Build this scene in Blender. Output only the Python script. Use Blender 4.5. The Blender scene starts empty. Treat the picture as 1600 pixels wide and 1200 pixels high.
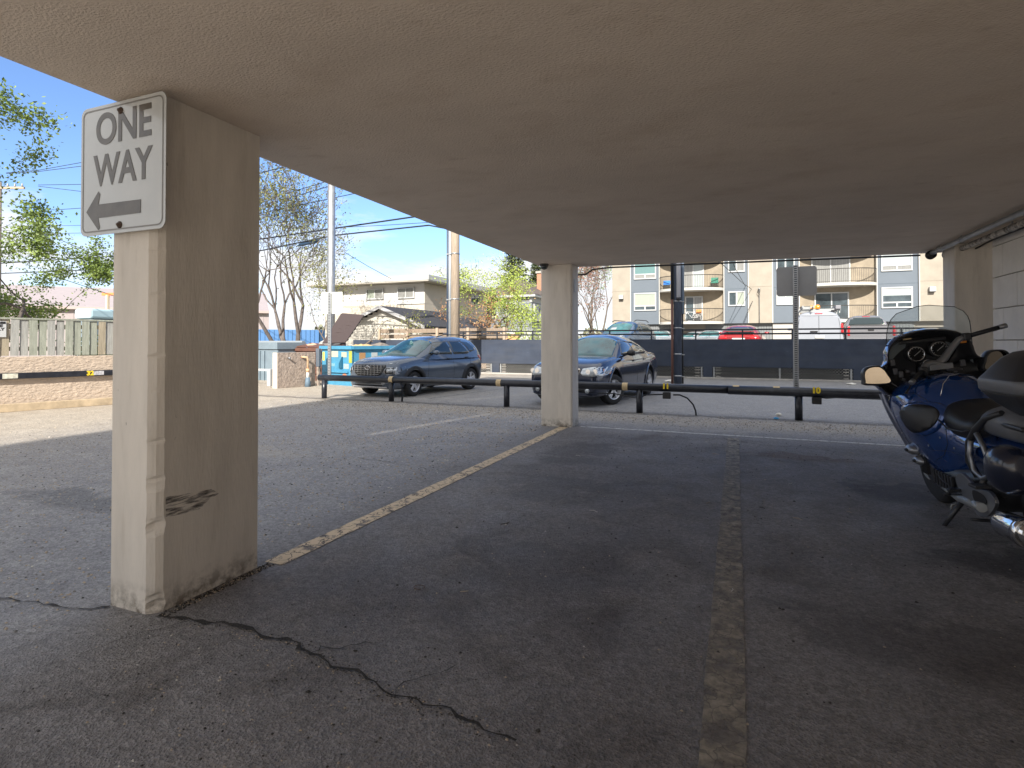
import bpy, bmesh, math, random
from mathutils import Vector, Matrix, noise
from mathutils.bvhtree import BVHTree
from mathutils.geometry import tessellate_polygon
C = bpy.context.scene.collection
SC = bpy.context.scene
rad = math.radians

# ------------------------------------------------------------------ camera
EYE = 1.42; FPX = 870.0; YAW = rad(21.9); PITCH = rad(0.74); HORIZ = 535.0
PY0 = HORIZ - FPX * math.tan(PITCH)
cd = bpy.data.cameras.new('camera'); cam = bpy.data.objects.new('camera', cd); C.objects.link(cam)
cam.location = (0, 0, EYE); cam.rotation_euler = (rad(90) + PITCH, 0, YAW)
cd.sensor_width = 36.0; cd.lens = 36.0 * FPX / 1600.0
cd.shift_y = -(600.0 - PY0) / 1600.0
cd.clip_start = 0.05; cd.clip_end = 2000
SC.camera = cam

# ------------------------------------------------------------------ sun and sky
SUNV = Vector((0.20, -1.0, 0.63)).normalized()          # towards the sun
EL = math.asin(SUNV.z)
w = bpy.data.worlds.new('World'); SC.world = w; w.use_nodes = True
nt = w.node_tree; nt.nodes.clear()
N = nt.nodes.new; L = nt.links.new
out = N('ShaderNodeOutputWorld'); bg = N('ShaderNodeBackground'); bg.inputs['Strength'].default_value = 0.095
sky = N('ShaderNodeTexSky'); sky.sky_type = 'NISHITA'; sky.sun_disc = False
sky.sun_elevation = EL; sky.sun_rotation = math.atan2(SUNV.x, SUNV.y)
sky.altitude = 500; sky.air_density = 1.0; sky.dust_density = 0.3; sky.ozone_density = 3.0
tc = N('ShaderNodeTexCoord'); sep = N('ShaderNodeSeparateXYZ'); L(tc.outputs['Generated'], sep.inputs[0])
mp = N('ShaderNodeMapping'); mp.inputs['Scale'].default_value = (2.2, 2.2, 7.5); L(tc.outputs['Generated'], mp.inputs[0])
nz = N('ShaderNodeTexNoise'); nz.inputs['Scale'].default_value = 1.15; nz.inputs['Detail'].default_value = 8; nz.inputs['Roughness'].default_value = 0.62
L(mp.outputs[0], nz.inputs['Vector'])
band = N('ShaderNodeMapRange'); band.inputs[1].default_value = 0.12; band.inputs[2].default_value = 0.25
band.inputs[3].default_value = 0.17; band.inputs[4].default_value = -0.16; L(sep.outputs['Z'], band.inputs[0])
add = N('ShaderNodeMath'); add.operation = 'ADD'; L(nz.outputs[0], add.inputs[0]); L(band.outputs[0], add.inputs[1])
def _mr(v, a, b, c, d):
    n = N('ShaderNodeMapRange'); n.inputs[1].default_value = a; n.inputs[2].default_value = b; n.inputs[3].default_value = c; n.inputs[4].default_value = d; L(v, n.inputs[0]); return n.outputs[0]
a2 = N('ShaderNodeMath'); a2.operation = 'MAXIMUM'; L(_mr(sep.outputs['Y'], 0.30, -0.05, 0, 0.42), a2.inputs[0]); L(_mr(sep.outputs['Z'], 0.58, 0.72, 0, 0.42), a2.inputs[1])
add0 = add; add = N('ShaderNodeMath'); add.operation = 'ADD'; L(add0.outputs[0], add.inputs[0]); L(a2.outputs[0], add.inputs[1])      # unseen cloud overhead and behind, added to brighten the shaded areas
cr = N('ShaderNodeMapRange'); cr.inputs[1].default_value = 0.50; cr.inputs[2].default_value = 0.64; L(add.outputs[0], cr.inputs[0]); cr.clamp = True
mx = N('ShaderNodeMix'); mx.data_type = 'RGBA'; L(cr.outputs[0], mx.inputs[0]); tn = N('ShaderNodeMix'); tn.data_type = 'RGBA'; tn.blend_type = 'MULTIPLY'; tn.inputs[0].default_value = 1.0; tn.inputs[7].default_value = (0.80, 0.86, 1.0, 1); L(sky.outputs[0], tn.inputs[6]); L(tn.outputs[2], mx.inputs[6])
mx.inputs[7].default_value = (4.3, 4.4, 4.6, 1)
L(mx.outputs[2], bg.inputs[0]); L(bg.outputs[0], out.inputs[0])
sd = bpy.data.lights.new('sun', 'SUN'); sd.energy = 3.25; sd.angle = rad(0.5); sd.color = (1.0, 0.94, 0.85)
so = bpy.data.objects.new('sun', sd); C.objects.link(so); so.rotation_euler = SUNV.to_track_quat('Z', 'Y').to_euler()
SC.view_settings.view_transform = 'Standard'; SC.view_settings.look = 'None'
SC.view_settings.gamma = 1.0; SC.view_settings.exposure = 1.38
SC.cycles.max_bounces = 8; SC.cycles.diffuse_bounces = 5; SC.cycles.glossy_bounces = 4; SC.cycles.transparent_max_bounces = 12

# ------------------------------------------------------------------ measuring helpers
_F = Vector((-math.sin(YAW), math.cos(YAW), 0)); _R = Vector((math.cos(YAW), math.sin(YAW), 0)); _Z = Vector((0, 0, 1))
_fw = math.cos(PITCH) * _F + math.sin(PITCH) * _Z; _up = -math.sin(PITCH) * _F + math.cos(PITCH) * _Z
_C = Vector((0, 0, EYE))
def ray(x, y): return _fw + _R * ((x - 800) / FPX) + _up * ((PY0 - y) / FPX)
def G(x, y, z=0.0):
    d = ray(x, y); return _C + d * ((z - EYE) / d.z)
def AY(x, y, Y):
    d = ray(x, y); return _C + d * (Y / d.y)
def AX(x, y, X):
    d = ray(x, y); return _C + d * (X / d.x)
def AD(x, y, D):
    d = ray(x, y); return _C + d * (D / d.dot(_F))

# ------------------------------------------------------------------ materials
MATS = {}
def lin(h):
    h = h.lstrip('#'); r = []
    for i in (0, 2, 4):
        v = int(h[i:i + 2], 16) / 255; r.append(v / 12.92 if v <= 0.04045 else ((v + 0.055) / 1.055) ** 2.4)
    return tuple(r)
def mat(name, col=(0.5, 0.5, 0.5), rough=0.6, metal=0.0, var=0.0, vs=3.0, bump=0.0, bs=40.0, col2=None, spec=0.5, coat=0.0, stretch=None, emit=None, sharp=None, bdist=0.01, alpha=None, trans=0.0):
    if name in MATS: return MATS[name]
    m = bpy.data.materials.new(name); m.use_nodes = True; t = m.node_tree; b = t.nodes['Principled BSDF']
    b.inputs['Roughness'].default_value = rough; b.inputs['Metallic'].default_value = metal
    b.inputs['Specular IOR Level'].default_value = spec
    b.inputs['Coat Weight'].default_value = coat; b.inputs['Coat Roughness'].default_value = 0.04
    b.inputs['Base Color'].default_value = (*col, 1)
    if trans: b.inputs['Transmission Weight'].default_value = trans
    if alpha is not None: b.inputs['Alpha'].default_value = alpha
    co = t.nodes.new('ShaderNodeTexCoord'); src = co.outputs['Object']
    if stretch:
        mpn = t.nodes.new('ShaderNodeMapping'); mpn.inputs['Scale'].default_value = stretch; t.links.new(src, mpn.inputs[0]); src = mpn.outputs[0]
    if var or col2:
        n = t.nodes.new('ShaderNodeTexNoise'); n.inputs['Scale'].default_value = vs; n.inputs['Detail'].default_value = 7; n.inputs['Roughness'].default_value = 0.6
        t.links.new(src, n.inputs['Vector'])
        r = t.nodes.new('ShaderNodeMapRange'); r.inputs[1].default_value = 0.3; r.inputs[2].default_value = 0.7
        if sharp: r.inputs[1].default_value, r.inputs[2].default_value = sharp
        t.links.new(n.outputs[0], r.inputs[0])
        x = t.nodes.new('ShaderNodeMix'); x.data_type = 'RGBA'; t.links.new(r.outputs[0], x.inputs[0])
        c2 = col2 if col2 else tuple(min(1, v * (1 + var)) for v in col)
        c1 = col if col2 else tuple(v * (1 - var) for v in col)
        x.inputs[6].default_value = (*c1, 1); x.inputs[7].default_value = (*c2, 1)
        t.links.new(x.outputs[2], b.inputs['Base Color'])
    if bump:
        n2 = t.nodes.new('ShaderNodeTexNoise'); n2.inputs['Scale'].default_value = bs; n2.inputs['Detail'].default_value = 5
        t.links.new(src, n2.inputs['Vector'])
        bp = t.nodes.new('ShaderNodeBump'); bp.inputs['Strength'].default_value = bump; bp.inputs['Distance'].default_value = bdist
        t.links.new(n2.outputs[0], bp.inputs['Height']); t.links.new(bp.outputs[0], b.inputs['Normal'])
    MATS[name] = m; return m

# ------------------------------------------------------------------ mesh helpers
def overlay(m, kind, scale, lo, hi, col, amount=1.0, stretch=None, zmax=None):
    """lay a second colour over a material where a noise (spots, streaks) or the height near the floor (grime) selects it"""
    t = m.node_tree; b = t.nodes['Principled BSDF']; inp = b.inputs['Base Color']; co = t.nodes.new('ShaderNodeTexCoord'); src = co.outputs['Object']
    if stretch: q = t.nodes.new('ShaderNodeMapping'); q.inputs['Scale'].default_value = stretch; t.links.new(src, q.inputs[0]); src = q.outputs[0]
    if kind == 'cell':
        nn = t.nodes.new('ShaderNodeTexNoise'); nn.inputs['Scale'].default_value = scale * 0.6; nn.inputs['Detail'].default_value = 4; t.links.new(src, nn.inputs['Vector']); mm = t.nodes.new('ShaderNodeMix'); mm.data_type = 'RGBA'; mm.blend_type = 'ADD'; mm.inputs[0].default_value = 0.25; t.links.new(src, mm.inputs[6]); t.links.new(nn.outputs[1], mm.inputs[7])
        n = t.nodes.new('ShaderNodeTexVoronoi'); n.feature = 'DISTANCE_TO_EDGE'; n.inputs['Scale'].default_value = scale; t.links.new(mm.outputs[2], n.inputs['Vector'])
    else:
        n = t.nodes.new('ShaderNodeTexNoise'); n.inputs['Scale'].default_value = scale; n.inputs['Detail'].default_value = 5; n.inputs['Roughness'].default_value = 0.6; t.links.new(src, n.inputs['Vector'])
    r = t.nodes.new('ShaderNodeMapRange'); r.inputs[1].default_value = lo; r.inputs[2].default_value = hi; r.inputs[4].default_value = amount; t.links.new(n.outputs[0], r.inputs[0]); f = r.outputs[0]
    if zmax:
        sp = t.nodes.new('ShaderNodeSeparateXYZ'); t.links.new(co.outputs['Object'], sp.inputs[0]); z = t.nodes.new('ShaderNodeMapRange'); z.inputs[1].default_value = zmax; z.inputs[2].default_value = 0.0; t.links.new(sp.outputs[2], z.inputs[0]); u = t.nodes.new('ShaderNodeMath'); u.operation = 'MULTIPLY'; t.links.new(f, u.inputs[0]); t.links.new(z.outputs[0], u.inputs[1]); f = u.outputs[0]
    x = t.nodes.new('ShaderNodeMix'); x.data_type = 'RGBA'; t.links.new(f, x.inputs[0])
    if inp.links: t.links.new(inp.links[0].from_socket, x.inputs[6])
    else: x.inputs[6].default_value = inp.default_value[:]
    x.inputs[7].default_value = (*col, 1); t.links.new(x.outputs[2], inp); return m

class MB:
    def __init__(s): s.v = []; s.f = []; s.mi = []; s.ms = []; s.smooth = []
    def _m(s, m):
        if m not in s.ms: s.ms.append(m)
        return s.ms.index(m)
    def add(s, vs, fs, m=None, smooth=False):
        o = len(s.v); s.v += [tuple(v) for v in vs]; k = s._m(m)
        for f in fs: s.f.append(tuple(i + o for i in f)); s.mi.append(k); s.smooth.append(smooth)
        return s
    def box(s, a, b, m=None, M=None):
        x0, y0, z0 = [min(p, q) for p, q in zip(a, b)]; x1, y1, z1 = [max(p, q) for p, q in zip(a, b)]
        vs = [Vector(p) for p in ((x0,y0,z0),(x1,y0,z0),(x1,y1,z0),(x0,y1,z0),(x0,y0,z1),(x1,y0,z1),(x1,y1,z1),(x0,y1,z1))]
        if M: vs = [M @ v for v in vs]
        return s.add(vs, [(0,3,2,1),(4,5,6,7),(0,1,5,4),(1,2,6,5),(2,3,7,6),(3,0,4,7)], m)
    def cbox(s, c, d, m=None, M=None):
        return s.box([c[i] - d[i] / 2 for i in range(3)], [c[i] + d[i] / 2 for i in range(3)], m, M)
    def obox(s, a, b, w, h, m=None, up=(0, 0, 1)):     # bar from a to b, width w, height h
        a = Vector(a); b = Vector(b); d = (b - a).normalized(); u = Vector(up); sd = d.cross(u)
        if sd.length < 1e-5: sd = d.cross(Vector((1, 0, 0)))
        sd.normalize(); u = sd.cross(d)
        vs = []
        for p in (a, b):
            for i, j in ((-1,-1),(1,-1),(1,1),(-1,1)): vs.append(p + sd * (i * w / 2) + u * (j * h / 2))
        return s.add(vs, [(0,3,2,1),(4,5,6,7),(0,1,5,4),(1,2,6,5),(2,3,7,6),(3,0,4,7)], m)
    def tube(s, pts, r, n=10, m=None, cap=True, smooth=True):
        pts = [Vector(p) for p in pts]; rs = r if isinstance(r, (list, tuple)) else [r] * len(pts)
        d0 = (pts[1] - pts[0]).normalized(); up = Vector((0, 0, 1)) if abs(d0.z) < 0.9 else Vector((1, 0, 0))
        u = d0.cross(up).normalized(); vs = []
        for i, p in enumerate(pts):
            d = (pts[min(i + 1, len(pts) - 1)] - pts[max(i - 1, 0)]).normalized()
            u = (u - d * u.dot(d)).normalized(); w_ = d.cross(u)
            for k in range(n):
                a = 2 * math.pi * k / n; vs.append(p + (u * math.cos(a) + w_ * math.sin(a)) * rs[i])
        fs = []
        for i in range(len(pts) - 1):
            for k in range(n): fs.append((i*n+k, i*n+(k+1)%n, (i+1)*n+(k+1)%n, (i+1)*n+k))
        s.add(vs, fs, m, smooth)
        if cap:
            s.add(vs[:n], [tuple(range(n))[::-1]], m); s.add(vs[-n:], [tuple(range(n))], m)
        return s
    def prism(s, poly, d, m=None):                    # polygon (3-D pts) extruded along d
        p = [Vector(q) for q in poly]; n = len(p); d = Vector(d); vs = p + [q + d for q in p]
        fs = [tuple(range(n))[::-1], tuple(range(n, 2 * n))] + [(i, (i+1) % n, n + (i+1) % n, n + i) for i in range(n)]
        return s.add(vs, fs, m)
    def lathe(s, prof, c=(0, 0, 0), axis='Z', n=24, m=None, M=None, smooth=True, cap=True):
        vs = []; c = Vector(c)
        for r, z in prof:
            for k in range(n):
                a = 2 * math.pi * k / n; p = Vector((r * math.cos(a), r * math.sin(a), z))
                if axis == 'Y': p = Vector((p.x, p.z, -p.y))
                if axis == 'X': p = Vector((p.z, p.y, -p.x))
                if M: p = M @ p
                vs.append(p + c)
        fs = [(i*n+k, i*n+(k+1)%n, (i+1)*n+(k+1)%n, (i+1)*n+k) for i in range(len(prof)-1) for k in range(n)]
        s.add(vs, fs, m, smooth)
        if not cap: return s
        if prof[0][0] > 1e-4: s.add(vs[:n], [tuple(range(n))[::-1]], m)
        if prof[-1][0] > 1e-4: s.add(vs[-n:], [tuple(range(n))], m)
        return s
    def grid(s, rows, m=None, smooth=True, closed=False):
        n = len(rows[0]); vs = [p for r in rows for p in r]; fs = []
        for i in range(len(rows) - 1):
            for k in range(n if closed else n - 1): fs.append((i*n+k, i*n+(k+1)%n, (i+1)*n+(k+1)%n, (i+1)*n+k))
        return s.add(vs, fs, m, smooth)
    def build(s, name, parent=None, loc=None, bevel=0, seg=2, fix=True, subd=0, solid=0, angle=35):
        me = bpy.data.meshes.new(name)
        vs = s.v
        if loc is not None: l = Vector(loc); vs = [Vector(v) - l for v in s.v]
        me.from_pydata([tuple(v) for v in vs], [], s.f)
        for m in s.ms: me.materials.append(m)
        me.polygons.foreach_set('material_index', s.mi); me.polygons.foreach_set('use_smooth', s.smooth)
        if fix:
            b = bmesh.new(); b.from_mesh(me); bmesh.ops.remove_doubles(b, verts=b.verts, dist=1e-5); bmesh.ops.recalc_face_normals(b, faces=b.faces); b.to_mesh(me); b.free()
        me.update()
        o = bpy.data.objects.new(name, me); C.objects.link(o)
        if loc is not None: o.location = loc
        if parent: o.parent = parent
        if subd:
            q = o.modifiers.new('subd', 'SUBSURF'); q.levels = subd; q.render_levels = subd
            for p_ in me.polygons: p_.use_smooth = True
        if solid: q = o.modifiers.new('solid', 'SOLIDIFY'); q.thickness = solid; q.offset = 0
        if bevel: q = o.modifiers.new('bevel', 'BEVEL'); q.width = bevel; q.segments = seg; q.limit_method = 'ANGLE'; q.angle_limit = rad(angle); q.harden_normals = False
        return o
def tag(o, label, cat, group=None, kind=None):
    o['label'] = label; o['category'] = cat
    if group: o['group'] = group
    if kind: o['kind'] = kind
    return o
def struct(o): o['kind'] = 'structure'; return o
def empty(name, label, cat, loc=(0, 0, 0), rz=0.0, group=None):
    o = bpy.data.objects.new(name, None); o.empty_display_size = 0.2; C.objects.link(o); o.location = loc; o.rotation_euler = (0, 0, rz)
    return tag(o, label, cat, group)
def rel(e): return Vector(e.location)
def part(mb, name, root, bevel=0, **k):              # mesh given in world coordinates, parented to an unrotated root
    o = mb.build(name, None, bevel=bevel, **k)
    bpyloc = Vector(root.location) if root.parent is None else Vector(root.parent.location) + Vector(root.location)
    o.data.transform(Matrix.Translation(-bpyloc)); o.parent = root
    return o
def text_mesh(body, size, m, bold=0.0, depth=0.001, sx=1.0):
    cu = bpy.data.curves.new('t', 'FONT'); cu.body = body; cu.size = size; cu.offset = bold; cu.extrude = depth; cu.align_x = 'CENTER'; cu.align_y = 'CENTER'
    ob = bpy.data.objects.new('t', cu); C.objects.link(ob); bpy.context.view_layer.update()
    me = bpy.data.meshes.new_from_object(ob.evaluated_get(bpy.context.evaluated_depsgraph_get()))
    bpy.data.objects.remove(ob); me.transform(Matrix.Diagonal((sx, 1, 1, 1)))
    me.materials.clear(); me.materials.append(m); return me
def text_part(name, body, size, m, parent, M, **k):
    me = text_mesh(body, size, m, **k); me.transform(M); o = bpy.data.objects.new(name, me); C.objects.link(o); o.parent = parent; return o
def copy_tree(o, parent=None):
    c = o.copy(); C.objects.link(c)
    if parent: c.parent = parent
    for ch in list(o.children): copy_tree(ch, c)
    return c
def lerp(a, b, t): return a + (b - a) * t
# ================================================================== MATERIALS
M_ceil = mat('ceiling stucco', (0.69, 0.595, 0.505), 0.9, var=0.07, vs=1.4, bump=0.75, bs=80, bdist=0.009, stretch=(0.8, 1.2, 1))
overlay(M_ceil, 'spot', 2.3, 0.52, 0.80, (0.50, 0.39, 0.30), 0.5, stretch=(0.8, 1.2, 1)); overlay(M_ceil, 'spot', 9.0, 0.60, 0.78, (0.45, 0.35, 0.27), 0.45, stretch=(0.6, 1.3, 1)); overlay(M_ceil, 'spot', 15.0, 0.735, 0.78, (0.12, 0.09, 0.07), 0.7)
M_paint = mat('cream painted concrete', (0.66, 0.605, 0.53), 0.75, var=0.10, vs=2.2, bump=0.35, bs=30, stretch=(3, 3, 0.6), bdist=0.006)
overlay(M_paint, 'spot', 16, 0.70, 0.76, (0.16, 0.13, 0.10), 0.75, stretch=(1, 1, 0.6)); overlay(M_paint, 'spot', 4.0, 0.56, 0.80, (0.40, 0.35, 0.28), 0.5, stretch=(3, 3, 0.45)); overlay(M_paint, 'spot', 13, 0.42, 0.60, (0.10, 0.075, 0.05), 0.9, zmax=0.16)
M_block = mat('painted block', (0.80, 0.77, 0.72), 0.85, var=0.08, vs=3, bump=0.6, bs=60, bdist=0.006)
M_joint = mat('block joint', (0.27, 0.24, 0.21), 0.95)
M_white = mat('white trim', (0.46, 0.47, 0.47), 0.5)
M_black = mat('black plastic', (0.015, 0.015, 0.016), 0.45)
M_rubber = mat('tyre rubber', (0.02, 0.02, 0.021), 0.85, bump=0.3, bs=90)
M_steel = mat('galvanised steel', (0.42, 0.43, 0.44), 0.42, metal=0.85, var=0.18, vs=6)
M_dsteel = mat('dull steel', (0.35, 0.36, 0.36), 0.55, metal=0.6, var=0.15, vs=4)
M_chrome = mat('chrome', (0.75, 0.76, 0.78), 0.10, metal=1.0)
M_darkblue = mat('dark blue wall paint', (0.035, 0.046, 0.072), 0.85, var=0.22, vs=1.6, bump=0.2, bs=20)
overlay(M_darkblue, 'spot', 3.2, 0.66, 0.72, (0.10, 0.12, 0.15), 0.7, stretch=(1, 1, 2.5)); overlay(M_darkblue, 'spot', 1.1, 0.45, 0.75, (0.06, 0.068, 0.085), 0.6, stretch=(0.5, 1, 3))
M_rail = mat('black rail paint', (0.018, 0.02, 0.027), 0.32, var=0.5, vs=9)
M_yellow = mat('yellow digits', (0.75, 0.55, 0.02), 0.6)
M_tape = mat('worn masking tape', (0.55, 0.42, 0.24), 0.8, var=0.2, vs=30)
M_glass = mat('dark glass', (0.012, 0.022, 0.026), 0.04, spec=0.9, coat=0.3)
M_conc = mat('grey concrete', (0.36, 0.34, 0.31), 0.9, var=0.18, vs=4, bump=0.4, bs=25)
M_wood = mat('weathered wood', (0.26, 0.20, 0.15), 0.85, var=0.35, vs=6, stretch=(6, 6, 0.7), bump=0.3, bs=30)
M_poleW = mat('pole wood', (0.32, 0.26, 0.20), 0.85, var=0.3, vs=7, stretch=(6, 6, 0.3), bump=0.4, bs=20)

# ---- asphalt: worn pavement, dust and grit outside the covered bay
def ground_material():
    m = bpy.data.materials.new('asphalt'); m.use_nodes = True; t = m.node_tree; b = t.nodes['Principled BSDF']
    nd = t.nodes.new; lk = t.links.new
    co = nd('ShaderNodeTexCoord'); P = co.outputs['Object']
    def noise_(s, d=6, r=0.6, dist=0):
        n = nd('ShaderNodeTexNoise'); n.inputs['Scale'].default_value = s; n.inputs['Detail'].default_value = d; n.inputs['Roughness'].default_value = r; n.inputs['Distortion'].default_value = dist; lk(P, n.inputs['Vector']); return n.outputs[0]
    def mr(v, a, c, x=0.0, y=1.0):
        n = nd('ShaderNodeMapRange'); n.inputs[1].default_value = a; n.inputs[2].default_value = c; n.inputs[3].default_value = x; n.inputs[4].default_value = y; lk(v, n.inputs[0]); return n.outputs[0]
    def ma(op, a, c):
        n = nd('ShaderNodeMath'); n.operation = op
        for i, v in enumerate((a, c)):
            if isinstance(v, (int, float)): n.inputs[i].default_value = v
            else: lk(v, n.inputs[i])
        return n.outputs[0]
    def mix(f, a, c):
        n = nd('ShaderNodeMix'); n.data_type = 'RGBA'
        if isinstance(f, (int, float)): n.inputs[0].default_value = f
        else: lk(f, n.inputs[0])
        for i, v in ((6, a), (7, c)):
            if isinstance(v, tuple): n.inputs[i].default_value = (*v, 1)
            else: lk(v, n.inputs[i])
        return n.outputs[2]
    sp = nd('ShaderNodeSeparateXYZ'); lk(P, sp.inputs[0]); X = sp.outputs[0]; Y = sp.outputs[1]
    big = noise_(0.55, 5); med = noise_(2.6, 8, 0.65, 0.4); fine = noise_(55, 4, 0.7); grit = noise_(160, 3, 0.6); blot = noise_(1.1, 6, 0.6, 1.2)
    Xn = ma('ADD', X, mr(big, 0, 1, -1.1, 1.1)); Yn = ma('ADD', Y, mr(big, 0, 1, -0.8, 0.8))
    Yf = ma('ADD', Y, mr(med, 0, 1, -0.35, 0.35))
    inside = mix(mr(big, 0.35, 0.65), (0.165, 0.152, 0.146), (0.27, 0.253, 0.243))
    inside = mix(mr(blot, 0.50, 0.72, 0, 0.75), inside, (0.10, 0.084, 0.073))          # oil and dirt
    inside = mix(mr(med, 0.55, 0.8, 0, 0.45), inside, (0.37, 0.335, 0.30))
    out_ = mix(mr(med, 0.35, 0.7), (0.26, 0.25, 0.243), (0.35, 0.337, 0.325))
    sand = mix(mr(med, 0.3, 0.7), (0.38, 0.325, 0.26), (0.50, 0.44, 0.36))
    lane = mix(mr(med, 0.35, 0.7), (0.25, 0.24, 0.24), (0.345, 0.335, 0.33))
    # open lane left of the covered bay, pale apron beyond the bumper rail
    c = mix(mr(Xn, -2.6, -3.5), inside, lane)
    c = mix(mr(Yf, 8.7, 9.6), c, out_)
    dusty = ma('MULTIPLY', mr(Xn, -4.2, -8.6), mr(fine, 0.44, 0.56))
    c = mix(ma('MULTIPLY', dusty, 0.85), c, sand)
    strip = ma('MULTIPLY', ma('MULTIPLY', mr(Yf, 9.5, 10.3), mr(Yf, 11.5, 11.1)), mr(fine, 0.40, 0.56))
    c = mix(ma('MULTIPLY', strip, 0.65), c, sand)
    c = mix(mr(Xn, -8.9, -11.0), c, sand)
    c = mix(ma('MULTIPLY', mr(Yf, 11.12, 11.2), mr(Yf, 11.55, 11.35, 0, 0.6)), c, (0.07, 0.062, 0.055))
    c = mix(mr(Yn, -0.6, -1.6), c, (0.52, 0.46, 0.38))      # unseen pale ground behind the camera, added to bounce sun on the ceiling
    far = mr(Y, 26, 34); c = mix(far, c, (0.22, 0.22, 0.13))
    c = mix(mr(grit, 0.60, 0.72, 0, 0.45), c, (0.30, 0.28, 0.26))
    c = mix(mr(fine, 0.42, 0.28, 0, 0.55), c, (0.02, 0.02, 0.02))
    def blob(x_, y_, rx, ry):      # a stain of its own shape on the paving
        a = ma('DIVIDE', ma('SUBTRACT', X, x_), rx); e_ = ma('DIVIDE', ma('SUBTRACT', Yf, y_), ry); return mr(ma('ADD', ma('ADD', ma('MULTIPLY', a, a), ma('MULTIPLY', e_, e_)), mr(med, 0.3, 0.7, -0.9, 0.9)), 1.0, 0.3)
    for (x_, y_, rx, ry, col, am) in ((0.75, 7.75, 0.75, 0.28, (0.13, 0.085, 0.055), 0.75), (-1.5, 5.2, 0.9, 0.6, (0.09, 0.08, 0.075), 0.4), (-1.1, 3.4, 0.7, 0.45, (0.08, 0.072, 0.07), 0.4), (1.4, 6.3, 0.5, 0.5, (0.05, 0.042, 0.04), 0.75), (0.9, 3.2, 0.9, 0.35, (0.065, 0.055, 0.05), 0.5), (-1.9, 7.0, 0.5, 0.9, (0.085, 0.075, 0.07), 0.5), (1.9, 4.4, 0.8, 0.6, (0.05, 0.045, 0.042), 0.6), (0.5, 4.9, 0.35, 0.7, (0.26, 0.24, 0.22), 0.4), (-2.1, 3.6, 0.25, 0.5, (0.27, 0.25, 0.235), 0.4), (-6.0, 5.5, 1.2, 0.4, (0.42, 0.37, 0.31), 0.5), (-4.5, 8.2, 1.5, 0.3, (0.42, 0.38, 0.33), 0.45), (-5.5, 3.2, 1.0, 0.25, (0.10, 0.10, 0.10), 0.5)):
        c = mix(ma('MULTIPLY', blob(x_, y_, rx, ry), am), c, col)
    vo = nd('ShaderNodeTexVoronoi'); vo.inputs['Scale'].default_value = 85; lk(P, vo.inputs['Vector'])
    sv = nd('ShaderNodeSeparateColor'); lk(vo.outputs['Color'], sv.inputs[0])
    vo2 = nd('ShaderNodeTexVoronoi'); vo2.inputs['Scale'].default_value = 34; lk(P, vo2.inputs['Vector']); sv2 = nd('ShaderNodeSeparateColor'); lk(vo2.outputs['Color'], sv2.inputs[0])
    k = ma('MULTIPLY', mr(sv.outputs[0], 0, 1, 0.76, 1.24), mr(sv2.outputs[0], 0, 1, 0.86, 1.14))
    hs = nd('ShaderNodeHueSaturation'); lk(c, hs.inputs['Color']); lk(k, hs.inputs['Value']); c = hs.outputs[0]
    lk(c, b.inputs['Base Color'])
    b.inputs['Roughness'].default_value = 0.78; b.inputs['Specular IOR Level'].default_value = 0.35
    lk(mr(med, 0.3, 0.7, 0.55, 0.85), b.inputs['Roughness'])
    h = ma('ADD', ma('MULTIPLY', fine, 0.7), ma('MULTIPLY', grit, 0.5)); h = ma('ADD', h, ma('MULTIPLY', med, 1.3)); h = ma('ADD', h, ma('MULTIPLY', vo.outputs['Distance'], 0.55))
    bp = nd('ShaderNodeBump'); bp.inputs['Strength'].default_value = 0.9; bp.inputs['Distance'].default_value = 0.018; lk(h, bp.inputs['Height']); lk(bp.outputs[0], b.inputs['Normal'])
    return m
M_ground = ground_material()
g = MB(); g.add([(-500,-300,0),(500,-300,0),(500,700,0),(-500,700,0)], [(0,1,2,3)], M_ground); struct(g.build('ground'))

# painted lines (worn)
def line_mat(name, c1, c2, lo, hi):
    m = mat(name, c1, 0.8, col2=c2, vs=9, sharp=(lo, hi), bump=0.5, bs=50, bdist=0.004); return m
M_yl = line_mat('worn yellow line paint', (0.19, 0.16, 0.13), (0.62, 0.48, 0.31), 0.38, 0.46)
M_fl = line_mat('faded line paint', (0.19, 0.17, 0.15), (0.42, 0.375, 0.29), 0.36, 0.66)
M_wl = line_mat('white line paint', (0.25, 0.24, 0.22), (0.68, 0.66, 0.62), 0.34, 0.46)
overlay(M_yl, 'cell', 9.0, 0.035, 0.012, (0.06, 0.05, 0.045), 1.0); overlay(M_fl, 'cell', 9.0, 0.03, 0.012, (0.07, 0.065, 0.06), 0.6); 
def fade(m, sc, lo, hi, a0, a1):
    t = m.node_tree; b = t.nodes['Principled BSDF']; co = t.nodes.new('ShaderNodeTexCoord'); n = t.nodes.new('ShaderNodeTexNoise'); n.inputs['Scale'].default_value = sc; n.inputs['Detail'].default_value = 8; n.inputs['Roughness'].default_value = 0.7; t.links.new(co.outputs['Object'], n.inputs['Vector'])
    r = t.nodes.new('ShaderNodeMapRange'); r.inputs[1].default_value = lo; r.inputs[2].default_value = hi; r.inputs[3].default_value = a0; r.inputs[4].default_value = a1; t.links.new(n.outputs[0], r.inputs[0]); t.links.new(r.outputs[0], b.inputs['Alpha'])
fade(M_fl, 16, 0.36, 0.60, 0.38, 0.92); fade(M_yl, 14, 0.30, 0.42, 0.25, 1.0); fade(M_wl, 20, 0.34, 0.50, 0.3, 1.0)
overlay(M_wl, 'spot', 18, 0.5, 0.62, (0.26, 0.25, 0.23), 0.8)
rng = random.Random(4)
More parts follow.
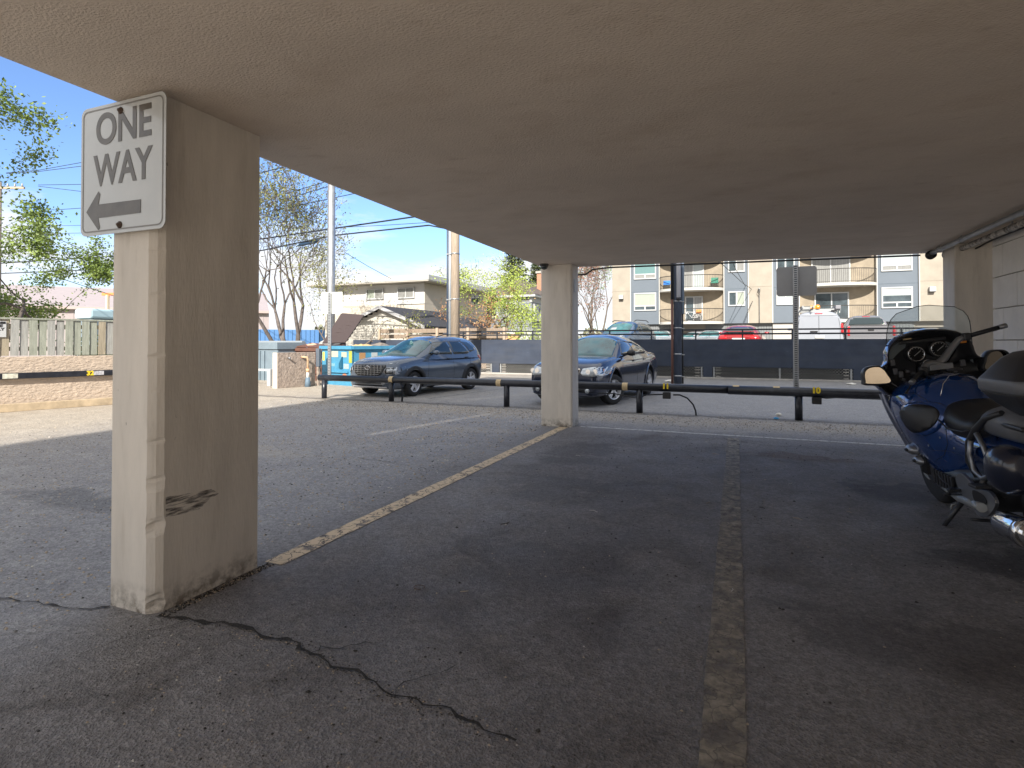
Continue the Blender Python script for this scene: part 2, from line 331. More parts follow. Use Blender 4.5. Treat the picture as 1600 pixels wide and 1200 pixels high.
def painted(name, a, b, w_, m, z=0.004, n=60):
    a = Vector(a); b = Vector(b); d = (b - a).normalized(); s = Vector((-d.y, d.x, 0)); rows = []
    for i in range(n + 1):
        p = a.lerp(b, i / n); j = lambda: rng.uniform(-0.004, 0.004)
        rows.append([p + s * (w_ / 2 + j()) + Vector((0, 0, z)), p - s * (w_ / 2 + j()) + Vector((0, 0, z))])
    mb = MB(); mb.grid(rows, m, smooth=False); return struct(mb.build(name))
painted('yellow_parking_line', (-2.76, 2.76, 0), (-2.68, 8.98, 0), 0.15, M_yl)
painted('faded_parking_line', (-0.05, 1.6, 0), (-0.04, 8.9, 0), 0.155, M_fl)
painted('white_stall_line', (-2.45, 9.16, 0), (3.6, 9.08, 0), 0.075, M_wl, n=90)
painted('white_lot_line', (-7.2, 12.3, 0), (-6.3, 17.6, 0), 0.09, line_mat('pale lot line paint', (0.15, 0.15, 0.145), (0.30, 0.295, 0.28), 0.4, 0.6))

# cracks: jagged narrow dark gaps filled with grit
M_crack = mat('crack grit', (0.012, 0.011, 0.010), 0.95, bump=0.8, bs=120, col2=(0.045, 0.038, 0.03), vs=60)
def crack(name, pts, w0, seed, z=0.006, kink=0.05):
    r = random.Random(seed); P = []
    for a, b in zip(pts[:-1], pts[1:]):
        a = Vector(a); b = Vector(b); n = max(2, int((b - a).length / 0.035))
        for i in range(n): P.append(a.lerp(b, i / n))
    P.append(Vector(pts[-1])); off = 0; rows = []
    for i, p in enumerate(P):
        off = off * 0.80 + r.uniform(-1, 1) * kink * 0.45
        d = (P[min(i+1, len(P)-1)] - P[max(i-1, 0)]).normalized(); s = Vector((-d.y, d.x, 0))
        ww = w0 * r.uniform(0.25, 1.2) * (1 - 0.6 * i / len(P))
        q = p + s * (off + r.uniform(-1, 1) * kink * 0.12); rows.append([q + s * ww + Vector((0, 0, z)), q - s * ww * r.uniform(0.5, 1) + Vector((0, 0, z))])
    mb = MB(); mb.grid(rows, M_crack, smooth=False); return struct(mb.build(name))
crk = [(250,962),(300,972),(360,982),(385,994),(430,1000),(470,1006),(485,1024),(520,1042),(555,1050),(590,1076),(625,1090),(660,1104),(700,1113),(745,1133),(800,1165)]
crack('pavement_crack', [G(x, y) for x, y in crk], 0.017, 3, kink=0.045)
crack('pavement_crack', [G(x, y) for x, y in ((172,948),(120,952),(60,945),(20,938),(-40,930))], 0.009, 5, kink=0.03)
crack('pavement_crack', [G(x, y) for x, y in ((1130,686),(1200,697),(1260,700),(1330,709),(1425,722))], 0.010, 6, kink=0.04)
crack('pavement_crack', [G(x, y) for x, y in ((560,715),(640,728),(720,742),(800,752))], 0.006, 8, kink=0.04)
crack('pavement_crack', [G(x, y) for x, y in ((484,1022),(500,1010),(530,1008),(560,1000),(600,1002))], 0.005, 12, kink=0.05)
crack('pavement_crack', [G(x, y) for x, y in ((300,972),(250,990),(190,1000),(140,1018),(70,1040))], 0.0035, 14, kink=0.05)
crack('pavement_crack', [G(x, y) for x, y in ((625,1090),(640,1075),(680,1068),(720,1050))], 0.004, 15, kink=0.05)
crack('pavement_crack', [G(x, y) for x, y in ((960,818),(1010,826),(1070,822),(1130,835))], 0.004, 9, kink=0.04)

# loose grit and pebbles
def pebbles():
    r = random.Random(11); cols = [mat('pebble tan', (0.40, 0.33, 0.25), 0.9), mat('pebble grey', (0.20, 0.19, 0.18), 0.9), mat('pebble dark', (0.04, 0.036, 0.032), 0.9), mat('pebble pale', (0.55, 0.52, 0.47), 0.9)]
    mb = MB()
    def put(x, y, s, w_):
        m = r.choices(cols, w_)[0]; a = r.uniform(0, 6.28); vs = []
        for k in range(5):
            an = a + k * 1.2566; rr = s * r.uniform(0.7, 1.15); vs.append((x + rr * math.cos(an), y + rr * math.sin(an) * 0.8, s * r.uniform(0.05, 0.3)))
        vs.append((x + s * r.uniform(-.3, .3), y + s * r.uniform(-.3, .3), s * r.uniform(0.6, 1.0)))
        for k in range(5): vs.append((vs[k][0], vs[k][1], -0.001))
        fs = [(k, (k+1) % 5, 5) for k in range(5)] + [(6+k, 6+(k+1) % 5, (k+1) % 5, k) for k in range(5)]
        mb.add(vs, fs, m)
    for _ in range(7500):                                                    # open lane
        x = -3.0 - abs(r.gauss(0, 3.4)); y = r.uniform(1.0, 11.0)
        if x < -12.5 or (-3.25 < x and y < 2.9): continue
        put(x, y, r.uniform(0.004, 0.010) * (1 + y * 0.06), (8, 3, 0.8, 0.9))
    for _ in range(6000):
        x = r.uniform(-9.3, -3.9); y = r.uniform(1.6, 10.2)
        if noise.noise(Vector((x * 0.8, y * 1.1, 2.0))) + noise.noise(Vector((x * 3, y * 3, 5.0))) * 0.5 + (-x - 6) * 0.10 > r.uniform(-0.1, 0.35): put(x, y, r.uniform(0.004, 0.010) * (1 + y * 0.05), (9, 3, 1.0, 1.4))
    for _ in range(4200):                                                    # grit strip before the rail
        x = r.uniform(-9.5, 4.5); y = 10.6 + r.gauss(0, 0.42)
        put(x, y, r.uniform(0.005, 0.013), (5, 3, 2, 0.6))
    for _ in range(1500):                                                    # sheltered bay, sparse
        x = r.uniform(-2.7, 2.8); y = r.uniform(1.2, 9.0)
        put(x, y, r.choice((0.003, 0.004, 0.005, 0.007)), (2, 3, 5, 0.15))
    for _ in range(130):
        x = r.uniform(-2.6, 2.6); y = r.uniform(1.8, 8.8); s_ = r.uniform(0.006, 0.012); put(x, y, s_, (0.5, 0.5, 6, 0.15))
    for _ in range(16):                                                      # twigs and bits of leaf
        x = r.uniform(-2.4, 2.4); y = r.uniform(2.4, 8.6); a = r.uniform(0, 3.14); L_ = r.uniform(0.02, 0.06)
        mb.tube([(x, y, .004), (x + L_*math.cos(a), y + L_*math.sin(a), .007), (x + L_*1.7*math.cos(a+.3), y + L_*1.7*math.sin(a+.3), .004)], 0.0028, 4, cols[r.choice((0, 2, 3))])
    for _ in range(260):
        t = r.random() ** 0.7; x = lerp(-3.3, -1.2, t) + r.gauss(0, 0.16); y = 1.95 - 0.35 * t + r.gauss(0, 0.22)
        put(x, y, r.uniform(0.003, 0.007), (3, 2, 4, 0.5))
    for (x0_, y0_), (x1_, y1_) in zip(crk[:-1], crk[1:]):
        for _ in range(26):
            q = G(lerp(x0_, x1_, r.random()), lerp(y0_, y1_, r.random())); put(q.x + r.gauss(0, .02), q.y + r.gauss(0, .02), r.uniform(.002, .006), (2, 2, 6, 0))
    for _ in range(420):
        a = rng.random(); put(lerp(-2.80, -2.74, rng.random()), lerp(2.02, 2.75, a), r.uniform(0.004, 0.010), (2, 1, 6, 0))
    o = mb.build('gravel', fix=False); return tag(o, 'loose tan and grey grit scattered over the asphalt', 'gravel', kind='stuff')
pebbles()

# ================================================================== THE BUILDING WE STAND UNDER
CZ = 2.735
bld = empty('apartment_block', 'beige stucco building whose low flat ceiling covers the parking bay in the foreground', 'building', (0, 0, 0))
BK = -3.9
mb = MB(); outline = [(-3.13, BK), (3.4, BK), (3.4, 9.92), (2.60, 9.90), (-2.55, 9.42), (-3.13, 9.40)]
mb.prism([(x, y, CZ) for x, y in outline], (0, 0, 0.55), M_ceil); part(mb, 'ceiling', bld)
M_bst = mat('beige stucco', (0.5, 0.44, 0.36), 0.9)
mb = MB(); mb.box((3.402, BK, CZ), (14, 9.92, CZ + 0.55), M_bst); part(mb, 'roof_slab', bld)
mb = MB(); mb.box((-1.3, -3.88, CZ + 0.552), (14, -2.9, 18.5), M_bst); mb.box((-3.63, -27, 5.7), (-3.0, -8.202, 18.2), M_bst)
part(mb, 'unseen_shade_walls', bld)  # unseen thin walls, shaped to cast shade and let sun in below
# added unseen wall casting shade, with two slanting gaps shaping slivers of sun
def gapped_wall(x0, x1, z0, z1, y0, y1, slots, w_):
    bm = bmesh.new(); hole = []
    for (ax_, az_), (bx_, bz_) in slots:
        d = Vector((bx_ - ax_, bz_ - az_)).normalized(); n = Vector((-d.y, d.x)) * w_ / 2; hole.append([Vector((ax_ - n.x, az_ - n.y, 0)), Vector((bx_ - n.x, bz_ - n.y, 0)), Vector((bx_ + n.x, bz_ + n.y, 0)), Vector((ax_ + n.x, az_ + n.y, 0))])
    outer = [Vector((x0, z0, 0)), Vector((x1, z0, 0)), Vector((x1, z1, 0)), Vector((x0, z1, 0))]; loops = [outer] + hole; pts = [p for l in loops for p in l]; tr = tessellate_polygon(loops)
    mb = MB(); mb.add([(p.x, y1, p.y) for p in pts], [tuple(t) for t in tr], M_bst); return mb
mb = gapped_wall(-3.63, 2.5, 5.7, 18.2, -8.2, -8.1, [((-2.2, 9.6), (-0.9, 11.5)), ((-2.3, 12.6), (-0.6, 14.5))], 0.036); part(mb, 'slotted_shade_wall', bld, solid=0.02)
mb = MB()
# block wall on the right: courses of real blocks with recessed joints
mb = MB(); r_ = random.Random(7)
mb.box((3.022, BK, 0), (3.20, 8.742, CZ - 0.002), M_joint); z = 0.0; k = 0
z = -0.11
while z < CZ - 0.05:
    h_ = min(0.382, CZ - 0.006 - z); y = 8.75; ln = 0.66 if k % 2 else 0.30
    while y > BK:
        mb.box((3.0 + r_.uniform(0, 0.003), max(y - ln, BK) + 0.008, z + 0.004), (3.10, y, z + h_), M_block); y -= ln; ln = 0.78
    z += 0.39; k += 1
part(mb, 'block_wall', bld, bevel=0.004, seg=1)
# end pillar beyond the block wall
mb = MB(); mb.box((2.70, 9.05, 0), (3.30, 9.50, CZ - 0.002), M_paint); part(mb, 'corner_pier', bld, bevel=0.012)

# pillar with sign: chamfered, chipped arris
def pillar(name, label, x0, x1, y0, y1, ch, chips=()):
    e = empty(name, label, 'pillar', ((x0 + x1) / 2, (y0 + y1) / 2, 0)); r = random.Random(int(abs(x0) * 100)); mb = MB(); rows = []
    zs = sorted({0.0, CZ - 0.002} | {i * 0.018 for i in range(1, 151)}); 
    for z in zs:
        c = ch + r.uniform(-0.0006, 0.0006); e1 = e2 = 0.0
        for (cz, cs, cd_) in chips:
            if abs(z - cz) < cs: q = cd_ * (1 - abs(z - cz) / cs); e1 += q * r.uniform(0.1, 1.0); e2 += q * r.uniform(0.5, 1.5)
        n_ = noise.noise(Vector((0, 3.3, z * 14))); e2 += max(0, n_ - 0.30) * 0.02
        j = lambda: r.uniform(-0.0002, 0.0002)
        rows.append([Vector(p) for p in ((x0 + 0.008, y0 + j(), z), ((x0+x1)/2, y0 + j(), z), (x1 - c - e1, y0 + j(), z), (x1 - c*0.35 - e2, y0 + c*0.45 + e2*0.5, z), (x1 + j(), y0 + c + e2*0.6, z), (x1 + j(), (y0+y1)/2, z), (x1 + j(), y1 - 0.012, z), (x1 - 0.012, y1, z), (x0 + 0.01, y1, z), (x0, y1 - 0.01, z), (x0, y0 + 0.008, z))])
    mb.grid(rows, M_paint, smooth=False, closed=True); part(mb, 'shaft', e); return e
p1 = pillar('concrete_pillar', 'thick cream painted concrete pillar in front carrying the one way sign', -3.15, -2.81, 2.0, 2.69, 0.055, ((0.70, 0.022, 0.018), (0.66, 0.03, 0.010), (0.46, 0.035, 0.022), (0.42, 0.02, 0.014), (0.05, 0.06, 0.03), (0.9, 0.02, 0.008), (1.35, 0.015, 0.008), (1.9, 0.02, 0.006)))
p2 = pillar('concrete_pillar', 'cream painted pillar with the black dome camera at its top, further back', -3.09, -2.54, 9.02, 9.41, 0.03)
M_scuff = mat('tyre scuff', (0.07, 0.06, 0.055), 0.8)
def _sc():
    t = M_scuff.node_tree; b = t.nodes['Principled BSDF']; co = t.nodes.new('ShaderNodeTexCoord'); mq = t.nodes.new('ShaderNodeMapping'); mq.inputs['Scale'].default_value = (1, 6, 45); mq.inputs['Rotation'].default_value = (0.12, 0, 0); t.links.new(co.outputs['Object'], mq.inputs[0]); n = t.nodes.new('ShaderNodeTexNoise'); n.inputs['Scale'].default_value = 2.2; n.inputs['Detail'].default_value = 6; t.links.new(mq.outputs[0], n.inputs['Vector']); r = t.nodes.new('ShaderNodeMapRange'); r.inputs[1].default_value = 0.40; r.inputs[2].default_value = 0.75; r.inputs[4].default_value = 0.62; t.links.new(n.outputs[0], r.inputs[0]); t.links.new(r.outputs[0], b.inputs['Alpha'])
_sc()
def scuff(poly, x=-2.807):
    mb = MB(); mb.prism([AX(px, py, x) for px, py in poly], (0.0015, 0, 0), M_scuff); part(mb, 'scuff_mark', p1)
scuff([(259,776),(300,770),(330,764),(342,771),(325,781),(300,786),(259,792)]); scuff([(259,795),(290,790),(325,782),(312,795),(285,803),(259,808)])

mb = MB(); mb.box((-2.538, 9.12, 2.27), (-2.530, 9.22, 2.50), M_white); part(mb, 'cover_plate', p2, bevel=0.003)
# black conduit rim along soffit edge and behind pillar
mb = MB(); mb.tube([(-2.6, 9.48, 2.60), (-2.42, 9.48, 2.61), (-2.30, 9.5, 2.69), (-2.0, 9.55, 2.715), (2.55, 9.93, 2.715)], 0.014, m=M_black); tag(mb.build('conduit'), 'thin black conduit along the far edge of the ceiling', 'conduit')
# dome camera
e = empty('dome_camera', 'small black dome security camera under the ceiling edge by the far pillar', 'camera', (-2.98, 8.93, CZ))
mb = MB(); mb.lathe([(0.075, 0), (0.078, -0.02), (0.07, -0.035)], (-2.98, 8.86, CZ), m=mat('camera housing', (0.05, 0.045, 0.045), 0.4)); part(mb, 'base_ring', e)
mb = MB(); mb.lathe([(0.066, -0.03), (0.062, -0.055), (0.045, -0.08), (0.02, -0.094), (0.0, -0.097)], (-2.98, 8.86, CZ), m=M_glass); part(mb, 'dome', e)
# two ceiling pipes on the right
def ppipe(name, label, pts, r, m, clamps):
    e = empty(name, label, 'pipe', pts[0]); mb = MB(); mb.tube(pts, r, 16, m); part(mb, 'pipe', e)
    for c in clamps:
        d = (Vector(pts[1]) - Vector(pts[0])).normalized(); a = Vector(pts[0]) + d * c
        q = MB(); q.tube([a, a + d * 0.03], r + 0.006, 16, M_dsteel); q.box(a + Vector((-0.004, 0, 0)), a + d * 0.03 + Vector((0.004, 0, CZ - a.z)), M_dsteel); part(q, 'clamp', e)
    return e
ppipe('steel_pipe', 'grey steel conduit pipe running under the ceiling on the right', [(2.62, -4, 2.685), (2.58, 9.55, 2.685)], 0.032, M_steel, (8.2, 10.4, 12.4, 13.2))
ppipe('painted_pipe', 'beige painted pipe beside the grey conduit under the ceiling', [(2.79, -4, 2.675), (2.79, 9.6, 2.665)], 0.036, M_paint, (9.0, 11.6, 13.3))
for (x, y_, lab) in ((2.58, 9.55, 'round black fitting at the end of the grey conduit'), (2.79, 9.6, 'round grey cap at the end of the beige pipe')):
    mb = MB(); mb.lathe([(0.03, -0.05), (0.06, -0.045), (0.065, 0.03), (0.05, 0.06), (0, 0.065)], (x, y_, 2.665), axis='Y', m=M_dsteel if x > 2.6 else M_black); tag(mb.build('pipe_fitting'), lab, 'pipe fitting')
mb = MB(); mb.tube([(2.98, -4, 2.70), (2.98, 8.7, 2.70), (2.90, 9.3, 2.62), (2.84, 9.6, 2.60)], 0.012, m=M_black); tag(mb.build('cable'), 'thin black cable along the top of the block wall', 'cable')

# ---- ONE WAY sign
SGY = 1.965
sg = empty('one_way_sign', 'white sign reading ONE WAY with a left arrow, on the front pillar', 'sign', (-3.02, SGY, 2.0))
M_sheet = mat('reflective sheeting', (0.50, 0.515, 0.51), 0.22, spec=0.6, coat=0.25, var=0.06, vs=3)
M_sink = mat('faded sign ink', (0.085, 0.073, 0.058), 0.30, coat=0.25, var=0.35, vs=9)
def rrect(cx, cz, w_, h_, r, n=6):
    o = []
    for sx, sz, a0 in ((1,1,0),(-1,1,90),(-1,-1,180),(1,-1,270)):
        for i in range(n + 1):
            a = rad(a0 + 90 * i / n); o.append((cx + sx*(w_/2 - r) + r*math.cos(a), cz + sz*(h_/2 - r) + r*math.sin(a)))
    return o
scx, scz, sw, sh = -3.025, 2.355, 0.675, 0.705
mb = MB(); mb.prism([(x, SGY, z) for x, z in rrect(scx, scz, sw, sh, 0.045)], (0, -0.004, 0), M_sheet); part(mb, 'panel', sg, bevel=0.001)
def ring(outer, inner, y, m):
    mb = MB(); n = len(outer); vs = [(x, y, z) for x, z in outer] + [(x, y, z) for x, z in inner]
    mb.add(vs, [(i, (i+1) % n, n + (i+1) % n, n + i) for i in range(n)], m); return mb
part(ring(rrect(scx, scz, sw-0.035, sh-0.035, 0.036), rrect(scx, scz, sw-0.050, sh-0.050, 0.03), SGY-0.0055, mat('faded border ink', (0.20, 0.19, 0.175), 0.4)), 'border', sg)
def stext(body, x, z, size, sx):
    T = Matrix.Translation((x - sg.location.x, SGY - 0.0058 - sg.location.y, z - sg.location.z)) @ Matrix.Rotation(rad(90), 4, 'X')
    text_part('lettering', body, size, M_sink, sg, T, bold=0.005, depth=0.0005, sx=sx)
stext('ONE', -3.015, 2.566, 0.235, 0.90); stext('WAY', -3.02, 2.343, 0.235, 0.84)
mb = MB(); ax, az = -3.31, 2.135
mb.prism([(ax + x, SGY-0.0055, az + z) for x, z in ((0,0),(0.10,0.105),(0.115,0.09),(0.10,0.034),(0.44,0.030),(0.44,-0.040),(0.10,-0.040),(0.115,-0.095),(0.10,-0.105))], (0, -0.0008, 0), M_sink); part(mb, 'arrow', sg)
for z in (2.655, 2.045):
    mb = MB(); mb.lathe([(0.0, -0.018), (0.008, -0.016), (0.010, -0.006), (0.019, -0.004), (0.019, 0.0)], (-3.035, SGY-0.004, z), axis='Y', m=mat('rusty bolt', (0.10, 0.07, 0.055), 0.6, metal=0.6), M=None); part(mb, 'bolt', sg)
# ================================================================== BUMPER RAIL (plug-in rail for parked cars)
RY = 11.4; RZ = 0.52; RR = 0.078
rl = empty('bumper_rail', 'long black pipe rail on short posts with yellow stall numbers, in front of the cars', 'rail', (0, RY, 0))
mb = MB(); mb.tube([(-9.90, RY, RZ), (-0.12, RY, RZ)], RR, 20, M_rail); part(mb, 'pipe', rl)
mb = MB(); mb.tube([(-0.14, RY - 0.01, RZ - 0.005), (5.2, RY - 0.01, RZ - 0.005)], RR + 0.007, 20, M_rail); part(mb, 'pipe', rl)
for x in (-9.74, -7.72, -4.71, -1.81, 1.06, 3.9):
    mb = MB(); mb.tube([(x, RY, -0.02), (x, RY, RZ - 0.05)], 0.066, 16, M_rail); part(mb, 'post', rl)
mb = MB(); mb.tube([(-7.45, RY + 0.05, -0.02), (-7.45, RY + 0.05, 0.33), (-7.47, RY, 0.44)], 0.022, 8, M_rail); part(mb, 'conduit', rl)
for px in (612, 780, 977, 1150, 1213):
    x = AY(px, 610, RY).x; mb = MB(); mb.tube([(x - 0.055, RY, RZ), (x + 0.055, RY, RZ)], RR + (0.010 if x > -0.14 else 0.003), 20, M_tape, cap=False); part(mb, 'tape_patch', rl)
for px, s in ((1041, '11'), (1274, '10')):
    x = AY(px, 607, RY).x
    T = Matrix.Translation((x, -RR - 0.014, RZ + 0.035)) @ Matrix.Rotation(rad(80), 4, 'X')
    text_part('stall_number', s, 0.14, M_yellow, rl, T, bold=0.009, depth=0.001, sx=1.0)
    mb = MB(); mb.box((x - 0.06, RY - 0.10, RZ - 0.21), (x + 0.09, RY + 0.02, RZ - 0.085), M_black); part(mb, 'outlet_box', rl, bevel=0.012)
mb = MB(); mb.tube([AY(1052,617,RY-0.05), AY(1062,617,RY), AY(1074,622,RY), AY(1083,632,RY), AY(1087,642,RY), AY(1088,652,RY)], 0.016, 8, M_black); tag(mb.build('cable'), 'black cable arching down from the outlet box under number 11', 'cable')
mb = MB(); mb.tube([AY(1281,621,RY-0.02), AY(1292,622,RY), AY(1306,621,RY), AY(1330,622,RY), AY(1390,624,RY)], 0.013, 8, M_black); tag(mb.build('cable'), 'black cable hanging below the rail right of number 10', 'cable')
mb = MB(); mb.tube([AY(935,614,RY+.06), AY(960,615,RY+.06), AY(985,620,RY+.06), AY(997,622,RY), AY(1010,617,RY), AY(1038,616,RY)], 0.012, 8, M_black); tag(mb.build('cable'), 'black cable looping under the rail near the pale tape left of number 11', 'cable')

# perforated sign posts
M_chan = mat('post channel', (0.09, 0.095, 0.10), 0.5, metal=0.6)
def _holes():
    t = M_chan.node_tree; b = t.nodes['Principled BSDF']; co = t.nodes.new('ShaderNodeTexCoord'); sp = t.nodes.new('ShaderNodeSeparateXYZ'); t.links.new(co.outputs['Object'], sp.inputs[0])
    m1 = t.nodes.new('ShaderNodeMath'); m1.operation = 'MULTIPLY'; m1.inputs[1].default_value = 25.0; t.links.new(sp.outputs[2], m1.inputs[0])
    m2 = t.nodes.new('ShaderNodeMath'); m2.operation = 'FRACT'; t.links.new(m1.outputs[0], m2.inputs[0]); m3 = t.nodes.new('ShaderNodeMath'); m3.operation = 'LESS_THAN'; m3.inputs[1].default_value = 0.38; t.links.new(m2.outputs[0], m3.inputs[0])
    x = t.nodes.new('ShaderNodeMix'); x.data_type = 'RGBA'; x.inputs[6].default_value = (0.10, 0.11, 0.12, 1); x.inputs[7].default_value = (0.55, 0.57, 0.58, 1); t.links.new(m3.outputs[0], x.inputs[0]); t.links.new(x.outputs[2], b.inputs['Base Color'])
_holes()
def perf_post(name, label, x, y, z0, z1, sign=None, tilt=0.0):
    e = empty(name, label, 'sign', (x, y, 0)); mb = MB()
    w_ = 0.045; mb.box((x - w_, y - 0.02, z0), (x + w_, y + 0.02, z1), M_steel); part(mb, 'post', e, bevel=0.006)
    mb = MB(); mb.box((x - 0.022, y - 0.023, z0), (x + 0.022, y - 0.0205, z1), M_chan); part(mb, 'channel', e)
    if sign:
        mb = MB(); mb.prism([(px_, y + 0.03, pz) for px_, pz in sign], (0, 0.004, 0), mat('bare sign back', (0.30, 0.30, 0.30), 0.5, metal=0.35, var=0.06, vs=3) if x > 0 else mat('blank sign face', (0.62, 0.64, 0.60), 0.6)); part(mb, 'sign_panel', e)
    return e
perf_post('sign_post', 'back of a grey rounded sign on a perforated steel post behind the rail', 1.03, RY + 0.12, 0.4, 2.85, rrect(1.05, 2.555, 0.67, 0.545, 0.05))
e = perf_post('sign_post', 'blank white square sign on a thin steel post at the left end of the rail', -9.62, RY + 0.05, 0.45, 2.68, rrect(-9.58, 2.43, 0.66, 0.55, 0.015))

# litter
mb = MB(); c = G(1213, 655); r_ = random.Random(3)
def crumple(mb, c, s, m, seed, flat=0.5):
    r = random.Random(seed); rows = []
    for i in range(7):
        th = math.pi * i / 6; rows.append([Vector(c) + Vector((s * math.sin(th) * math.cos(a) * r.uniform(0.6, 1.1), s * math.sin(th) * math.sin(a) * r.uniform(0.6, 1.1), s * flat * (1 - math.cos(th)) * r.uniform(0.8, 1.1))) for a in [k * 0.6981 for k in range(9)]])
    mb.grid(rows, m, smooth=False, closed=True)
crumple(mb, c, 0.055, mat('blue plastic', (0.02, 0.30, 0.60), 0.4), 1, 0.35); tag(mb.build('plastic_wrapper'), 'crumpled bright blue wrapper on the grit under the rail', 'litter')
mb = MB(); crumple(mb, G(1217, 650), 0.07, mat('tissue paper', (0.75, 0.72, 0.65), 0.9), 2, 0.45); tag(mb.build('paper_scrap'), 'crumpled cream paper on the ground behind the blue wrapper', 'litter')
for i, (px, py) in enumerate(((1047, 597), (1330, 601))):
    mb = MB(); crumple(mb, G(px, py), 0.22 if i == 0 else 0.16, mat('tissue paper'), 5 + i, 0.2); tag(mb.build('paper_scrap'), ('flat white litter on the pavement beside the dark pole', 'small white litter at the foot of the dark blue wall near the motorcycle')[i], 'litter')
mb = MB(); pts = [G(655, 919) + Vector((0.033 * math.cos(a) * 1.0, 0.028 * math.sin(a), 0.006)) for a in [k * 0.42 for k in range(14)]]
mb.tube(pts, 0.0022, 5, mat('rust wire', (0.10, 0.055, 0.03), 0.7)); tag(mb.build('wire_ring'), 'small rusty wire ring lying on the asphalt right of the front pillar', 'litter')

# ================================================================== LEFT SIDE: STUCCO WALL, FENCE, RAIL
A = Vector((-14.0, 6.5, 0)); B = Vector((-13.42, 8.4, 0)); dW = (B - A).normalized(); nW = Vector((dW.y, -dW.x, 0))
def WP(s, off=0.0, z=0.0): return A + dW * s + nW * off + Vector((0, 0, z))
M_stucco = mat('rough stucco', (0.46, 0.375, 0.295), 0.95, var=0.10, vs=5, bump=1.0, bs=12, bdist=0.028, stretch=(1, 1, 2.2))
mb = MB(); mb.prism([WP(-7, 0), WP(3.4, 0), WP(3.4, -0.3), WP(-7, -0.3)], (0, 0, 1.12), M_stucco); tag(mb.build('stucco_wall', bevel=0.01), 'low wall of rough tan stucco below the wooden fence', 'wall')
mb = MB(); mb.prism([WP(-7, 0.20), WP(3.4, 0.20), WP(3.4, 0.02), WP(-7, 0.02)], (0, 0, 0.16), mat('kerb timber', (0.42, 0.33, 0.22), 0.9, var=0.25, vs=5, bump=0.4, bs=20)); tag(mb.build('timber_kerb', bevel=0.01), 'weathered timber kerb at the foot of the stucco wall', 'kerb')
f = empty('wooden_fence', 'grey green weathered board fence standing on the tan stucco wall', 'fence', tuple(WP(0, -0.15, 1.12)))
r_ = random.Random(21); s = -6.5; bm_ = [mat('fence board %s' % n, c, 0.85, var=0.25, vs=4, stretch=(7, 7, 0.8), bump=0.2, bs=30) for n, c in (('green', (0.27, 0.285, 0.235)), ('grey', (0.30, 0.30, 0.28)), ('tan', (0.30, 0.26, 0.19)))]
k = 0
while s < 3.2:
    mb = MB(); tilt = r_.uniform(-0.008, 0.008); off = -0.13 + (0.02 if k % 2 else 0.0)
    mb.prism([WP(s, off, 1.14), WP(s + 0.135, off, 1.14), WP(s + 0.135 + tilt, off, 1.90), WP(s + tilt, off, 1.90)], -nW * 0.02, bm_[r_.choices((0, 1, 2), (4, 4, 1))[0]])
    part(mb, 'board', f); s += 0.152; k += 1
mb = MB(); mb.prism([WP(-7, -0.10, 1.905), WP(3.3, -0.10, 1.905), WP(3.3, -0.20, 1.905), WP(-7, -0.20, 1.905)], (0, 0, 0.035), bm_[0]); part(mb, 'cap_rail', f)
mb = MB(); mb.prism([WP(-7, -0.152, 1.24), WP(3.3, -0.152, 1.24), WP(3.3, -0.19, 1.24), WP(-7, -0.19, 1.24)], (0, 0, 0.09), bm_[2]); mb.prism([WP(-7, -0.152, 1.72), WP(3.3, -0.152, 1.72), WP(3.3, -0.19, 1.72), WP(-7, -0.19, 1.72)], (0, 0, 0.09), bm_[2]); part(mb, 'back_rails', f)
# bar with numbers on the wall
br = empty('wall_bar', 'flat black bar numbered 32 fixed along the tan stucco wall', 'rail', tuple(WP(0, 0.1, 0.72)))
mb = MB(); mb.prism([WP(-6.5, 0.10, 0.665), WP(3.35, 0.10, 0.665), WP(3.35, 0.06, 0.665), WP(-6.5, 0.06, 0.665)], (0, 0, 0.125), M_rail); part(mb, 'bar', br, bevel=0.006)
for s in (-5, -2.2, 0.9, 3.2):
    mb = MB(); mb.prism([WP(s, 0.06, 0.69), WP(s + 0.06, 0.06, 0.69), WP(s + 0.06, 0.0, 0.69), WP(s, 0.0, 0.69)], (0, 0, 0.07), M_rail); part(mb, 'bracket', br)
def wall_t(body, s, z, size, m, parent, name, off=0.104, sx=1.0, bold=0.006):
    ex, ez = -dW, Vector((0, 0, 1)); ex = dW
    p = WP(s, off, z) - Vector(parent.location); R3 = Matrix((( ex.x, 0, nW.x), (ex.y, 0, nW.y), (0, 1, 0))).to_4x4()
    return text_part(name, body, size, m, parent, Matrix.Translation(p) @ R3, bold=bold, depth=0.001, sx=sx)
def s_of(px, py=585):
    d = ray(px, py); n = nW; P = WP(0, 0.1); return ((_C + d * ((P - _C).dot(n) / d.dot(n))) - P).dot(dW)
wall_t('32', s_of(141), 0.728, 0.135, M_yellow, br, 'stall_number')
mb = MB(); s = s_of(154); mb.prism([WP(s - 0.1, 0.102, 0.685), WP(s + 0.1, 0.102, 0.685), WP(s + 0.1, 0.102, 0.775), WP(s - 0.1, 0.102, 0.775)], nW * 0.002, mat('worn grey sticker', (0.4, 0.4, 0.42), 0.5, var=0.5, vs=20)); part(mb, 'sticker', br)
mb = MB(); s = s_of(16); mb.prism([WP(s - 0.12, 0.102, 0.68), WP(s + 0.12, 0.102, 0.68), WP(s + 0.12, 0.102, 0.78), WP(s - 0.12, 0.102, 0.78)], nW * 0.002, mat('pale sticker', (0.55, 0.54, 0.45), 0.5, var=0.4, vs=14)); part(mb, 'sticker', br)
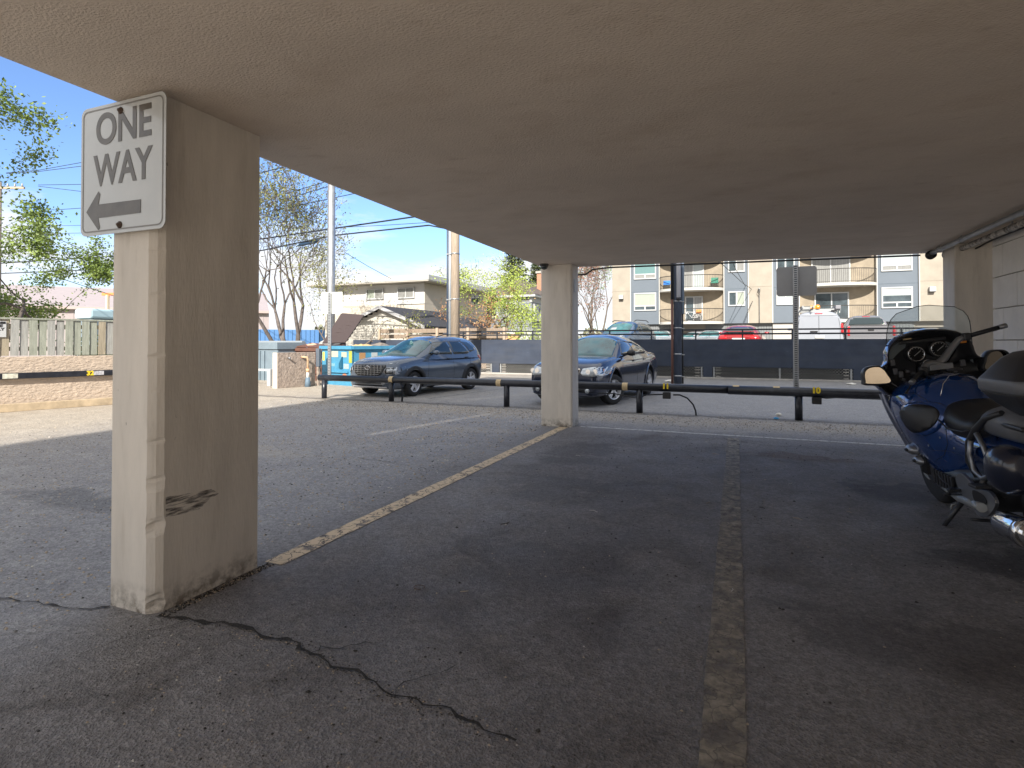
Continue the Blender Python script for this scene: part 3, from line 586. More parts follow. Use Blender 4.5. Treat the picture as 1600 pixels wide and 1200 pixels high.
# notice on the fence
s1 = s_of(13, 510)
nb = empty('fence_notice', 'small black and white notice on the fence at the left edge', 'sign', tuple(WP(s1, -0.1, 1.7)))
mb = MB(); mb.prism([WP(s1 - 0.5, -0.105, 1.53), WP(s1, -0.105, 1.53), WP(s1, -0.105, 1.86), WP(s1 - 0.5, -0.105, 1.86)], nW * 0.004, M_white); part(mb, 'panel', nb)
mb = MB(); mb.prism([WP(s1 - 0.49, -0.1005, 1.80), WP(s1 - 0.01, -0.1005, 1.80), WP(s1 - 0.01, -0.1005, 1.85), WP(s1 - 0.49, -0.1005, 1.85)], nW * 0.002, M_black); part(mb, 'header', nb)
wall_t('SECURITY', s1 - 0.25, 1.825, 0.055, M_white, nb, 'lettering', off=-0.098, bold=0.002, sx=1.3)
wall_t('STORAGE', s1 - 0.25, 1.76, 0.075, M_black, nb, 'lettering', off=-0.1, bold=0.004, sx=1.2)
wall_t('ONLY', s1 - 0.15, 1.69, 0.075, M_black, nb, 'lettering', off=-0.1, bold=0.004, sx=1.2)

# ================================================================== ENCLOSURE BLOCK WITH VENT PIPES
e = empty('concrete_block', 'short free standing wall of rough concrete beside the brown dumpster', 'wall', (-13.3, 13.2, 0))
M_rconc = mat('rough aggregate concrete', (0.30, 0.245, 0.205), 0.95, var=0.3, vs=9, bump=1.0, bs=14, bdist=0.03)
a = Vector((-13.12, 13.25, 0)); b = Vector((-12.80, 14.55, 0)); d = (b - a).normalized(); nn = Vector((d.y, -d.x, 0))
mb = MB(); mb.prism([a, b, b - nn * 0.22, a - nn * 0.22], (0, 0, 1.10), M_rconc); part(mb, 'wall_body', e, bevel=0.01)
mb = MB(); mb.prism([a - d * 0.03, a - d * 0.03 - nn * 0.22, a - nn * 0.22, a], (0, 0, 1.10), mat('sunlit pale concrete', (0.62, 0.56, 0.48), 0.9)); part(mb, 'end_face', e)  # end face's sunlit brightness is put into a paler colour
mb = MB(); mb.tube([a + d * 0.35 + nn * 0.0 + Vector((0, 0, 0.93)), a + d * 0.35 + nn * 0.12 + Vector((0, 0, 0.93))], 0.028, 10, M_steel); part(mb, 'pipe_stub', e)
q = a + d * 0.95 + nn * 0.16
vp = empty('vent_pipe', 'rusty elbowed pipe rising from the ground against the concrete block', 'pipe', tuple(q))
mb = MB(); mb.tube([q + Vector((0, 0, 0.55)), q + Vector((0, 0, 0.88)), q - d * 0.03 + Vector((0, 0, 0.94)), q - d * 0.09 - nn * 0.08 + Vector((0, 0, 0.95)), q - d * 0.12 - nn * 0.16 + Vector((0, 0, 0.95))], 0.035, 10, mat('rusty pipe', (0.55, 0.36, 0.22), 0.7, var=0.3, vs=8)); part(mb, 'rusty_section', vp)
mb = MB(); mb.tube([q + Vector((0, 0, 0.2)), q + Vector((0, 0, 0.56))], 0.045, 10, mat('peeling white paint', (0.65, 0.63, 0.58), 0.7, var=0.4, vs=12)); mb.tube([q + Vector((0, 0, 0.47)), q + Vector((0, 0, 0.58))], 0.06, 10, mat('rusty pipe')); part(mb, 'painted_section', vp)
mb = MB(); mb.tube([q + Vector((0, 0, -0.02)), q + Vector((0, 0, 0.3))], [0.10, 0.065], 12, mat('blue grey paint', (0.12, 0.18, 0.24), 0.6)); part(mb, 'base_sleeve', vp)
q = b + d * 0.10 + nn * 0.02
mb = MB(); mb.box(q + Vector((-0.07, -0.06, 0.62)), q + Vector((0.07, 0.06, 1.22)), mat('dark grey box', (0.10, 0.12, 0.15), 0.5)); mb.box(q + Vector((-0.04, -0.05, -0.01)), q + Vector((0.04, 0.05, 0.62)), M_rconc); tag(mb.build('meter_post', bevel=0.015), 'dark grey box on a slim post at the right end of the concrete block', 'box')

# ================================================================== DUMPSTERS
def frame_box(mb, c0, ex, ey, w_, d_, z0, z1, m): mb.prism([c0, c0 + ex * w_, c0 + ex * w_ + ey * d_, c0 + ey * d_], (0, 0, z1 - z0), m)
ex = Vector((1.64, -0.45, 0)).normalized(); ey = Vector((-ex.y, ex.x, 0))
c0 = Vector((-13.18, 15.3, 0)); M_dblue = mat('turquoise dumpster paint', (0.06, 0.25, 0.40), 0.5, var=0.15, vs=5)
dp = empty('recycling_dumpster', 'turquoise dumpster with open dark ribbed lid behind the grey hatchback', 'dumpster', tuple(c0))
W_, D_ = 1.70, 2.3
mb = MB()
for (p0, p1, m0) in (((0,0),(W_,0),0),((W_,0),(W_,D_),0),((W_,D_),(0,D_),0),((0,D_),(0,0),0)):
    a = c0 + ex*p0[0] + ey*p0[1]; b = c0 + ex*p1[0] + ey*p1[1]; inn = (c0 + ex*W_/2 + ey*D_/2 - (a+b)/2).normalized()*0.04
    mb.prism([a, b, b + inn, a + inn], (0, 0, 1.22), M_dblue)
mb.prism([c0 + Vector((0,0,0.1)) + ex*0.02 + ey*0.02, c0 + ex*(W_-0.02) + ey*0.02 + Vector((0,0,0.1)), c0 + ex*(W_-0.02) + ey*(D_-0.02) + Vector((0,0,0.1)), c0 + ex*0.02 + ey*(D_-0.02) + Vector((0,0,0.1))], (0, 0, 0.04), M_dblue)
part(mb, 'bin_body', dp)
mb = MB()
for (p0, p1) in (((-0.04,-0.04),(W_+0.04,-0.04)),((W_+0.04,-0.04),(W_+0.04,D_+0.04)),((W_+0.04,D_+0.04),(-0.04,D_+0.04)),((-0.04,D_+0.04),(-0.04,-0.04))):
    mb.obox(c0 + ex*p0[0] + ey*p0[1] + Vector((0,0,1.25)), c0 + ex*p1[0] + ey*p1[1] + Vector((0,0,1.25)), 0.09, 0.11, M_dblue)
part(mb, 'rim', dp)
def on_front(u0, u1, z0, z1, t=0.006, off=0.0): return ([c0 + ex*u0 - ey*off + Vector((0,0,z0)), c0 + ex*u1 - ey*off + Vector((0,0,z0)), c0 + ex*u1 - ey*off + Vector((0,0,z1)), c0 + ex*u0 - ey*off + Vector((0,0,z1))], -ey*t)
mb = MB(); mb.prism(*on_front(0.12, 1.5, 0.42, 0.47, 0.07), M_dblue); part(mb, 'lifting_ledge', dp)
mb = MB(); mb.prism([c0 + ex*1.02 + Vector((0,0,0.56)), c0 + ex*1.18 + Vector((0,0,0.56)), c0 + ex*1.18 + Vector((0,0,0.95)), c0 + ex*1.02 + Vector((0,0,0.72))], -ey*0.05, mat('deep turquoise', (0.01, 0.09, 0.16), 0.5)); part(mb, 'lifting_pocket', dp)
for (u0, u1, z0, z1, cc) in ((0.50,0.92,0.93,1.13,(0.42,0.45,0.36)),(1.10,1.38,0.93,1.10,(0.40,0.42,0.32)),(1.50,1.66,0.75,1.14,(0.35,0.38,0.06)),(0.46,0.75,0.62,0.72,(0.16,0.34,0.42)),(0.05,0.16,0.8,1.1,(0.62,0.6,0.10)),(1.22,1.5,0.55,0.72,(0.30,0.38,0.40))):
    mb = MB(); mb.prism(*on_front(u0, u1, z0, z1), mat('sticker %.2f %.2f' % (cc[0], cc[2]), cc, 0.5, var=0.1, vs=20)); part(mb, 'sticker', dp)
mb = MB(); cxx = c0 + ex*1.28 + Vector((0,0,0.32)) - ey*0.002; mb.prism([cxx + Vector((0,0,0.1)), cxx + ex*0.16, cxx - Vector((0,0,0.1)), cxx - ex*0.16], -ey*0.006, mat('red diamond sticker', (0.55, 0.22, 0.12), 0.5)); part(mb, 'sticker', dp)
for i, (v0, v1, z0, z1, cc) in enumerate(((0.25,0.5,0.85,1.08,(0.38,0.22,0.10)),(0.75,1.0,0.85,1.08,(0.42,0.45,0.45)),(0.35,0.65,0.62,0.8,(0.65,0.62,0.55)))):
    mb = MB(); p = c0 + ex*(W_+0.001) ; mb.prism([p + ey*v0 + Vector((0,0,z0)), p + ey*v1 + Vector((0,0,z0)), p + ey*v1 + Vector((0,0,z1)), p + ey*v0 + Vector((0,0,z1))], ex*0.006, mat('side sticker %d' % i, cc, 0.5)); part(mb, 'sticker', dp)
# open lid
l0 = c0 + ex*0.0 + ey*0.25 + Vector((0,0,1.32)); l1 = c0 + ex*1.15 + ey*0.25 + Vector((0,0,1.32))
t0 = AD(534, 490, 20.3); t1 = AD(569, 493, 20.0); l0 = AD(504, 537, 19.2); l1 = AD(540, 536, 18.9)
nl = (l1 - l0).cross(t0 - l0).normalized(); M_lid = mat('dark brown lid plastic', (0.055, 0.038, 0.036), 0.5)
ld = MB(); ld.prism([l0, l1, t1, t0], nl*0.03, M_lid); lido = part(ld, 'lid', dp)
for i in range(1, 8):
    q = MB(); tt = i / 8; q.obox(l0.lerp(t0, tt) - nl*0.005, l1.lerp(t1, tt) - nl*0.005, 0.07, 0.05, M_lid, up=tuple(nl)); part(q, 'lid_rib', dp)
# contents heaped above the rim
for i, (u, v, s_, cc, lab) in enumerate(((1.35, 0.6, 0.45, (0.55,0.38,0.18), 'flattened tan cardboard heaped in the turquoise dumpster'), (1.2, 1.5, 0.5, (0.22,0.19,0.16), 'dark grey rubbish heaped at the back of the turquoise dumpster'), (0.9, 0.5, 0.3, (0.25,0.08,0.14), 'purple red scrap on top of the turquoise dumpster'))):
    mb = MB(); crumple(mb, c0 + ex*u + ey*v + Vector((0,0,1.12)), s_, mat('rubbish %d' % i, cc, 0.8), 30 + i, 0.28); tag(mb.build('rubbish'), lab, 'rubbish')
# brown dumpster
c1 = Vector((-15.6, 16.6, 0)); ex2 = Vector((1, -0.16, 0)).normalized(); ey2 = Vector((-ex2.y, ex2.x, 0)); M_br = mat('brown dumpster paint', (0.13, 0.062, 0.045), 0.55, var=0.2, vs=5)
bd = empty('brown_dumpster', 'brown steel dumpster piled with rubbish behind the concrete block', 'dumpster', tuple(c1))
Wb, Db = 2.15, 1.5; mb = MB()
for (p0, p1) in (((0,0),(Wb,0)),((Wb,0),(Wb,Db)),((Wb,Db),(0,Db)),((0,Db),(0,0))):
    a = c1 + ex2*p0[0] + ey2*p0[1]; b = c1 + ex2*p1[0] + ey2*p1[1]; inn = (c1 + ex2*Wb/2 + ey2*Db/2 - (a+b)/2).normalized()*0.04
    mb.prism([a, b, b + inn, a + inn], (0, 0, 1.12), M_br)
part(mb, 'bin_body', bd)
mb = MB(); mb.prism([c1 + Vector((0,0,1.1)) - ey2*0.06 - ex2*0.05, c1 + ex2*(Wb+0.05) - ey2*0.06 + Vector((0,0,1.1)), c1 + ex2*(Wb+0.05) + Vector((0,0,1.1)), c1 - ex2*0.05 + Vector((0,0,1.1))], (0, 0, 0.12), M_br); part(mb, 'rim', bd)
mb = MB(); mb.obox(c1 + ex2*0.4 - ey2*0.05 + Vector((0,0,0.78)), c1 + ex2*Wb - ey2*0.05 + Vector((0,0,0.70)), 0.08, 0.10, M_br); mb.obox(c1 + ex2*0.4 - ey2*0.05 + Vector((0,0,0.42)), c1 + ex2*Wb - ey2*0.05 + Vector((0,0,0.22)), 0.08, 0.10, M_br); part(mb, 'side_channel', bd)
mb = MB(); p = c1 + ex2*1.98 - ey2*0.01; mb.prism([p + Vector((0,0,0.62)), p + ex2*0.15 + Vector((0,0,0.62)), p + ex2*0.15 + Vector((0,0,1.0)), p + Vector((0,0,1.0))], -ey2*0.005, mat('blue label', (0.02, 0.12, 0.2), 0.5)); part(mb, 'sticker', bd)
for (u, z) in ((1.45, 0.28), (1.5, 0.9)):
    mb = MB(); p = c1 + ex2*u - ey2*0.10; mb.box(p + Vector((-0.06, 0, z)), p + Vector((0.06, 0.04, z + 0.24)), mat('orange reflector', (0.75, 0.33, 0.02), 0.5)); part(mb, 'reflector', bd)
lb = MB(); a = c1 + ex2*0.1 + Vector((0,0,1.24)); lb.prism([a, a + ex2*1.9 + Vector((0,0,-0.02)), a + ex2*1.9 + ey2*0.7 + Vector((0,0,0.05)), a + ey2*0.7 + Vector((0,0,0.12))], (0,0,0.04), M_br); part(lb, 'lid', bd)
for i, (u, v, s_, cc, lab, fl) in enumerate(((1.1, 0.9, 0.62, (0.42,0.40,0.38), 'grey white bag spilling over the top of the brown dumpster', 0.3), (1.55, 0.7, 0.34, (0.03,0.03,0.035), 'black rubbish bag on top of the brown dumpster', 0.5), (0.45, 0.45, 0.3, (0.55,0.36,0.25), 'pinkish cardboard sticking out of the brown dumpster', 0.35))):
    mb = MB(); crumple(mb, c1 + ex2*u + ey2*v + Vector((0,0,1.18)), s_, mat('sack %d' % i, cc, 0.6), 40 + i, fl); tag(mb.build('rubbish_bag'), lab, 'rubbish')
# blue grey storage bin at the pillar's edge
M_bg = mat('blue grey steel', (0.17, 0.22, 0.26), 0.5, var=0.1, vs=3)
sb = empty('storage_bin', 'pale blue grey steel bin between the front pillar and the brown dumpster', 'bin', (-18, 15.5, 0)); p0 = AD(380, 537, 21.5); p1_ = AD(434, 537, 20.5)
p0.z = 0; p1_.z = 0; dd = (p1_ - p0).normalized(); nb_ = Vector((-dd.y, dd.x, 0)); mb = MB(); mb.prism([p0, p1_, p1_ + nb_*1.2, p0 + nb_*1.2], (0, 0, 1.16), M_bg); part(mb, 'bin_body', sb)
mb = MB(); mb.prism([p0 - nb_*0.06, p1_ + dd*0.05 - nb_*0.06, p1_ + dd*0.05 + nb_*1.25, p0 + nb_*1.25], (0, 0, 0.25), M_bg); o = part(mb, 'bin_lid', sb); o.location.z += 1.17
for i in range(5):
    mb = MB(); mb.obox(p0 + dd*(0.25 + i*0.26) - nb_*0.02, p0 + dd*(0.25 + i*0.26) - nb_*0.02 + Vector((0,0,1.1)), 0.07, 0.05, M_bg); part(mb, 'rib', sb)
e = empty('white_gate_post', 'short white post with a horizontal arm behind the pillar edge', 'post', tuple(AD(422, 604, 18.2)))
a = AD(422, 606, 18.2); mb = MB(); mb.box(a + Vector((-0.07, -0.07, -a.z)), a + Vector((0.07, 0.07, 0.62)), M_white); part(mb, 'post', e, bevel=0.01)
mb = MB(); mb.obox(a + Vector((0, 0, 0.58 )), a + Vector((-1.8, 0.1, 0.58)), 0.05, 0.07, M_white); part(mb, 'arm', e)
mb = MB(); a = AD(402, 530, 28); b = AD(472, 529, 26); mb.prism([a - Vector((0,0,a.z)), b - Vector((0,0,b.z)), b - Vector((0,0,b.z)) + Vector((0,0.2,0)), a - Vector((0,0,a.z)) + Vector((0,0.2,0))], (0, 0, 1.50), mat('pale blue panel', (0.26, 0.30, 0.34), 0.6)); tag(mb.build('low_fence'), 'pale panel fence behind the brown dumpster and storage bin', 'fence')
# ================================================================== RETAINING WALL OF THE UPPER LOT
WY = 23.2; DZ = 0.85
rw = empty('retaining_wall', 'long dark blue painted concrete wall of the raised car park with mesh openings', 'wall', (0, WY, 0))
opens = [(-17.4, -13.4), (-12.9, -10.30), (-9.95, -6.2), (-5.6, -1.20), (-0.86, 3.92), (4.4, 9.0)]
mb = MB(); mb.box((-18, WY, 0.46), (14, WY + 0.22, 1.545), M_darkblue)
xs = [-18] + [v for o in opens for v in o] + [14]
for a, b in zip(xs[0::2], xs[1::2]): mb.box((a, WY, -0.05), (b, WY + 0.22, 0.462), M_darkblue)
part(mb, 'wall_body', rw)
mb = MB(); mb.box((-18, WY - 0.18, -0.02), (14, WY - 0.004, 0.06), M_conc); part(mb, 'footing', rw, bevel=0.02)
M_wire = mat('chain link wire', (0.45, 0.45, 0.44), 0.5, metal=0.5)
for (a, b) in opens:
    mb = MB(); z0, z1 = 0.0, 0.46; st = 0.11; h = z1 - z0; x = a - h
    while x < b:
        for sgn in (1, -1):
            pa = (x, z0) if sgn > 0 else (x, z1); pb = (x + h, z1) if sgn > 0 else (x + h, z0)
            (xa, za), (xb, zb) = pa, pb
            if xa < a: za += (a - xa) * (zb - za) / (xb - xa); xa = a
            if xb > b: zb = za + (b - xa) * (zb - za) / (xb - xa); xb = b
            if xb > xa + 0.01: mb.obox((xa, WY + 0.06, za), (xb, WY + 0.06, zb), 0.007, 0.010, M_wire, up=(0, 1, 0))
        x += st
    part(mb, 'mesh_panel', rw)
    mb = MB()
    for x in ([a + 0.06, b - 0.06, (a + b) / 2]): mb.box((x - 0.03, WY + 0.02, 0), (x + 0.03, WY + 0.10, 0.46), M_dsteel)
    for x in (a + 0.22, b - 0.22):
        for z in (0.08, 0.2, 0.32, 0.42): mb.box((x - 0.09, WY + 0.03, z), (x + 0.09, WY + 0.07, z + 0.03), M_conc)
    part(mb, 'mesh_frame', rw)
mb = MB(); mb.box((-18, WY + 5.0, 0), (20, WY + 5.1, DZ - 0.3), M_black); struct(mb.build('parkade_back'))
mb = MB(); mb.box((-12.2, WY + 0.23, DZ - 0.25), (45, 75, DZ), mat('upper lot concrete', (0.25, 0.235, 0.215), 0.9, var=0.12, vs=1.0, bump=0.3, bs=20)); struct(mb.build('upper_parking_deck'))
# railing
rg = empty('deck_railing', 'dark two bar metal railing along the top of the dark blue wall', 'railing', (0, WY + 0.05, 1.545)); M_rg = mat('railing paint', (0.010, 0.014, 0.022), 0.6)
for z in (1.75, 1.915):
    mb = MB(); mb.box((-12.0, WY + 0.04, z - 0.03), (14, WY + 0.08, z + 0.03), M_rg); part(mb, 'bar', rg)
x = -11.8
while x < 14:
    mb = MB(); mb.box((x - 0.025, WY + 0.035, 1.54), (x + 0.025, WY + 0.085, 1.89), M_rg); part(mb, 'post', rg); x += 1.72

# ================================================================== FAR APARTMENTS
FY = 48.0
ap = empty('far_apartments', 'three storey apartment building of tan concrete and blue grey panels with curved balconies', 'building', (3, FY, DZ))
M_tan = mat('tan concrete facade', (0.325, 0.29, 0.24), 0.9, var=0.10, vs=1.2, bump=0.3, bs=8)
M_tan2 = mat('tan balcony wall', (0.29, 0.245, 0.185), 0.9, var=0.14, vs=2.5, bump=0.4, bs=14)
M_bp = mat('blue grey facade panel', (0.125, 0.15, 0.18), 0.75, var=0.05, vs=0.7)
M_slat = mat('grey vertical siding', (0.19, 0.20, 0.205), 0.8)
M_off = mat('off white trim', (0.48, 0.47, 0.44), 0.6)
TOP = 11.4; B0 = 2.95
def seg(x0, x1, m, dy, z0=B0, nm='facade_panel'):
    mb = MB(); mb.box((x0, FY - dy, z0), (x1, FY + 8, TOP), m); part(mb, nm, ap)
cols = [(-9.9, -8.36, M_tan, 0.10), (-8.30, -5.97, M_bp, 0.0), (-5.90, -0.90, M_tan2, -0.25), (-0.84, 0.92, M_bp, 0.0), (0.95, 2.66, M_tan, 0.14), (2.70, 4.52, M_bp, 0.0), (4.56, 9.62, M_tan2, -0.25), (9.66, 12.20, M_bp, 0.0), (12.26, 24.0, M_tan, 0.10)]
for c_ in cols: seg(*c_)
for x in (-8.33, -5.935, -0.87, 0.935, 2.68, 4.54, 9.64, 12.23):
    mb = MB(); mb.box((x - 0.033, FY - 0.16, B0), (x + 0.033, FY + 1, TOP), M_off); part(mb, 'corner_trim', ap)
for x0, x1 in ((-8.30, -5.97), (-0.84, 0.92), (2.70, 4.52), (9.66, 12.20)):
    mb = MB()
    for z in (5.70, 8.42): mb.box((x0, FY - 0.012, z), (x1, FY - 0.002, z + 0.03), mat('panel seam', (0.10, 0.13, 0.16), 0.8))
    part(mb, 'panel_seam', ap)
for x0, x1, dy in ((-9.9, -8.36, .10), (0.95, 2.66, .14), (12.26, 24, .10)):
    mb = MB()
    for z in (5.80, 8.55): mb.box((x0, FY - dy - 0.012, z), (x1, FY - dy - 0.002, z + 0.03), mat('concrete seam', (0.25, 0.22, 0.18), 0.9))
    part(mb, 'panel_seam', ap)
mb = MB(); mb.box((-9.6, FY + 0.4, DZ), (24, FY + 7, B0 - 0.002), mat('grey tan entrance wall', (0.30, 0.27, 0.23), 0.9)); part(mb, 'ground_floor', ap)  # ground floor wall in one even grey tan
for xa, xb in ((-8.2, -4.35), (-2.3, 2.65), (5.05, 12)):
    x = xa; mb = MB(); mb.box((xa, FY + 0.36, DZ), (xb, FY + 0.398, B0 - 0.004), M_slat)
    while x < xb - 0.16: mb.box((x, FY + 0.30, DZ), (x + 0.16, FY + 0.362, B0 - 0.004), M_slat); x += 0.19
    part(mb, 'ground_floor_siding', ap)
mb = MB(); mb.box((2.7, FY + 0.2, 1.6), (5.0, FY + 0.39, 2.9), mat('garage door', (0.42, 0.40, 0.37), 0.8)); part(mb, 'garage_door', ap)
M_cur = mat('pale curtain glass', (0.32, 0.355, 0.30), 0.25, var=0.08, vs=3, stretch=(14, 1, 0.3), coat=0.5)
M_bl = mat('white blind glass', (0.36, 0.40, 0.40), 0.25, coat=0.5)
M_teal = mat('teal curtain glass', (0.12, 0.22, 0.22), 0.2, var=0.1, vs=3, stretch=(12, 1, 0.3), coat=0.5)
M_dg = mat('dim room glass', (0.06, 0.08, 0.09), 0.06, var=0.5, vs=1.2, coat=0.5)
M_gg = mat('grey curtain glass', (0.24, 0.24, 0.23), 0.2, var=0.2, vs=2, stretch=(10, 1, 0.3), coat=0.5)
def wpart(mb, name, parent):
    o = mb.build(name); loc = Vector(parent.matrix_basis.translation); p = parent.parent
    if p: loc = loc + Vector(p.matrix_basis.translation)
    o.data.transform(Matrix.Translation(-loc)); o.parent = parent; return o
def window(root, x0, x1, z0, z1, Y, panes, bars, t=0.09):
    mb = MB(); mb.box((x0, Y - 0.10, z0), (x0 + t, Y, z1), M_white); mb.box((x1 - t, Y - 0.10, z0), (x1, Y, z1), M_white)
    mb.box((x0 + t, Y - 0.10, z0), (x1 - t, Y, z0 + t), M_white); mb.box((x0 + t, Y - 0.10, z1 - t), (x1 - t, Y, z1), M_white)
    for b in bars: mb.box((b[0], Y - 0.085, b[1]), (b[2], Y - 0.002, b[3]), M_white)
    fr = part(mb, 'window', root)
    for (a, b, c, d, m) in panes:
        q = MB(); q.box((a, Y - 0.05, b), (c, Y - 0.03, d), m); o = wpart(q, 'pane', fr); o.data.transform(Matrix.Translation(Vector((0,0,0))))
    return fr
def big_window(x0, x1, z0, z1, top, lo, Y=FY, split=0.27, blind=None):
    zz = z0 + (z1 - z0) * split; xm = (x0 + x1) / 2
    panes = [(x0+.09, zz+.05, x1-.09, z1-.09, top), (x0+.09, z0+.09, xm-.05, zz-.05, lo), (xm+.05, z0+.09, x1-.09, zz-.05, lo)]
    bars = [(x0+.09, zz-.05, x1-.09, zz+.05), (xm-.05, z0+.09, xm+.05, zz-.05)]
    if blind: panes[0] = (x0+.09, zz+.05, x1-.09, zz + .05 + blind, M_dg); panes.append((x0+.09, zz+.051+blind, x1-.09, z1-.09, top))
    window(ap, x0, x1, z0, z1, Y, panes, bars)
def two_pane(x0, x1, z0, z1, ml, mr_, Y=FY):
    xm = (x0 + x1) / 2; window(ap, x0, x1, z0, z1, Y, [(x0+.09, z0+.09, xm-.05, z1-.09, ml), (xm+.05, z0+.09, x1-.09, z1-.09, mr_)], [(xm-.05, z0+.09, xm+.05, z1-.09)])
big_window(-8.05, -6.2, 4.10, 5.62, M_cur, M_dg); big_window(-8.05, -6.2, 6.78, 8.3, M_teal, M_gg)
two_pane(-0.56, 0.70, 4.33, 5.50, M_dg, M_cur); two_pane(-0.56, 0.70, 7.05, 8.22, M_dg, M_gg)
two_pane(2.95, 4.25, 4.33, 5.50, M_bl, M_bl); two_pane(2.95, 4.25, 7.05, 8.22, M_dg, M_dg)
big_window(9.92, 11.84, 3.92, 5.45, M_bl, M_dg, blind=0.45); big_window(9.92, 11.84, 6.62, 8.15, M_bl, M_gg)
def balcony(x0, x1, z, depth, door, items=True):
    """curved slab with baluster railing; z = top of slab"""
    n = 28; xc = (x0 + x1) / 2; hw = (x1 - x0) / 2; Yb = FY + 0.24
    arc = [(xc + hw * math.cos(a), FY - 0.02 - depth * math.sin(a) ** 0.9 if 0 < a < math.pi else FY - 0.02) for a in [math.pi * i / n for i in range(n + 1)]]
    mb = MB(); mb.prism([(x1, Yb, z - 0.2)] + [(x, y, z - 0.2) for x, y in arc] + [(x0, Yb, z - 0.2)], (0, 0, 0.2), M_off); b = part(mb, 'balcony', ap)
    mb = MB(); pts = [(x, y + 0.05, z + 1.02) for x, y in arc]
    mb.tube(pts, 0.032, 6, mat('railing bronze', (0.03, 0.027, 0.025), 0.5)); mb.tube([(x, y + 0.05, z + 0.10) for x, y in arc], 0.015, 5, mat('railing bronze')); wpart(mb, 'handrail', b)
    mb = MB(); L_ = 0; last = Vector(pts[0]); acc = 0.0
    for p in pts[1:]:
        p = Vector(p); sl = (p - last).length; t = 0.13 - acc
        while t < sl:
            q = last.lerp(p, t / sl); mb.box((q.x - 0.009, q.y - 0.009, z), (q.x + 0.009, q.y + 0.009, z + 1.02), mat('railing bronze')); t += 0.13
        acc = (acc + sl) % 0.13; last = p
    wpart(mb, 'balusters', b)
    (dx0, dx1, ml, mr_) = door; Yd = FY + 0.25; xm = (dx0 + dx1) / 2
    window(ap, dx0, dx1, z + 0.02, z + 2.12, Yd, [(dx0+.09, z+.11, xm-.04, z+2.03, ml), (xm+.04, z+.11, dx1-.09, z+2.03, mr_)], [(xm-.04, z+.11, xm+.04, z+2.03)])
for z, dl, dr in ((3.10, (-3.9, -2.5, M_dg, M_gg), (5.6, 7.9, M_dg, M_dg)), (5.80, (-4.1, -2.4, M_gg, M_bl), (5.4, 8.0, M_gg, M_gg)), (8.50, (-4.1, -2.4, M_gg, M_gg), (5.4, 8.0, M_dg, M_gg))):
    balcony(-5.9, -0.9, z, 1.45, dl); balcony(4.56, 9.62, z, 1.45, dr)
# small things on the balconies
M_bike = mat('bicycle white', (0.7, 0.7, 0.7), 0.4)
bk = empty('balcony_bicycle', 'white bicycle standing on the lower left curved balcony', 'bicycle', (-3.3, FY - 0.7, 3.1))
for x in (-3.85, -2.85):
    mb = MB(); mb.tube([(x + 0.32 * math.cos(a), FY - 0.7, 3.44 + 0.32 * math.sin(a)) for a in [k * math.pi / 10 for k in range(21)]], 0.022, 5, M_rubber, cap=False); part(mb, 'wheel', bk)
mb = MB()
for a, b in (((-3.85,3.44),(-3.65,3.95)), ((-3.65,3.9),(-3.1,3.85)), ((-3.65,3.85),(-3.3,3.42)), ((-3.3,3.42),(-3.08,3.95)), ((-3.3,3.42),(-2.85,3.44)), ((-3.1,3.85),(-2.85,3.44))): mb.tube([(a[0], FY-.7, a[1]), (b[0], FY-.7, b[1])], 0.024, 6, M_bike)
part(mb, 'frame', bk)
mb = MB(); mb.cbox((-2.75, FY - 0.75, 3.92), (0.42, 0.3, 0.3), mat('orange basket', (0.75, 0.28, 0.08), 0.7)); tag(mb.build('basket', bevel=0.04), 'orange basket beside the white bicycle on the lower balcony', 'basket')
for (x, z, sx, sz, c, lab) in ((-5.3, 5.8, 0.55, 0.75, (0.03, 0.22, 0.62), 'blue folded chair on the upper left balcony'), (-1.55, 5.8, 0.55, 0.85, (0.04, 0.22, 0.15), 'green patio chair on the right end of the upper left balcony')):
    e = empty('patio_chair', lab, 'chair', (x, FY - 0.45, z)); m = mat('chair cloth %.2f' % c[0], c, 0.7)
    mb = MB(); mb.box((x - sx/2, FY - 0.62, z + 0.38), (x + sx/2, FY - 0.25, z + 0.43), m); part(mb, 'seat', e)
    mb = MB(); mb.box((x - sx/2, FY - 0.28, z + 0.43), (x + sx/2, FY - 0.24, z + sz), m); part(mb, 'backrest', e)
    for i in (-1, 1):
        for j in (-0.6, -0.27): mb = MB(); mb.box((x + i*(sx/2 - .03) - .015, FY + j - .015, z), (x + i*(sx/2 - .03) + .015, FY + j + .015, z + 0.4), M_black); part(mb, 'leg', e)
for (x, z, lab) in ((-9.1, 5.3, 'small white wall lamp box on the left concrete facade strip'), (12.95, 5.2, 'square grey wall lamp box on the right concrete facade strip')):
    e = empty('wall_lamp', lab, 'lamp', (x, FY - 0.2, z)); mb = MB(); mb.cbox((x, FY - 0.28, z), (0.36, 0.32, 0.34), M_off if x < 0 else mat('lamp grey', (0.5, 0.5, 0.5), 0.5)); part(mb, 'housing', e, bevel=0.02)
    mb = MB(); mb.cbox((x, FY - 0.25, z - 0.2), (0.34, 0.26, 0.05), M_black); part(mb, 'lens', e)
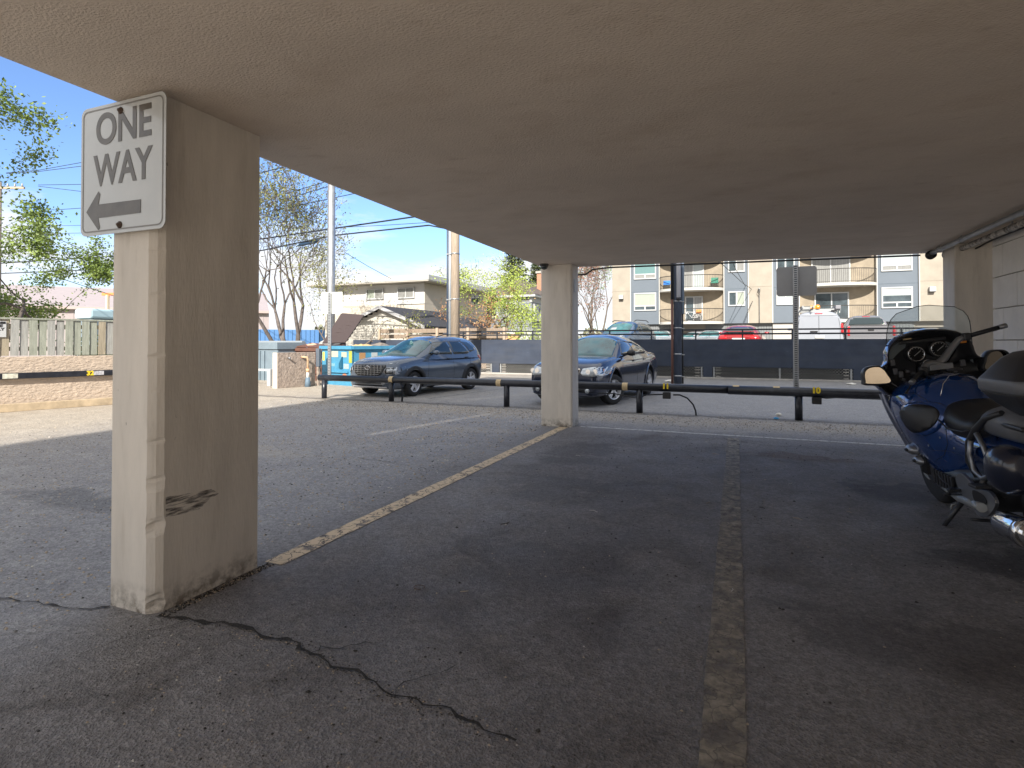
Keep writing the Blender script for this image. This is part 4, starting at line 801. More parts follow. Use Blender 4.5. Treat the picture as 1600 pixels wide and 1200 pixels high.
# weatherhead and mast
e = empty('service_mast', 'thin grey electrical mast with insulators on the middle concrete strip', 'mast', (1.72, FY - 0.2, DZ))
mb = MB(); mb.tube([(1.72, FY - 0.22, 2.95), (1.72, FY - 0.22, 5.55), (1.70, FY - 0.26, 5.62)], 0.035, 8, M_steel); part(mb, 'pipe', e)
mb = MB(); mb.tube([(1.70, FY - 0.45, 5.2), (1.78, FY - 0.4, 5.45), (1.66, FY - 0.4, 5.62), (1.6, FY - 0.4, 5.35), (1.74, FY - 0.42, 5.15)], 0.022, 6, M_black); mb.lathe([(0.0, 0.1), (0.07, 0.08), (0.09, -0.02), (0, -0.05)], (1.72, FY - 0.26, 5.6), m=M_dsteel); part(mb, 'weatherhead', e)

# ================================================================== HOUSES ON THE LEFT AND MIDDLE
M_shing = mat('dark shingles', (0.035, 0.036, 0.045), 0.9, var=0.25, vs=5, bump=0.4, bs=20)
M_shb = mat('brown grey shingles', (0.13, 0.105, 0.095), 0.9, var=0.25, vs=5, bump=0.4, bs=20)
M_cream = mat('cream stucco', (0.50, 0.455, 0.385), 0.9, var=0.06, vs=2); M_wsid = mat('white siding', (0.58, 0.57, 0.55), 0.7)
def simple_window(root, ax, pos, a0, a1, z0, z1, n=2, m=None, frame=0.09):
    """ax 'y': on a wall at y=pos facing -y; ax 'x': on a wall at x=pos facing +x"""
    def bx(mb, u0, u1, w0, w1, d0, d1, mm):
        if ax == 'y': mb.box((u0, pos - d1, w0), (u1, pos - d0, w1), mm)
        else: mb.box((pos + d0, u0, w0), (pos + d1, u1, w1), mm)
    mb = MB(); bx(mb, a0, a0+frame, z0, z1, 0.002, 0.10, M_white); bx(mb, a1-frame, a1, z0, z1, 0.002, 0.10, M_white); bx(mb, a0+frame, a1-frame, z0, z0+frame, 0.002, 0.10, M_white); bx(mb, a0+frame, a1-frame, z1-frame, z1, 0.002, 0.10, M_white)
    w_ = (a1 - a0 - 2*frame) / n
    for i in range(1, n): bx(mb, a0+frame+w_*i-0.03, a0+frame+w_*i+0.03, z0+frame, z1-frame, 0.002, 0.09, M_white)
    fr = part(mb, 'window', root)
    for i in range(n):
        q = MB(); bx(q, a0+frame+w_*i+0.032, a0+frame+w_*(i+1)-0.032, z0+frame+0.002, z1-frame-0.002, 0.02, 0.045, (m or M_dg) if not isinstance(m, (list, tuple)) else m[i]); wpart(q, 'pane', fr)
ch = empty('two_storey_house', 'cream and white two storey building with flat white eaves behind the garage', 'building', (-24, 34, 0))
mb = MB(); mb.box((-29, 34, 0), (-20.3, 44.5, 4.15), M_cream); part(mb, 'lower_wall', ch)
mb = MB(); mb.box((-28.98, 34.02, 4.152), (-20.32, 44.48, 5.60), M_wsid); 
part(mb, 'upper_wall', ch)
mb = MB(); mb.box((-20.318, 34.03, 4.17), (-20.30, 44.4, 5.59), M_cream); mb.box((-22.6, 34.0, 4.1), (-20.32, 34.018, 4.2), M_white); part(mb, 'side_cladding', ch)
mb = MB(); mb.box((-30, 33.0, 5.62), (-19.4, 45.4, 5.70), mat('eave soffit', (0.45, 0.42, 0.37), 0.8)); part(mb, 'soffit', ch)
mb = MB(); mb.box((-30.03, 32.97, 5.702), (-19.37, 45.43, 6.05), M_white); part(mb, 'roof', ch)
simple_window(ch, 'y', 34.0, -25.2, -23.7, 4.55, 5.35, 2, [M_cur, M_gg]); simple_window(ch, 'y', 34.0, -22.5, -21.1, 4.55, 5.35, 2, [M_gg, M_gg]); simple_window(ch, 'y', 34.0, -28.2, -27.3, 4.55, 5.35, 1, M_gg)
simple_window(ch, 'x', -20.3, 41.2, 43.0, 4.5, 5.4, 2)
ga = empty('garage', 'low garage with white siding and dark shingle roof beyond the dumpsters', 'garage', (-18.9, 26.8, 0))
gx0, gx1, gy0, gy1, gz, gp = -21.6, -15.9, 26.8, 33.4, 2.30, 3.42; gm = (gx0 + gx1) / 2
mb = MB(); mb.prism([(gx0+.3, gy0, 0), (gx1-.3, gy0, 0), (gx1-.3, gy0, gz), (gm, gy0, gp-.1), (gx0+.3, gy0, gz)], (0, gy1-gy0, 0), mat('cream siding', (0.52, 0.50, 0.45), 0.75)); part(mb, 'walls', ga)
mb = MB(); z = 0.25
while z < 3.3:
    hw = (gx1-gx0)/2 - 0.3 if z < gz else max(0.05, ((gx1-gx0)/2 - 0.3) * (gp - 0.1 - z) / (gp - 0.1 - gz))
    mb.prism([(gm - hw, gy0-0.002, z), (gm + hw, gy0-0.002, z), (gm + hw, gy0-0.022, z), (gm - hw, gy0-0.022, z)], (0, 0, 0.10), mat('cream siding')); z += 0.14
part(mb, 'siding', ga)
for sgn, xe in ((-1, gx0), (1, gx1)):
    mb = MB(); mb.prism([(xe + sgn*0.1, gy0-0.35, gz-0.06), (gm, gy0-0.35, gp), (gm, gy0-0.35, gp+0.09), (xe + sgn*0.1, gy0-0.35, gz+0.03)], (0, gy1-gy0+0.5, 0), M_shing); part(mb, 'roof', ga)
    mb = MB(); mb.prism([(xe + sgn*0.12, gy0-0.40, gz-0.16), (gm, gy0-0.40, gp-0.10), (gm, gy0-0.40, gp+0.10), (xe + sgn*0.12, gy0-0.40, gz+0.04)], (0, 0.046, 0), mat('fascia', (0.40, 0.40, 0.41), 0.6)); part(mb, 'fascia', ga)
wf = empty('lot_fence', 'weathered brown horizontal board fence behind the grey hatchback', 'fence', (-13, 24.2, 0)); fx0, fx1 = -17.2, -9.95
for i, z in enumerate((0.6, 0.85, 1.1, 1.35, 1.62, 1.90)):
    mb = MB(); mb.box((fx0, 24.2, z), (fx1, 24.23, z + (0.20 if i > 3 else 0.16)), M_wood); part(mb, 'board', wf)
for x in (-17.1, -15.4, -13.7, -12.0, -10.1):
    mb = MB(); mb.box((x - 0.06, 24.11, 0), (x + 0.06, 24.198, 2.14), mat('fence post wood', (0.42, 0.33, 0.25), 0.9)); part(mb, 'post', wf)
mb = MB(); a, b = AD(705, 512, 31), AD(753, 513, 29); mb.prism([(-15.2, 27.2, 1.7), (-12.2, 27.2, 1.7), (-14.6, 28.5, 2.75), (-15.2, 28.5, 2.85)], (0, 2.0, 0.08), M_shing); mb.box((-15.1, 27.6, 0), (-12.6, 30, 1.72), M_wood); tag(mb.build('garden_shed'), 'low dark roofed shed right of the wooden utility pole', 'shed')
gh = empty('grey_house', 'grey clad two storey house with hipped roof and brick chimney partly behind the far pillar', 'house', (-17, 45.2, 0))
M_gs = mat('grey house siding', (0.24, 0.26, 0.29), 0.8)
mb = MB(); mb.box((-20.6, 45.2, 0), (-16.35, 58.6, 5.35), M_gs); part(mb, 'walls', gh)
mb = MB(); z = 2.6
while z < 5.2: mb.box((-20.6, 45.17, z), (-16.4, 45.195, z + 0.15), M_gs); mb.box((-16.345, 45.2, z), (-16.325, 58.5, z + 0.15), M_gs); z += 0.2
part(mb, 'siding', gh)
mb = MB(); mb.box((-21.1, 44.7, 5.352), (-15.85, 59.1, 5.56), M_white); mb.box((-16.5, 45.1, 4.9), (-16.30, 58.4, 5.35), M_white); mb.box((-20.55, 45.12, 0.9), (-16.32, 45.16, 2.5), M_white); mb.box((-16.32, 45.2, 0.9), (-16.28, 58, 2.6), M_white); part(mb, 'trim', gh)
mb = MB(); e0 = [(-21.15, 44.65, 5.562), (-15.8, 44.65, 5.562), (-15.8, 59.15, 5.562), (-21.15, 59.15, 5.562)]; r0 = [(-18.5, 47.4, 7.25), (-18.5, 56.4, 7.25)]
mb.add(e0 + r0, [(0,1,4), (1,2,5,4), (2,3,5), (3,0,4,5), (0,3,2,1)], M_shb); part(mb, 'roof', gh)
mb = MB(); mb.box((-17.3, 49.3, 5.6), (-16.5, 50.2, 7.9), mat('chimney brick', (0.40, 0.20, 0.13), 0.9, var=0.2, vs=8)); part(mb, 'chimney', gh)
mb = MB(); mb.box((-17.4, 49.2, 7.902), (-16.4, 50.3, 8.1), M_conc); mb.lathe([(0.13, 0), (0.11, 0.35)], (-16.9, 49.7, 8.1), m=M_conc, n=10); part(mb, 'chimney_cap', gh)
simple_window(gh, 'y', 45.17, -18.7, -17.6, 3.6, 5.0, 1, M_dg, 0.2); simple_window(gh, 'y', 45.17, -20.3, -19.4, 3.6, 5.0, 1, M_dg, 0.2)
simple_window(gh, 'x', -16.32, 45.6, 47.4, 3.3, 4.8, 1, M_dg, 0.25); simple_window(gh, 'x', -16.32, 47.9, 49.8, 3.3, 4.8, 1, M_dg, 0.25); simple_window(gh, 'x', -16.32, 56.0, 57.9, 3.4, 4.9, 1, M_gg, 0.15); simple_window(gh, 'x', -16.26, 47.0, 49.4, 1.2, 2.3, 2, M_dg, 0.15)
mb = MB(); mb.box((-19.2, 43.6, 0), (-16.9, 43.66, 2.15), mat('orange new fence', (0.60, 0.34, 0.18), 0.8, var=0.2, vs=5)); tag(mb.build('garden_fence'), 'short orange wooden fence section in front of the grey house', 'fence')
# warehouse behind the left fence
wh = empty('warehouse', 'long pale pinkish metal clad warehouse behind the wooden fence', 'building', tuple(AD(90, 520, 60)))
a = AD(-160, 535, 52); b = AD(420, 535, 66); a.z = b.z = 0; d = (b - a).normalized(); n_ = Vector((-d.y, d.x, 0)); M_pm = mat('pinkish metal cladding', (0.36, 0.31, 0.31), 0.55, var=0.05, vs=2)
mb = MB(); mb.prism([a, b, b + n_*18, a + n_*18], (0, 0, 5.1), M_pm); part(mb, 'walls', wh)
mb = MB(); L0 = (b - a).length; mb.add([a - n_*0.5 + Vector((0,0,5.1)), b - n_*0.5 + Vector((0,0,5.1)), b + n_*9 + Vector((0,0,7.9)), a + n_*9 + Vector((0,0,7.9)), b + n_*18.5 + Vector((0,0,5.1)), a + n_*18.5 + Vector((0,0,5.1))], [(0,1,2,3),(3,2,4,5),(0,3,5),(1,4,2),(0,5,4,1)], M_pm); part(mb, 'roof', wh)
mb = MB(); mb.prism([a - n_*0.55 + Vector((0,0,4.85)), b - n_*0.55 + Vector((0,0,4.85)), b - n_*0.45 + Vector((0,0,4.85)), a - n_*0.45 + Vector((0,0,4.85))], (0,0,0.27), mat('pink gutter', (0.42, 0.33, 0.31), 0.6)); part(mb, 'gutter', wh)
mb = MB(); s = 0.5
while s < L0: p = a + d*s - n_*0.03; mb.prism([p, p + d*0.10, p + d*0.10 + n_*0.028, p + n_*0.028], (0,0,4.84), M_pm); s += 0.9
part(mb, 'wall_ribs', wh)
mb = MB(); q = AD(152, 491, 40); mb.cbox(q, (1.8, 2.0, 0.7), mat('pale blue tarp', (0.45, 0.62, 0.68), 0.7)); mb.box(q + Vector((-0.85, -0.9, -q.z)), q + Vector((0.85, 0.9, -0.36)), M_bg); tag(mb.build('covered_bin', bevel=0.15), 'pale blue covered box showing above the fence beside the pillar', 'box')
q = AD(168, 492, 44); e = empty('gate_barrier', 'cream pole with an orange cross arm beyond the fence', 'pole', (q.x, q.y, 0))
mb = MB(); mb.box((q.x - 0.1, q.y - 0.1, 0), (q.x + 0.1, q.y + 0.1, 5.15), mat('cream pole paint', (0.75, 0.62, 0.45), 0.6)); part(mb, 'pole', e)
mb = MB(); mb.obox((q.x - 0.6, q.y, 5.25), (q.x + 2.2, q.y + 0.4, 5.2), 0.2, 0.22, mat('orange paint', (0.75, 0.25, 0.08), 0.6)); part(mb, 'arm', e)
# blue container
a = AD(405, 530, 44); b = AD(498, 530, 46); a.z = b.z = 0
mb = MB(); mb.prism([a - (b-a)*0.5, b, b + Vector((0, 3, 0)), a - (b-a)*0.5 + Vector((0, 3, 0))], (0, 0, 2.45), mat('blue container', (0.09, 0.22, 0.46), 0.6)); cont = empty('shipping_container', 'blue ribbed metal container behind the multi stemmed tree', 'container', tuple(a)); part(mb, 'box', cont)
mb = MB(); d = (b - a).normalized(); nn = Vector((d.y, -d.x, 0)); L0 = (b - a).length * 1.5; s = 0
while s < L0: p = b - d*s; mb.prism([p, p - d*0.16, p - d*0.16 + nn*0.05, p + nn*0.05], (0,0,2.44), MATS['blue container']); s += 0.34
part(mb, 'ribs', cont)

# ================================================================== POLES
def P3(v, z): return Vector((v.x, v.y, z))
q = AD(517, 530, 22.5); e = empty('steel_light_pole', 'tall plain grey steel pole behind the turquoise dumpster', 'pole', (q.x, q.y, 0))
mb = MB(); mb.tube([P3(q, -0.1), P3(q, 3.2), P3(q, 11)], [0.165, 0.155, 0.14], 20, M_steel); part(mb, 'shaft', e)
mb = MB(); mb.tube([P3(q, -0.1), P3(q, 1.2)], 0.19, 20, M_dsteel); part(mb, 'base_sleeve', e)
q = AD(711, 530, 22.0); upole = q.copy(); e = empty('wooden_utility_pole', 'tall weathered wooden utility pole behind the grey hatchback', 'pole', (q.x, q.y, 0))
mb = MB(); mb.tube([P3(q, -0.1), P3(q, 9.5)], [0.19, 0.155], 18, M_poleW); part(mb, 'shaft', e)
mb = MB(); c_ = q - _R * 0.20 - _F * 0.05; mb.tube([P3(c_, 0), P3(c_, 8)], 0.06, 10, mat('conduit grey', (0.42, 0.46, 0.50), 0.4, metal=0.5)); part(mb, 'conduit', e)
mb = MB(); c_ = q - _R * 0.30 - _F * 0.02; mb.tube([P3(c_, 0), P3(c_, 8)], 0.035, 8, mat('dark cable sleeve', (0.05, 0.07, 0.11), 0.5)); part(mb, 'cable_sleeve', e)
for z in (1.2, 3.1, 4.9): mb = MB(); mb.tube([P3(q, z), P3(q, z + 0.05)], 0.185, 14, M_steel); mb.cbox(P3(q - _R*0.22 - _F*0.05, z), (0.22, 0.14, 0.05), M_steel); part(mb, 'strap', e)
q = AD(1059, 530, 19.2); e = empty('dark_utility_pole', 'dark blue utility pole with brown and black conduits in front of the dark wall', 'pole', (q.x, q.y, 0)); dpole = q.copy()
mb = MB(); mb.tube([P3(q, -0.1), P3(q, 10)], 0.135, 18, mat('dark pole paint', (0.06, 0.075, 0.11), 0.45, var=0.3, vs=6, stretch=(3, 3, 0.4))); part(mb, 'shaft', e)
c_ = q - _R*0.19; mb = MB(); mb.tube([P3(c_, 0), P3(c_, 2.9)], 0.045, 10, mat('brown conduit', (0.14, 0.065, 0.05), 0.6)); part(mb, 'conduit', e)
mb = MB(); mb.tube([P3(c_ + _R*0.0, 2.9), P3(c_, 10)], 0.05, 10, mat('black conduit', (0.02, 0.022, 0.03), 0.5)); part(mb, 'conduit', e)
c_ = q - _F*0.15 - _R*0.01; mb = MB(); mb.tube([P3(c_, 2.95), P3(c_, 6)], 0.07, 10, mat('pvc pipe', (0.55, 0.56, 0.60), 0.4)); mb.tube([P3(c_, 2.86), P3(c_, 2.96)], 0.076, 10, M_black); part(mb, 'pvc_pipe', e)
c_ = q + _R*0.17; mb = MB(); mb.tube([P3(c_, 2.4), P3(c_, 7)], 0.06, 10, mat('grey blue conduit', (0.20, 0.26, 0.34), 0.5)); part(mb, 'conduit', e)
mb = MB(); mb.tube([P3(c_, 0), P3(c_, 2.4)], 0.026, 8, M_black); mb.tube([P3(c_ - _R*0.06, 0), P3(c_ - _R*0.06, 2.2)], 0.014, 6, M_dsteel); part(mb, 'cable', e)
for z in (0.25, 1.0, 1.9, 2.82): mb = MB(); mb.tube([P3(q, z), P3(q, z + 0.04)], 0.142, 16, M_steel); mb.cbox(P3(q - _F*0.03, z), (0.44, 0.06, 0.03), M_dsteel); part(mb, 'strap', e)
q = AD(-3, 400, 38); lp = q.copy(); e = empty('crossarm_pole', 'far wooden pole with a crossarm seen through the leafy tree at the left edge', 'pole', (q.x, q.y, 0))
mb = MB(); mb.tube([P3(q, 0), P3(q, 12.4)], [0.2, 0.15], 12, M_poleW); part(mb, 'shaft', e)
mb = MB(); mb.obox(P3(q, 12.0) - _R*0.9, P3(q, 12.0) + _R*1.75, 0.12, 0.14, mat('crossarm wood', (0.38, 0.32, 0.24), 0.8)); part(mb, 'crossarm', e)
for s in (-0.7, 0.6, 1.1, 1.6): mb = MB(); mb.lathe([(0.05, 0), (0.07, 0.08), (0.04, 0.14), (0.06, 0.2), (0, 0.26)], P3(q, 12.07) + _R*s, m=M_dsteel, n=8); part(mb, 'insulator', e)

# ---- overhead wires: spans between the poles, sagging
M_w = mat('overhead cable', (0.015, 0.02, 0.03), 0.6)
def wire(label, pts, r, sag=0.0, n=14):
    P = []
    for a, b in zip(pts[:-1], pts[1:]):
        for i in range(n): t = i / n; p = a.lerp(b, t); p.z -= sag * 4 * t * (1 - t); P.append(p)
    P.append(pts[-1]); mb = MB(); mb.tube(P, r, 6, M_w); return tag(mb.build('overhead_wire'), label, 'wire', 'overhead wires over the lane')
W = lambda *q: [AD(x, y, D) for x, y, D in q]
wire('thick black cable, upper of the two passing the wooden utility pole', W((-40,414,39),(180,400,33),(411,373,28),(645,339,23.5),(700,331,22.3)), 0.035)
tcab = wire('thick black cable, lower of the two, carrying the splice box', W((-40,429,39),(180,420,33),(411,391,28),(520,368,25.5),(670,352,23),(702,358,22.2)), 0.032)
mb = MB(); mb.tube(W((466,384,26.8),(472,381,26.7),(494,376,26.3),(500,373,26.2)), [0.03, 0.11, 0.11, 0.03], 10, mat('splice box', (0.03, 0.07, 0.14), 0.5)); tag(mb.build('splice_box'), 'dark blue cable splice box hanging on the lower thick cable', 'box')
wire('thin wire running just above the lower thick cable', W((520,356,25.6),(600,352,24),(663,348,23),(702,345,22.3)), 0.012)
wire('short thin wire, highest one seen right of the front pillar', W((240,330,30),(411,269,26),(443,261,25.4),(640,210,23)), 0.02)
wire('thin wire below the highest one right of the front pillar', W((60,289,36),(130,288,34.5),(411,313,30),(499,287,28),(640,240,25)), 0.018)
wire('thin wire, middle of three crossing the upper bare branches', W((60,291,36),(300,320,31),(411,321,30),(515,291,28),(660,250,25)), 0.018)
wire('thin wire, lowest of three crossing the upper bare branches', W((85,328,35),(129,325,34.5),(411,333,30),(480,318,28),(546,304,27),(700,270,24)), 0.018)
wire('thin wire rising from the crossarm to the sign, upper of a pair', W((10,270,37),(60,266,36),(132,253,34),(400,190,28)), 0.018)
wire('thin wire rising from the crossarm to the sign, lower of a pair', W((10,271,37),(60,268,36),(132,259,34),(400,205,28)), 0.018)
wire('very thin wire just above the cloud left of the sign', W((30,354,40),(130,352,38),(300,345,36)), 0.014)
wire('very thin wire grazing the cloud top left of the sign', W((30,366,40),(130,364,38),(300,366,36)), 0.014)
wire('thin slanting wire dropping right behind the pillar, uppermost', W((50,364,40),(76,367,38),(180,411,36),(300,462,34)), 0.018)
wire('thin slanting wire dropping right behind the pillar, middle', W((60,366,40),(80,376,38),(180,438,36),(300,510,34)), 0.018)
wire('thin slanting wire ending near the orange cross arm', W((60,424,40),(92,434,38),(180,463,36),(300,490,34)), 0.022)
wire('thin wire sloping down to the cream building roof', W((540,395,32),(575,416,34),(612,436,34.5)), 0.016)
wire('service cable from the dark pole down to the far apartments, upper', [AD(1100,392,24), AD(1131,415,30), AD(1160,442,40), AD(1182,457,46.5)], 0.02)
wire('service cable from the dark pole down to the far apartments, right', [AD(1130,380,28), AD(1152,425,36), AD(1168,453,47)], 0.02)
wire('service cable slanting down left of the electrical mast', [AD(1184,455,46.8), AD(1170,482,42), AD(1159,510,36)], 0.02)
# ================================================================== TREES
def bark(n, c): return mat(n, c, 0.9, var=0.3, vs=6, bump=0.4, bs=20)
def leafmat(n, c1, c2):
    m = mat(n, c1, 0.6, col2=c2, vs=1.6, sharp=(0.35, 0.65)); b = m.node_tree.nodes['Principled BSDF']
    return m
def tree(name, label, base, seed, height, spread, trunk_r, stems, depth, leaf, nper, lsize, m_bark, m_leaf, up=0.5, first=0.28, lsd=0.28, group=None, wig=0.18, shrink=0.74, nch=(2, 3), tmin=0.005):
    r = random.Random(seed); base = Vector(base); e = empty(name, label, 'tree' if 'shrub' not in name else 'shrub', tuple(base), group=group)
    wood = MB(); tips = []
    def rv(s=1): return Vector((r.gauss(0, s), r.gauss(0, s), r.gauss(0, s)))
    def limb(p, d, L_, ra, k):
        n = 3 if k > 1 else 4; pts = [p]; q = p; dd = d.copy()
        for i in range(n):
            dd = (dd + rv(wig) + Vector((0, 0, up * 0.15))).normalized(); q = q + dd * (L_ / n); pts.append(q)
        rs = [max(tmin, ra * (1 - 0.45 * i / n)) for i in range(n + 1)]
        wood.tube(pts, rs, 6 if k < 2 else 4, m_bark, cap=False)
        if k >= 1: tips.extend(pts[1:] if k >= depth - 1 else pts[2:])
        if k >= depth: return
        for j in range(r.randint(*nch)):
            a = pts[-1] if j < 2 else pts[r.randint(1, n)]
            nd = (dd + rv(0.42 * spread) + Vector((0, 0, up * 0.35))).normalized()
            limb(a, nd, L_ * shrink * r.uniform(0.75, 1.15), rs[-1] * 0.82, k + 1)
    tot = sum(shrink ** i for i in range(depth + 1))
    for s in range(stems):
        a = 6.28 * s / stems + r.uniform(-.4, .4); lean = 0.0 if stems == 1 else 0.32
        d = Vector((math.cos(a) * lean * spread, math.sin(a) * lean * spread, 1)).normalized(); limb(base + Vector((math.cos(a), math.sin(a), 0)) * (0.12 if stems > 1 else 0), d, height / tot * (1.15 if stems > 1 else 1.1), trunk_r * r.uniform(0.8, 1.1), 0)
    part(wood, 'trunk', e, fix=False)
    if leaf:
        lv = MB(); vs = []; fs = []
        for t in tips:
            if r.random() > leaf: continue
            for _ in range(nper):
                c = t + rv(lsd); a = rv(1).normalized(); b = a.cross(rv(1)).normalized(); s = lsize * r.uniform(0.6, 1.3); a *= s; b *= s * 0.6
                o = len(vs); vs += [c - a, c + b, c + a, c - b]; fs.append((o, o+1, o+2, o+3))
        lv.add(vs, fs, m_leaf); part(lv, 'crown', e, fix=False)
    return e
Bk = bark('grey brown bark', (0.16, 0.13, 0.105)); Bd = bark('dark bark', (0.09, 0.075, 0.065))
q = AD(-35, 535, 24)
tree('leafy_tree', 'green spring leaved tree at the left edge behind the wooden fence', P3(q, 0), 5, 12.0, 1.6, 0.20, 3, 6, 0.95, 20, 0.075, Bd, leafmat('fresh green leaves', (0.075, 0.125, 0.022), (0.22, 0.30, 0.06)), up=0.12, lsd=0.24)
q = AD(458, 530, 29)
tree('bare_tree', 'multi stemmed tree just coming into leaf behind the dumpsters', P3(q, 0), 12, 10.6, 1.15, 0.13, 6, 6, 0.55, 3, 0.06, bark('twig grey bark', (0.13, 0.11, 0.10)), leafmat('yellow green buds', (0.10, 0.12, 0.035), (0.26, 0.26, 0.10)), up=0.65, lsd=0.35, wig=0.17, tmin=0.010, nch=(2, 3))
q = AD(536, 530, 27.5)
tree('small_leafy_tree', 'smaller yellow green tree between the multi stemmed tree and the steel pole', P3(q, 0), 77, 5.6, 1.3, 0.06, 3, 5, 0.45, 3, 0.05, Bk, leafmat('olive buds', (0.12, 0.14, 0.035), (0.28, 0.28, 0.09)), up=0.35, lsd=0.3)
q = AD(783, 530, 34)
tree('budding_tree', 'light yellow green tree in front of the grey house, left of the far pillar', P3(q, 0), 23, 6.3, 1.5, 0.10, 3, 5, 0.9, 7, 0.055, Bk, leafmat('lime leaves', (0.22, 0.30, 0.04), (0.42, 0.50, 0.10)), up=0.2, lsd=0.22)
q = AD(733, 530, 33)
tree('orange_shrub', 'orange red leaved shrub right of the wooden utility pole', P3(q, 0), 31, 4.6, 1.6, 0.05, 4, 4, 0.9, 4, 0.06, Bk, leafmat('orange leaves', (0.30, 0.12, 0.05), (0.34, 0.24, 0.12)), up=0.2, lsd=0.25)
q = AD(931, 530, 60)
tree('red_brown_tree', 'reddish brown budding tree between the far pillar and the apartments', P3(q, 0), 44, 12.5, 0.62, 0.16, 4, 5, 0.8, 4, 0.10, Bk, leafmat('red brown buds', (0.20, 0.10, 0.075), (0.34, 0.22, 0.17)), up=0.8, lsd=0.35)
q = AD(911, 530, 66)
tree('pale_green_tree', 'pale green thin tree just right of the far pillar', P3(q, 0), 45, 12.0, 0.7, 0.14, 2, 5, 0.8, 4, 0.10, Bk, leafmat('pale green leaves', (0.16, 0.22, 0.09), (0.34, 0.40, 0.20)), up=0.7, lsd=0.4)
# spruce: drooping tiers of needles round a straight trunk
def spruce(name, label, base, h, rad_, seed):
    r = random.Random(seed); base = Vector(base); e = empty(name, label, 'tree', tuple(base)); w_ = MB(); w_.tube([base, base + Vector((0, 0, h))], [0.22, 0.02], 8, Bd)
    vs = []; fs = []; m = leafmat('spruce needles', (0.030, 0.055, 0.030), (0.13, 0.15, 0.055)); z = 1.5
    while z < h - 0.2:
        R_ = rad_ * (1 - z / h) ** 0.75 * r.uniform(0.75, 1.1) + 0.15; k = r.randint(6, 9)
        for i in range(k):
            a = 6.28 * i / k + r.uniform(-.3, .3); L_ = R_ * r.uniform(0.7, 1.15); p0 = base + Vector((0, 0, z))
            tip = p0 + Vector((math.cos(a) * L_, math.sin(a) * L_, -0.18 * L_ + r.uniform(-.1, .25))); w_.tube([p0, tip], [0.03, 0.008], 4, Bd, cap=False)
            for _ in range(int(26 * L_) + 6):
                t = r.uniform(0.15, 1.0); c = p0.lerp(tip, t) + Vector((r.gauss(0, .13), r.gauss(0, .13), r.gauss(-.05, .11)))
                A_ = Vector((r.gauss(0, 1), r.gauss(0, 1), r.gauss(0, .5))).normalized(); B_ = A_.cross(Vector((r.gauss(0, 1), r.gauss(0, 1), r.gauss(0, 1)))).normalized(); s = r.uniform(0.09, 0.2); A_ *= s; B_ *= s * .5
                o = len(vs); vs += [c - A_, c + B_, c + A_, c - B_]; fs.append((o, o+1, o+2, o+3))
        z += 0.42
    part(w_, 'trunk', e, fix=False); l = MB(); l.add(vs, fs, m); part(l, 'crown', e, fix=False)
spruce('spruce_tree', 'dark green spruce rising behind the grey house roof', P3(AD(803, 530, 62), 0), 14.5, 3.4, 3)
spruce('spruce_tree', 'second dark spruce, right of the taller one and beside the chimney', P3(AD(838, 530, 66), 0), 11.8, 3.2, 8)
# distant tree belt: one mass at the skyline on the left and between houses
def belt():
    r = random.Random(9); vs = []; fs = []
    for (x0, x1, D, z0, z1) in ((-120, 30, 85, 0, 5.5), (380, 640, 95, 0, 5.5), (640, 960, 110, 0, 7)):
        for _ in range(3200):
            px = r.uniform(x0, x1); q = AD(px, 535, D * r.uniform(0.93, 1.07)); hh = z1 * (0.55 + 0.45 * noise.noise(Vector((px * 0.035, D, 0))))
            c = Vector((q.x, q.y, r.uniform(0, hh))); A_ = Vector((r.gauss(0,1), r.gauss(0,1), r.gauss(0,1))).normalized(); B_ = A_.cross(Vector((r.gauss(0,1), r.gauss(0,1), r.gauss(0,1)))).normalized(); A_ *= 0.38; B_ *= 0.26
            o = len(vs); vs += [c - A_, c + B_, c + A_, c - B_]; fs.append((o, o+1, o+2, o+3))
    mb = MB(); mb.add(vs, fs, leafmat('distant foliage', (0.13, 0.14, 0.08), (0.28, 0.27, 0.18))); tag(mb.build('tree_belt', fix=False), 'distant belt of trees on the skyline behind the houses', 'trees', kind='stuff')
belt()
# ================================================================== VEHICLES
M_tglass = mat('tinted car glass', (0.010, 0.022, 0.024), 0.03, spec=1.0, coat=0.6)
M_wsh = mat('windscreen glass', (0.02, 0.11, 0.12), 0.03, spec=0.9, coat=0.6, var=0.6, vs=2.0)
M_clad = mat('black cladding', (0.030, 0.031, 0.034), 0.6)
M_rim = mat('silver alloy', (0.62, 0.63, 0.66), 0.3, metal=0.45)
M_lamp = mat('clear lamp lens', (0.55, 0.58, 0.60), 0.08, metal=0.3, coat=0.8, var=0.35, vs=14)
M_red = mat('red lamp lens', (0.45, 0.015, 0.02), 0.15, coat=0.6)
M_amber = mat('amber lens', (0.75, 0.25, 0.02), 0.2, coat=0.5)
M_well = mat('wheel well', (0.008, 0.008, 0.009), 0.9)
M_plate = mat('number plate', (0.6, 0.6, 0.58), 0.5)
def paint(n, c, metal=0.35, rough=0.22): return mat(n, c, rough, metal=metal, coat=0.85, spec=0.5)
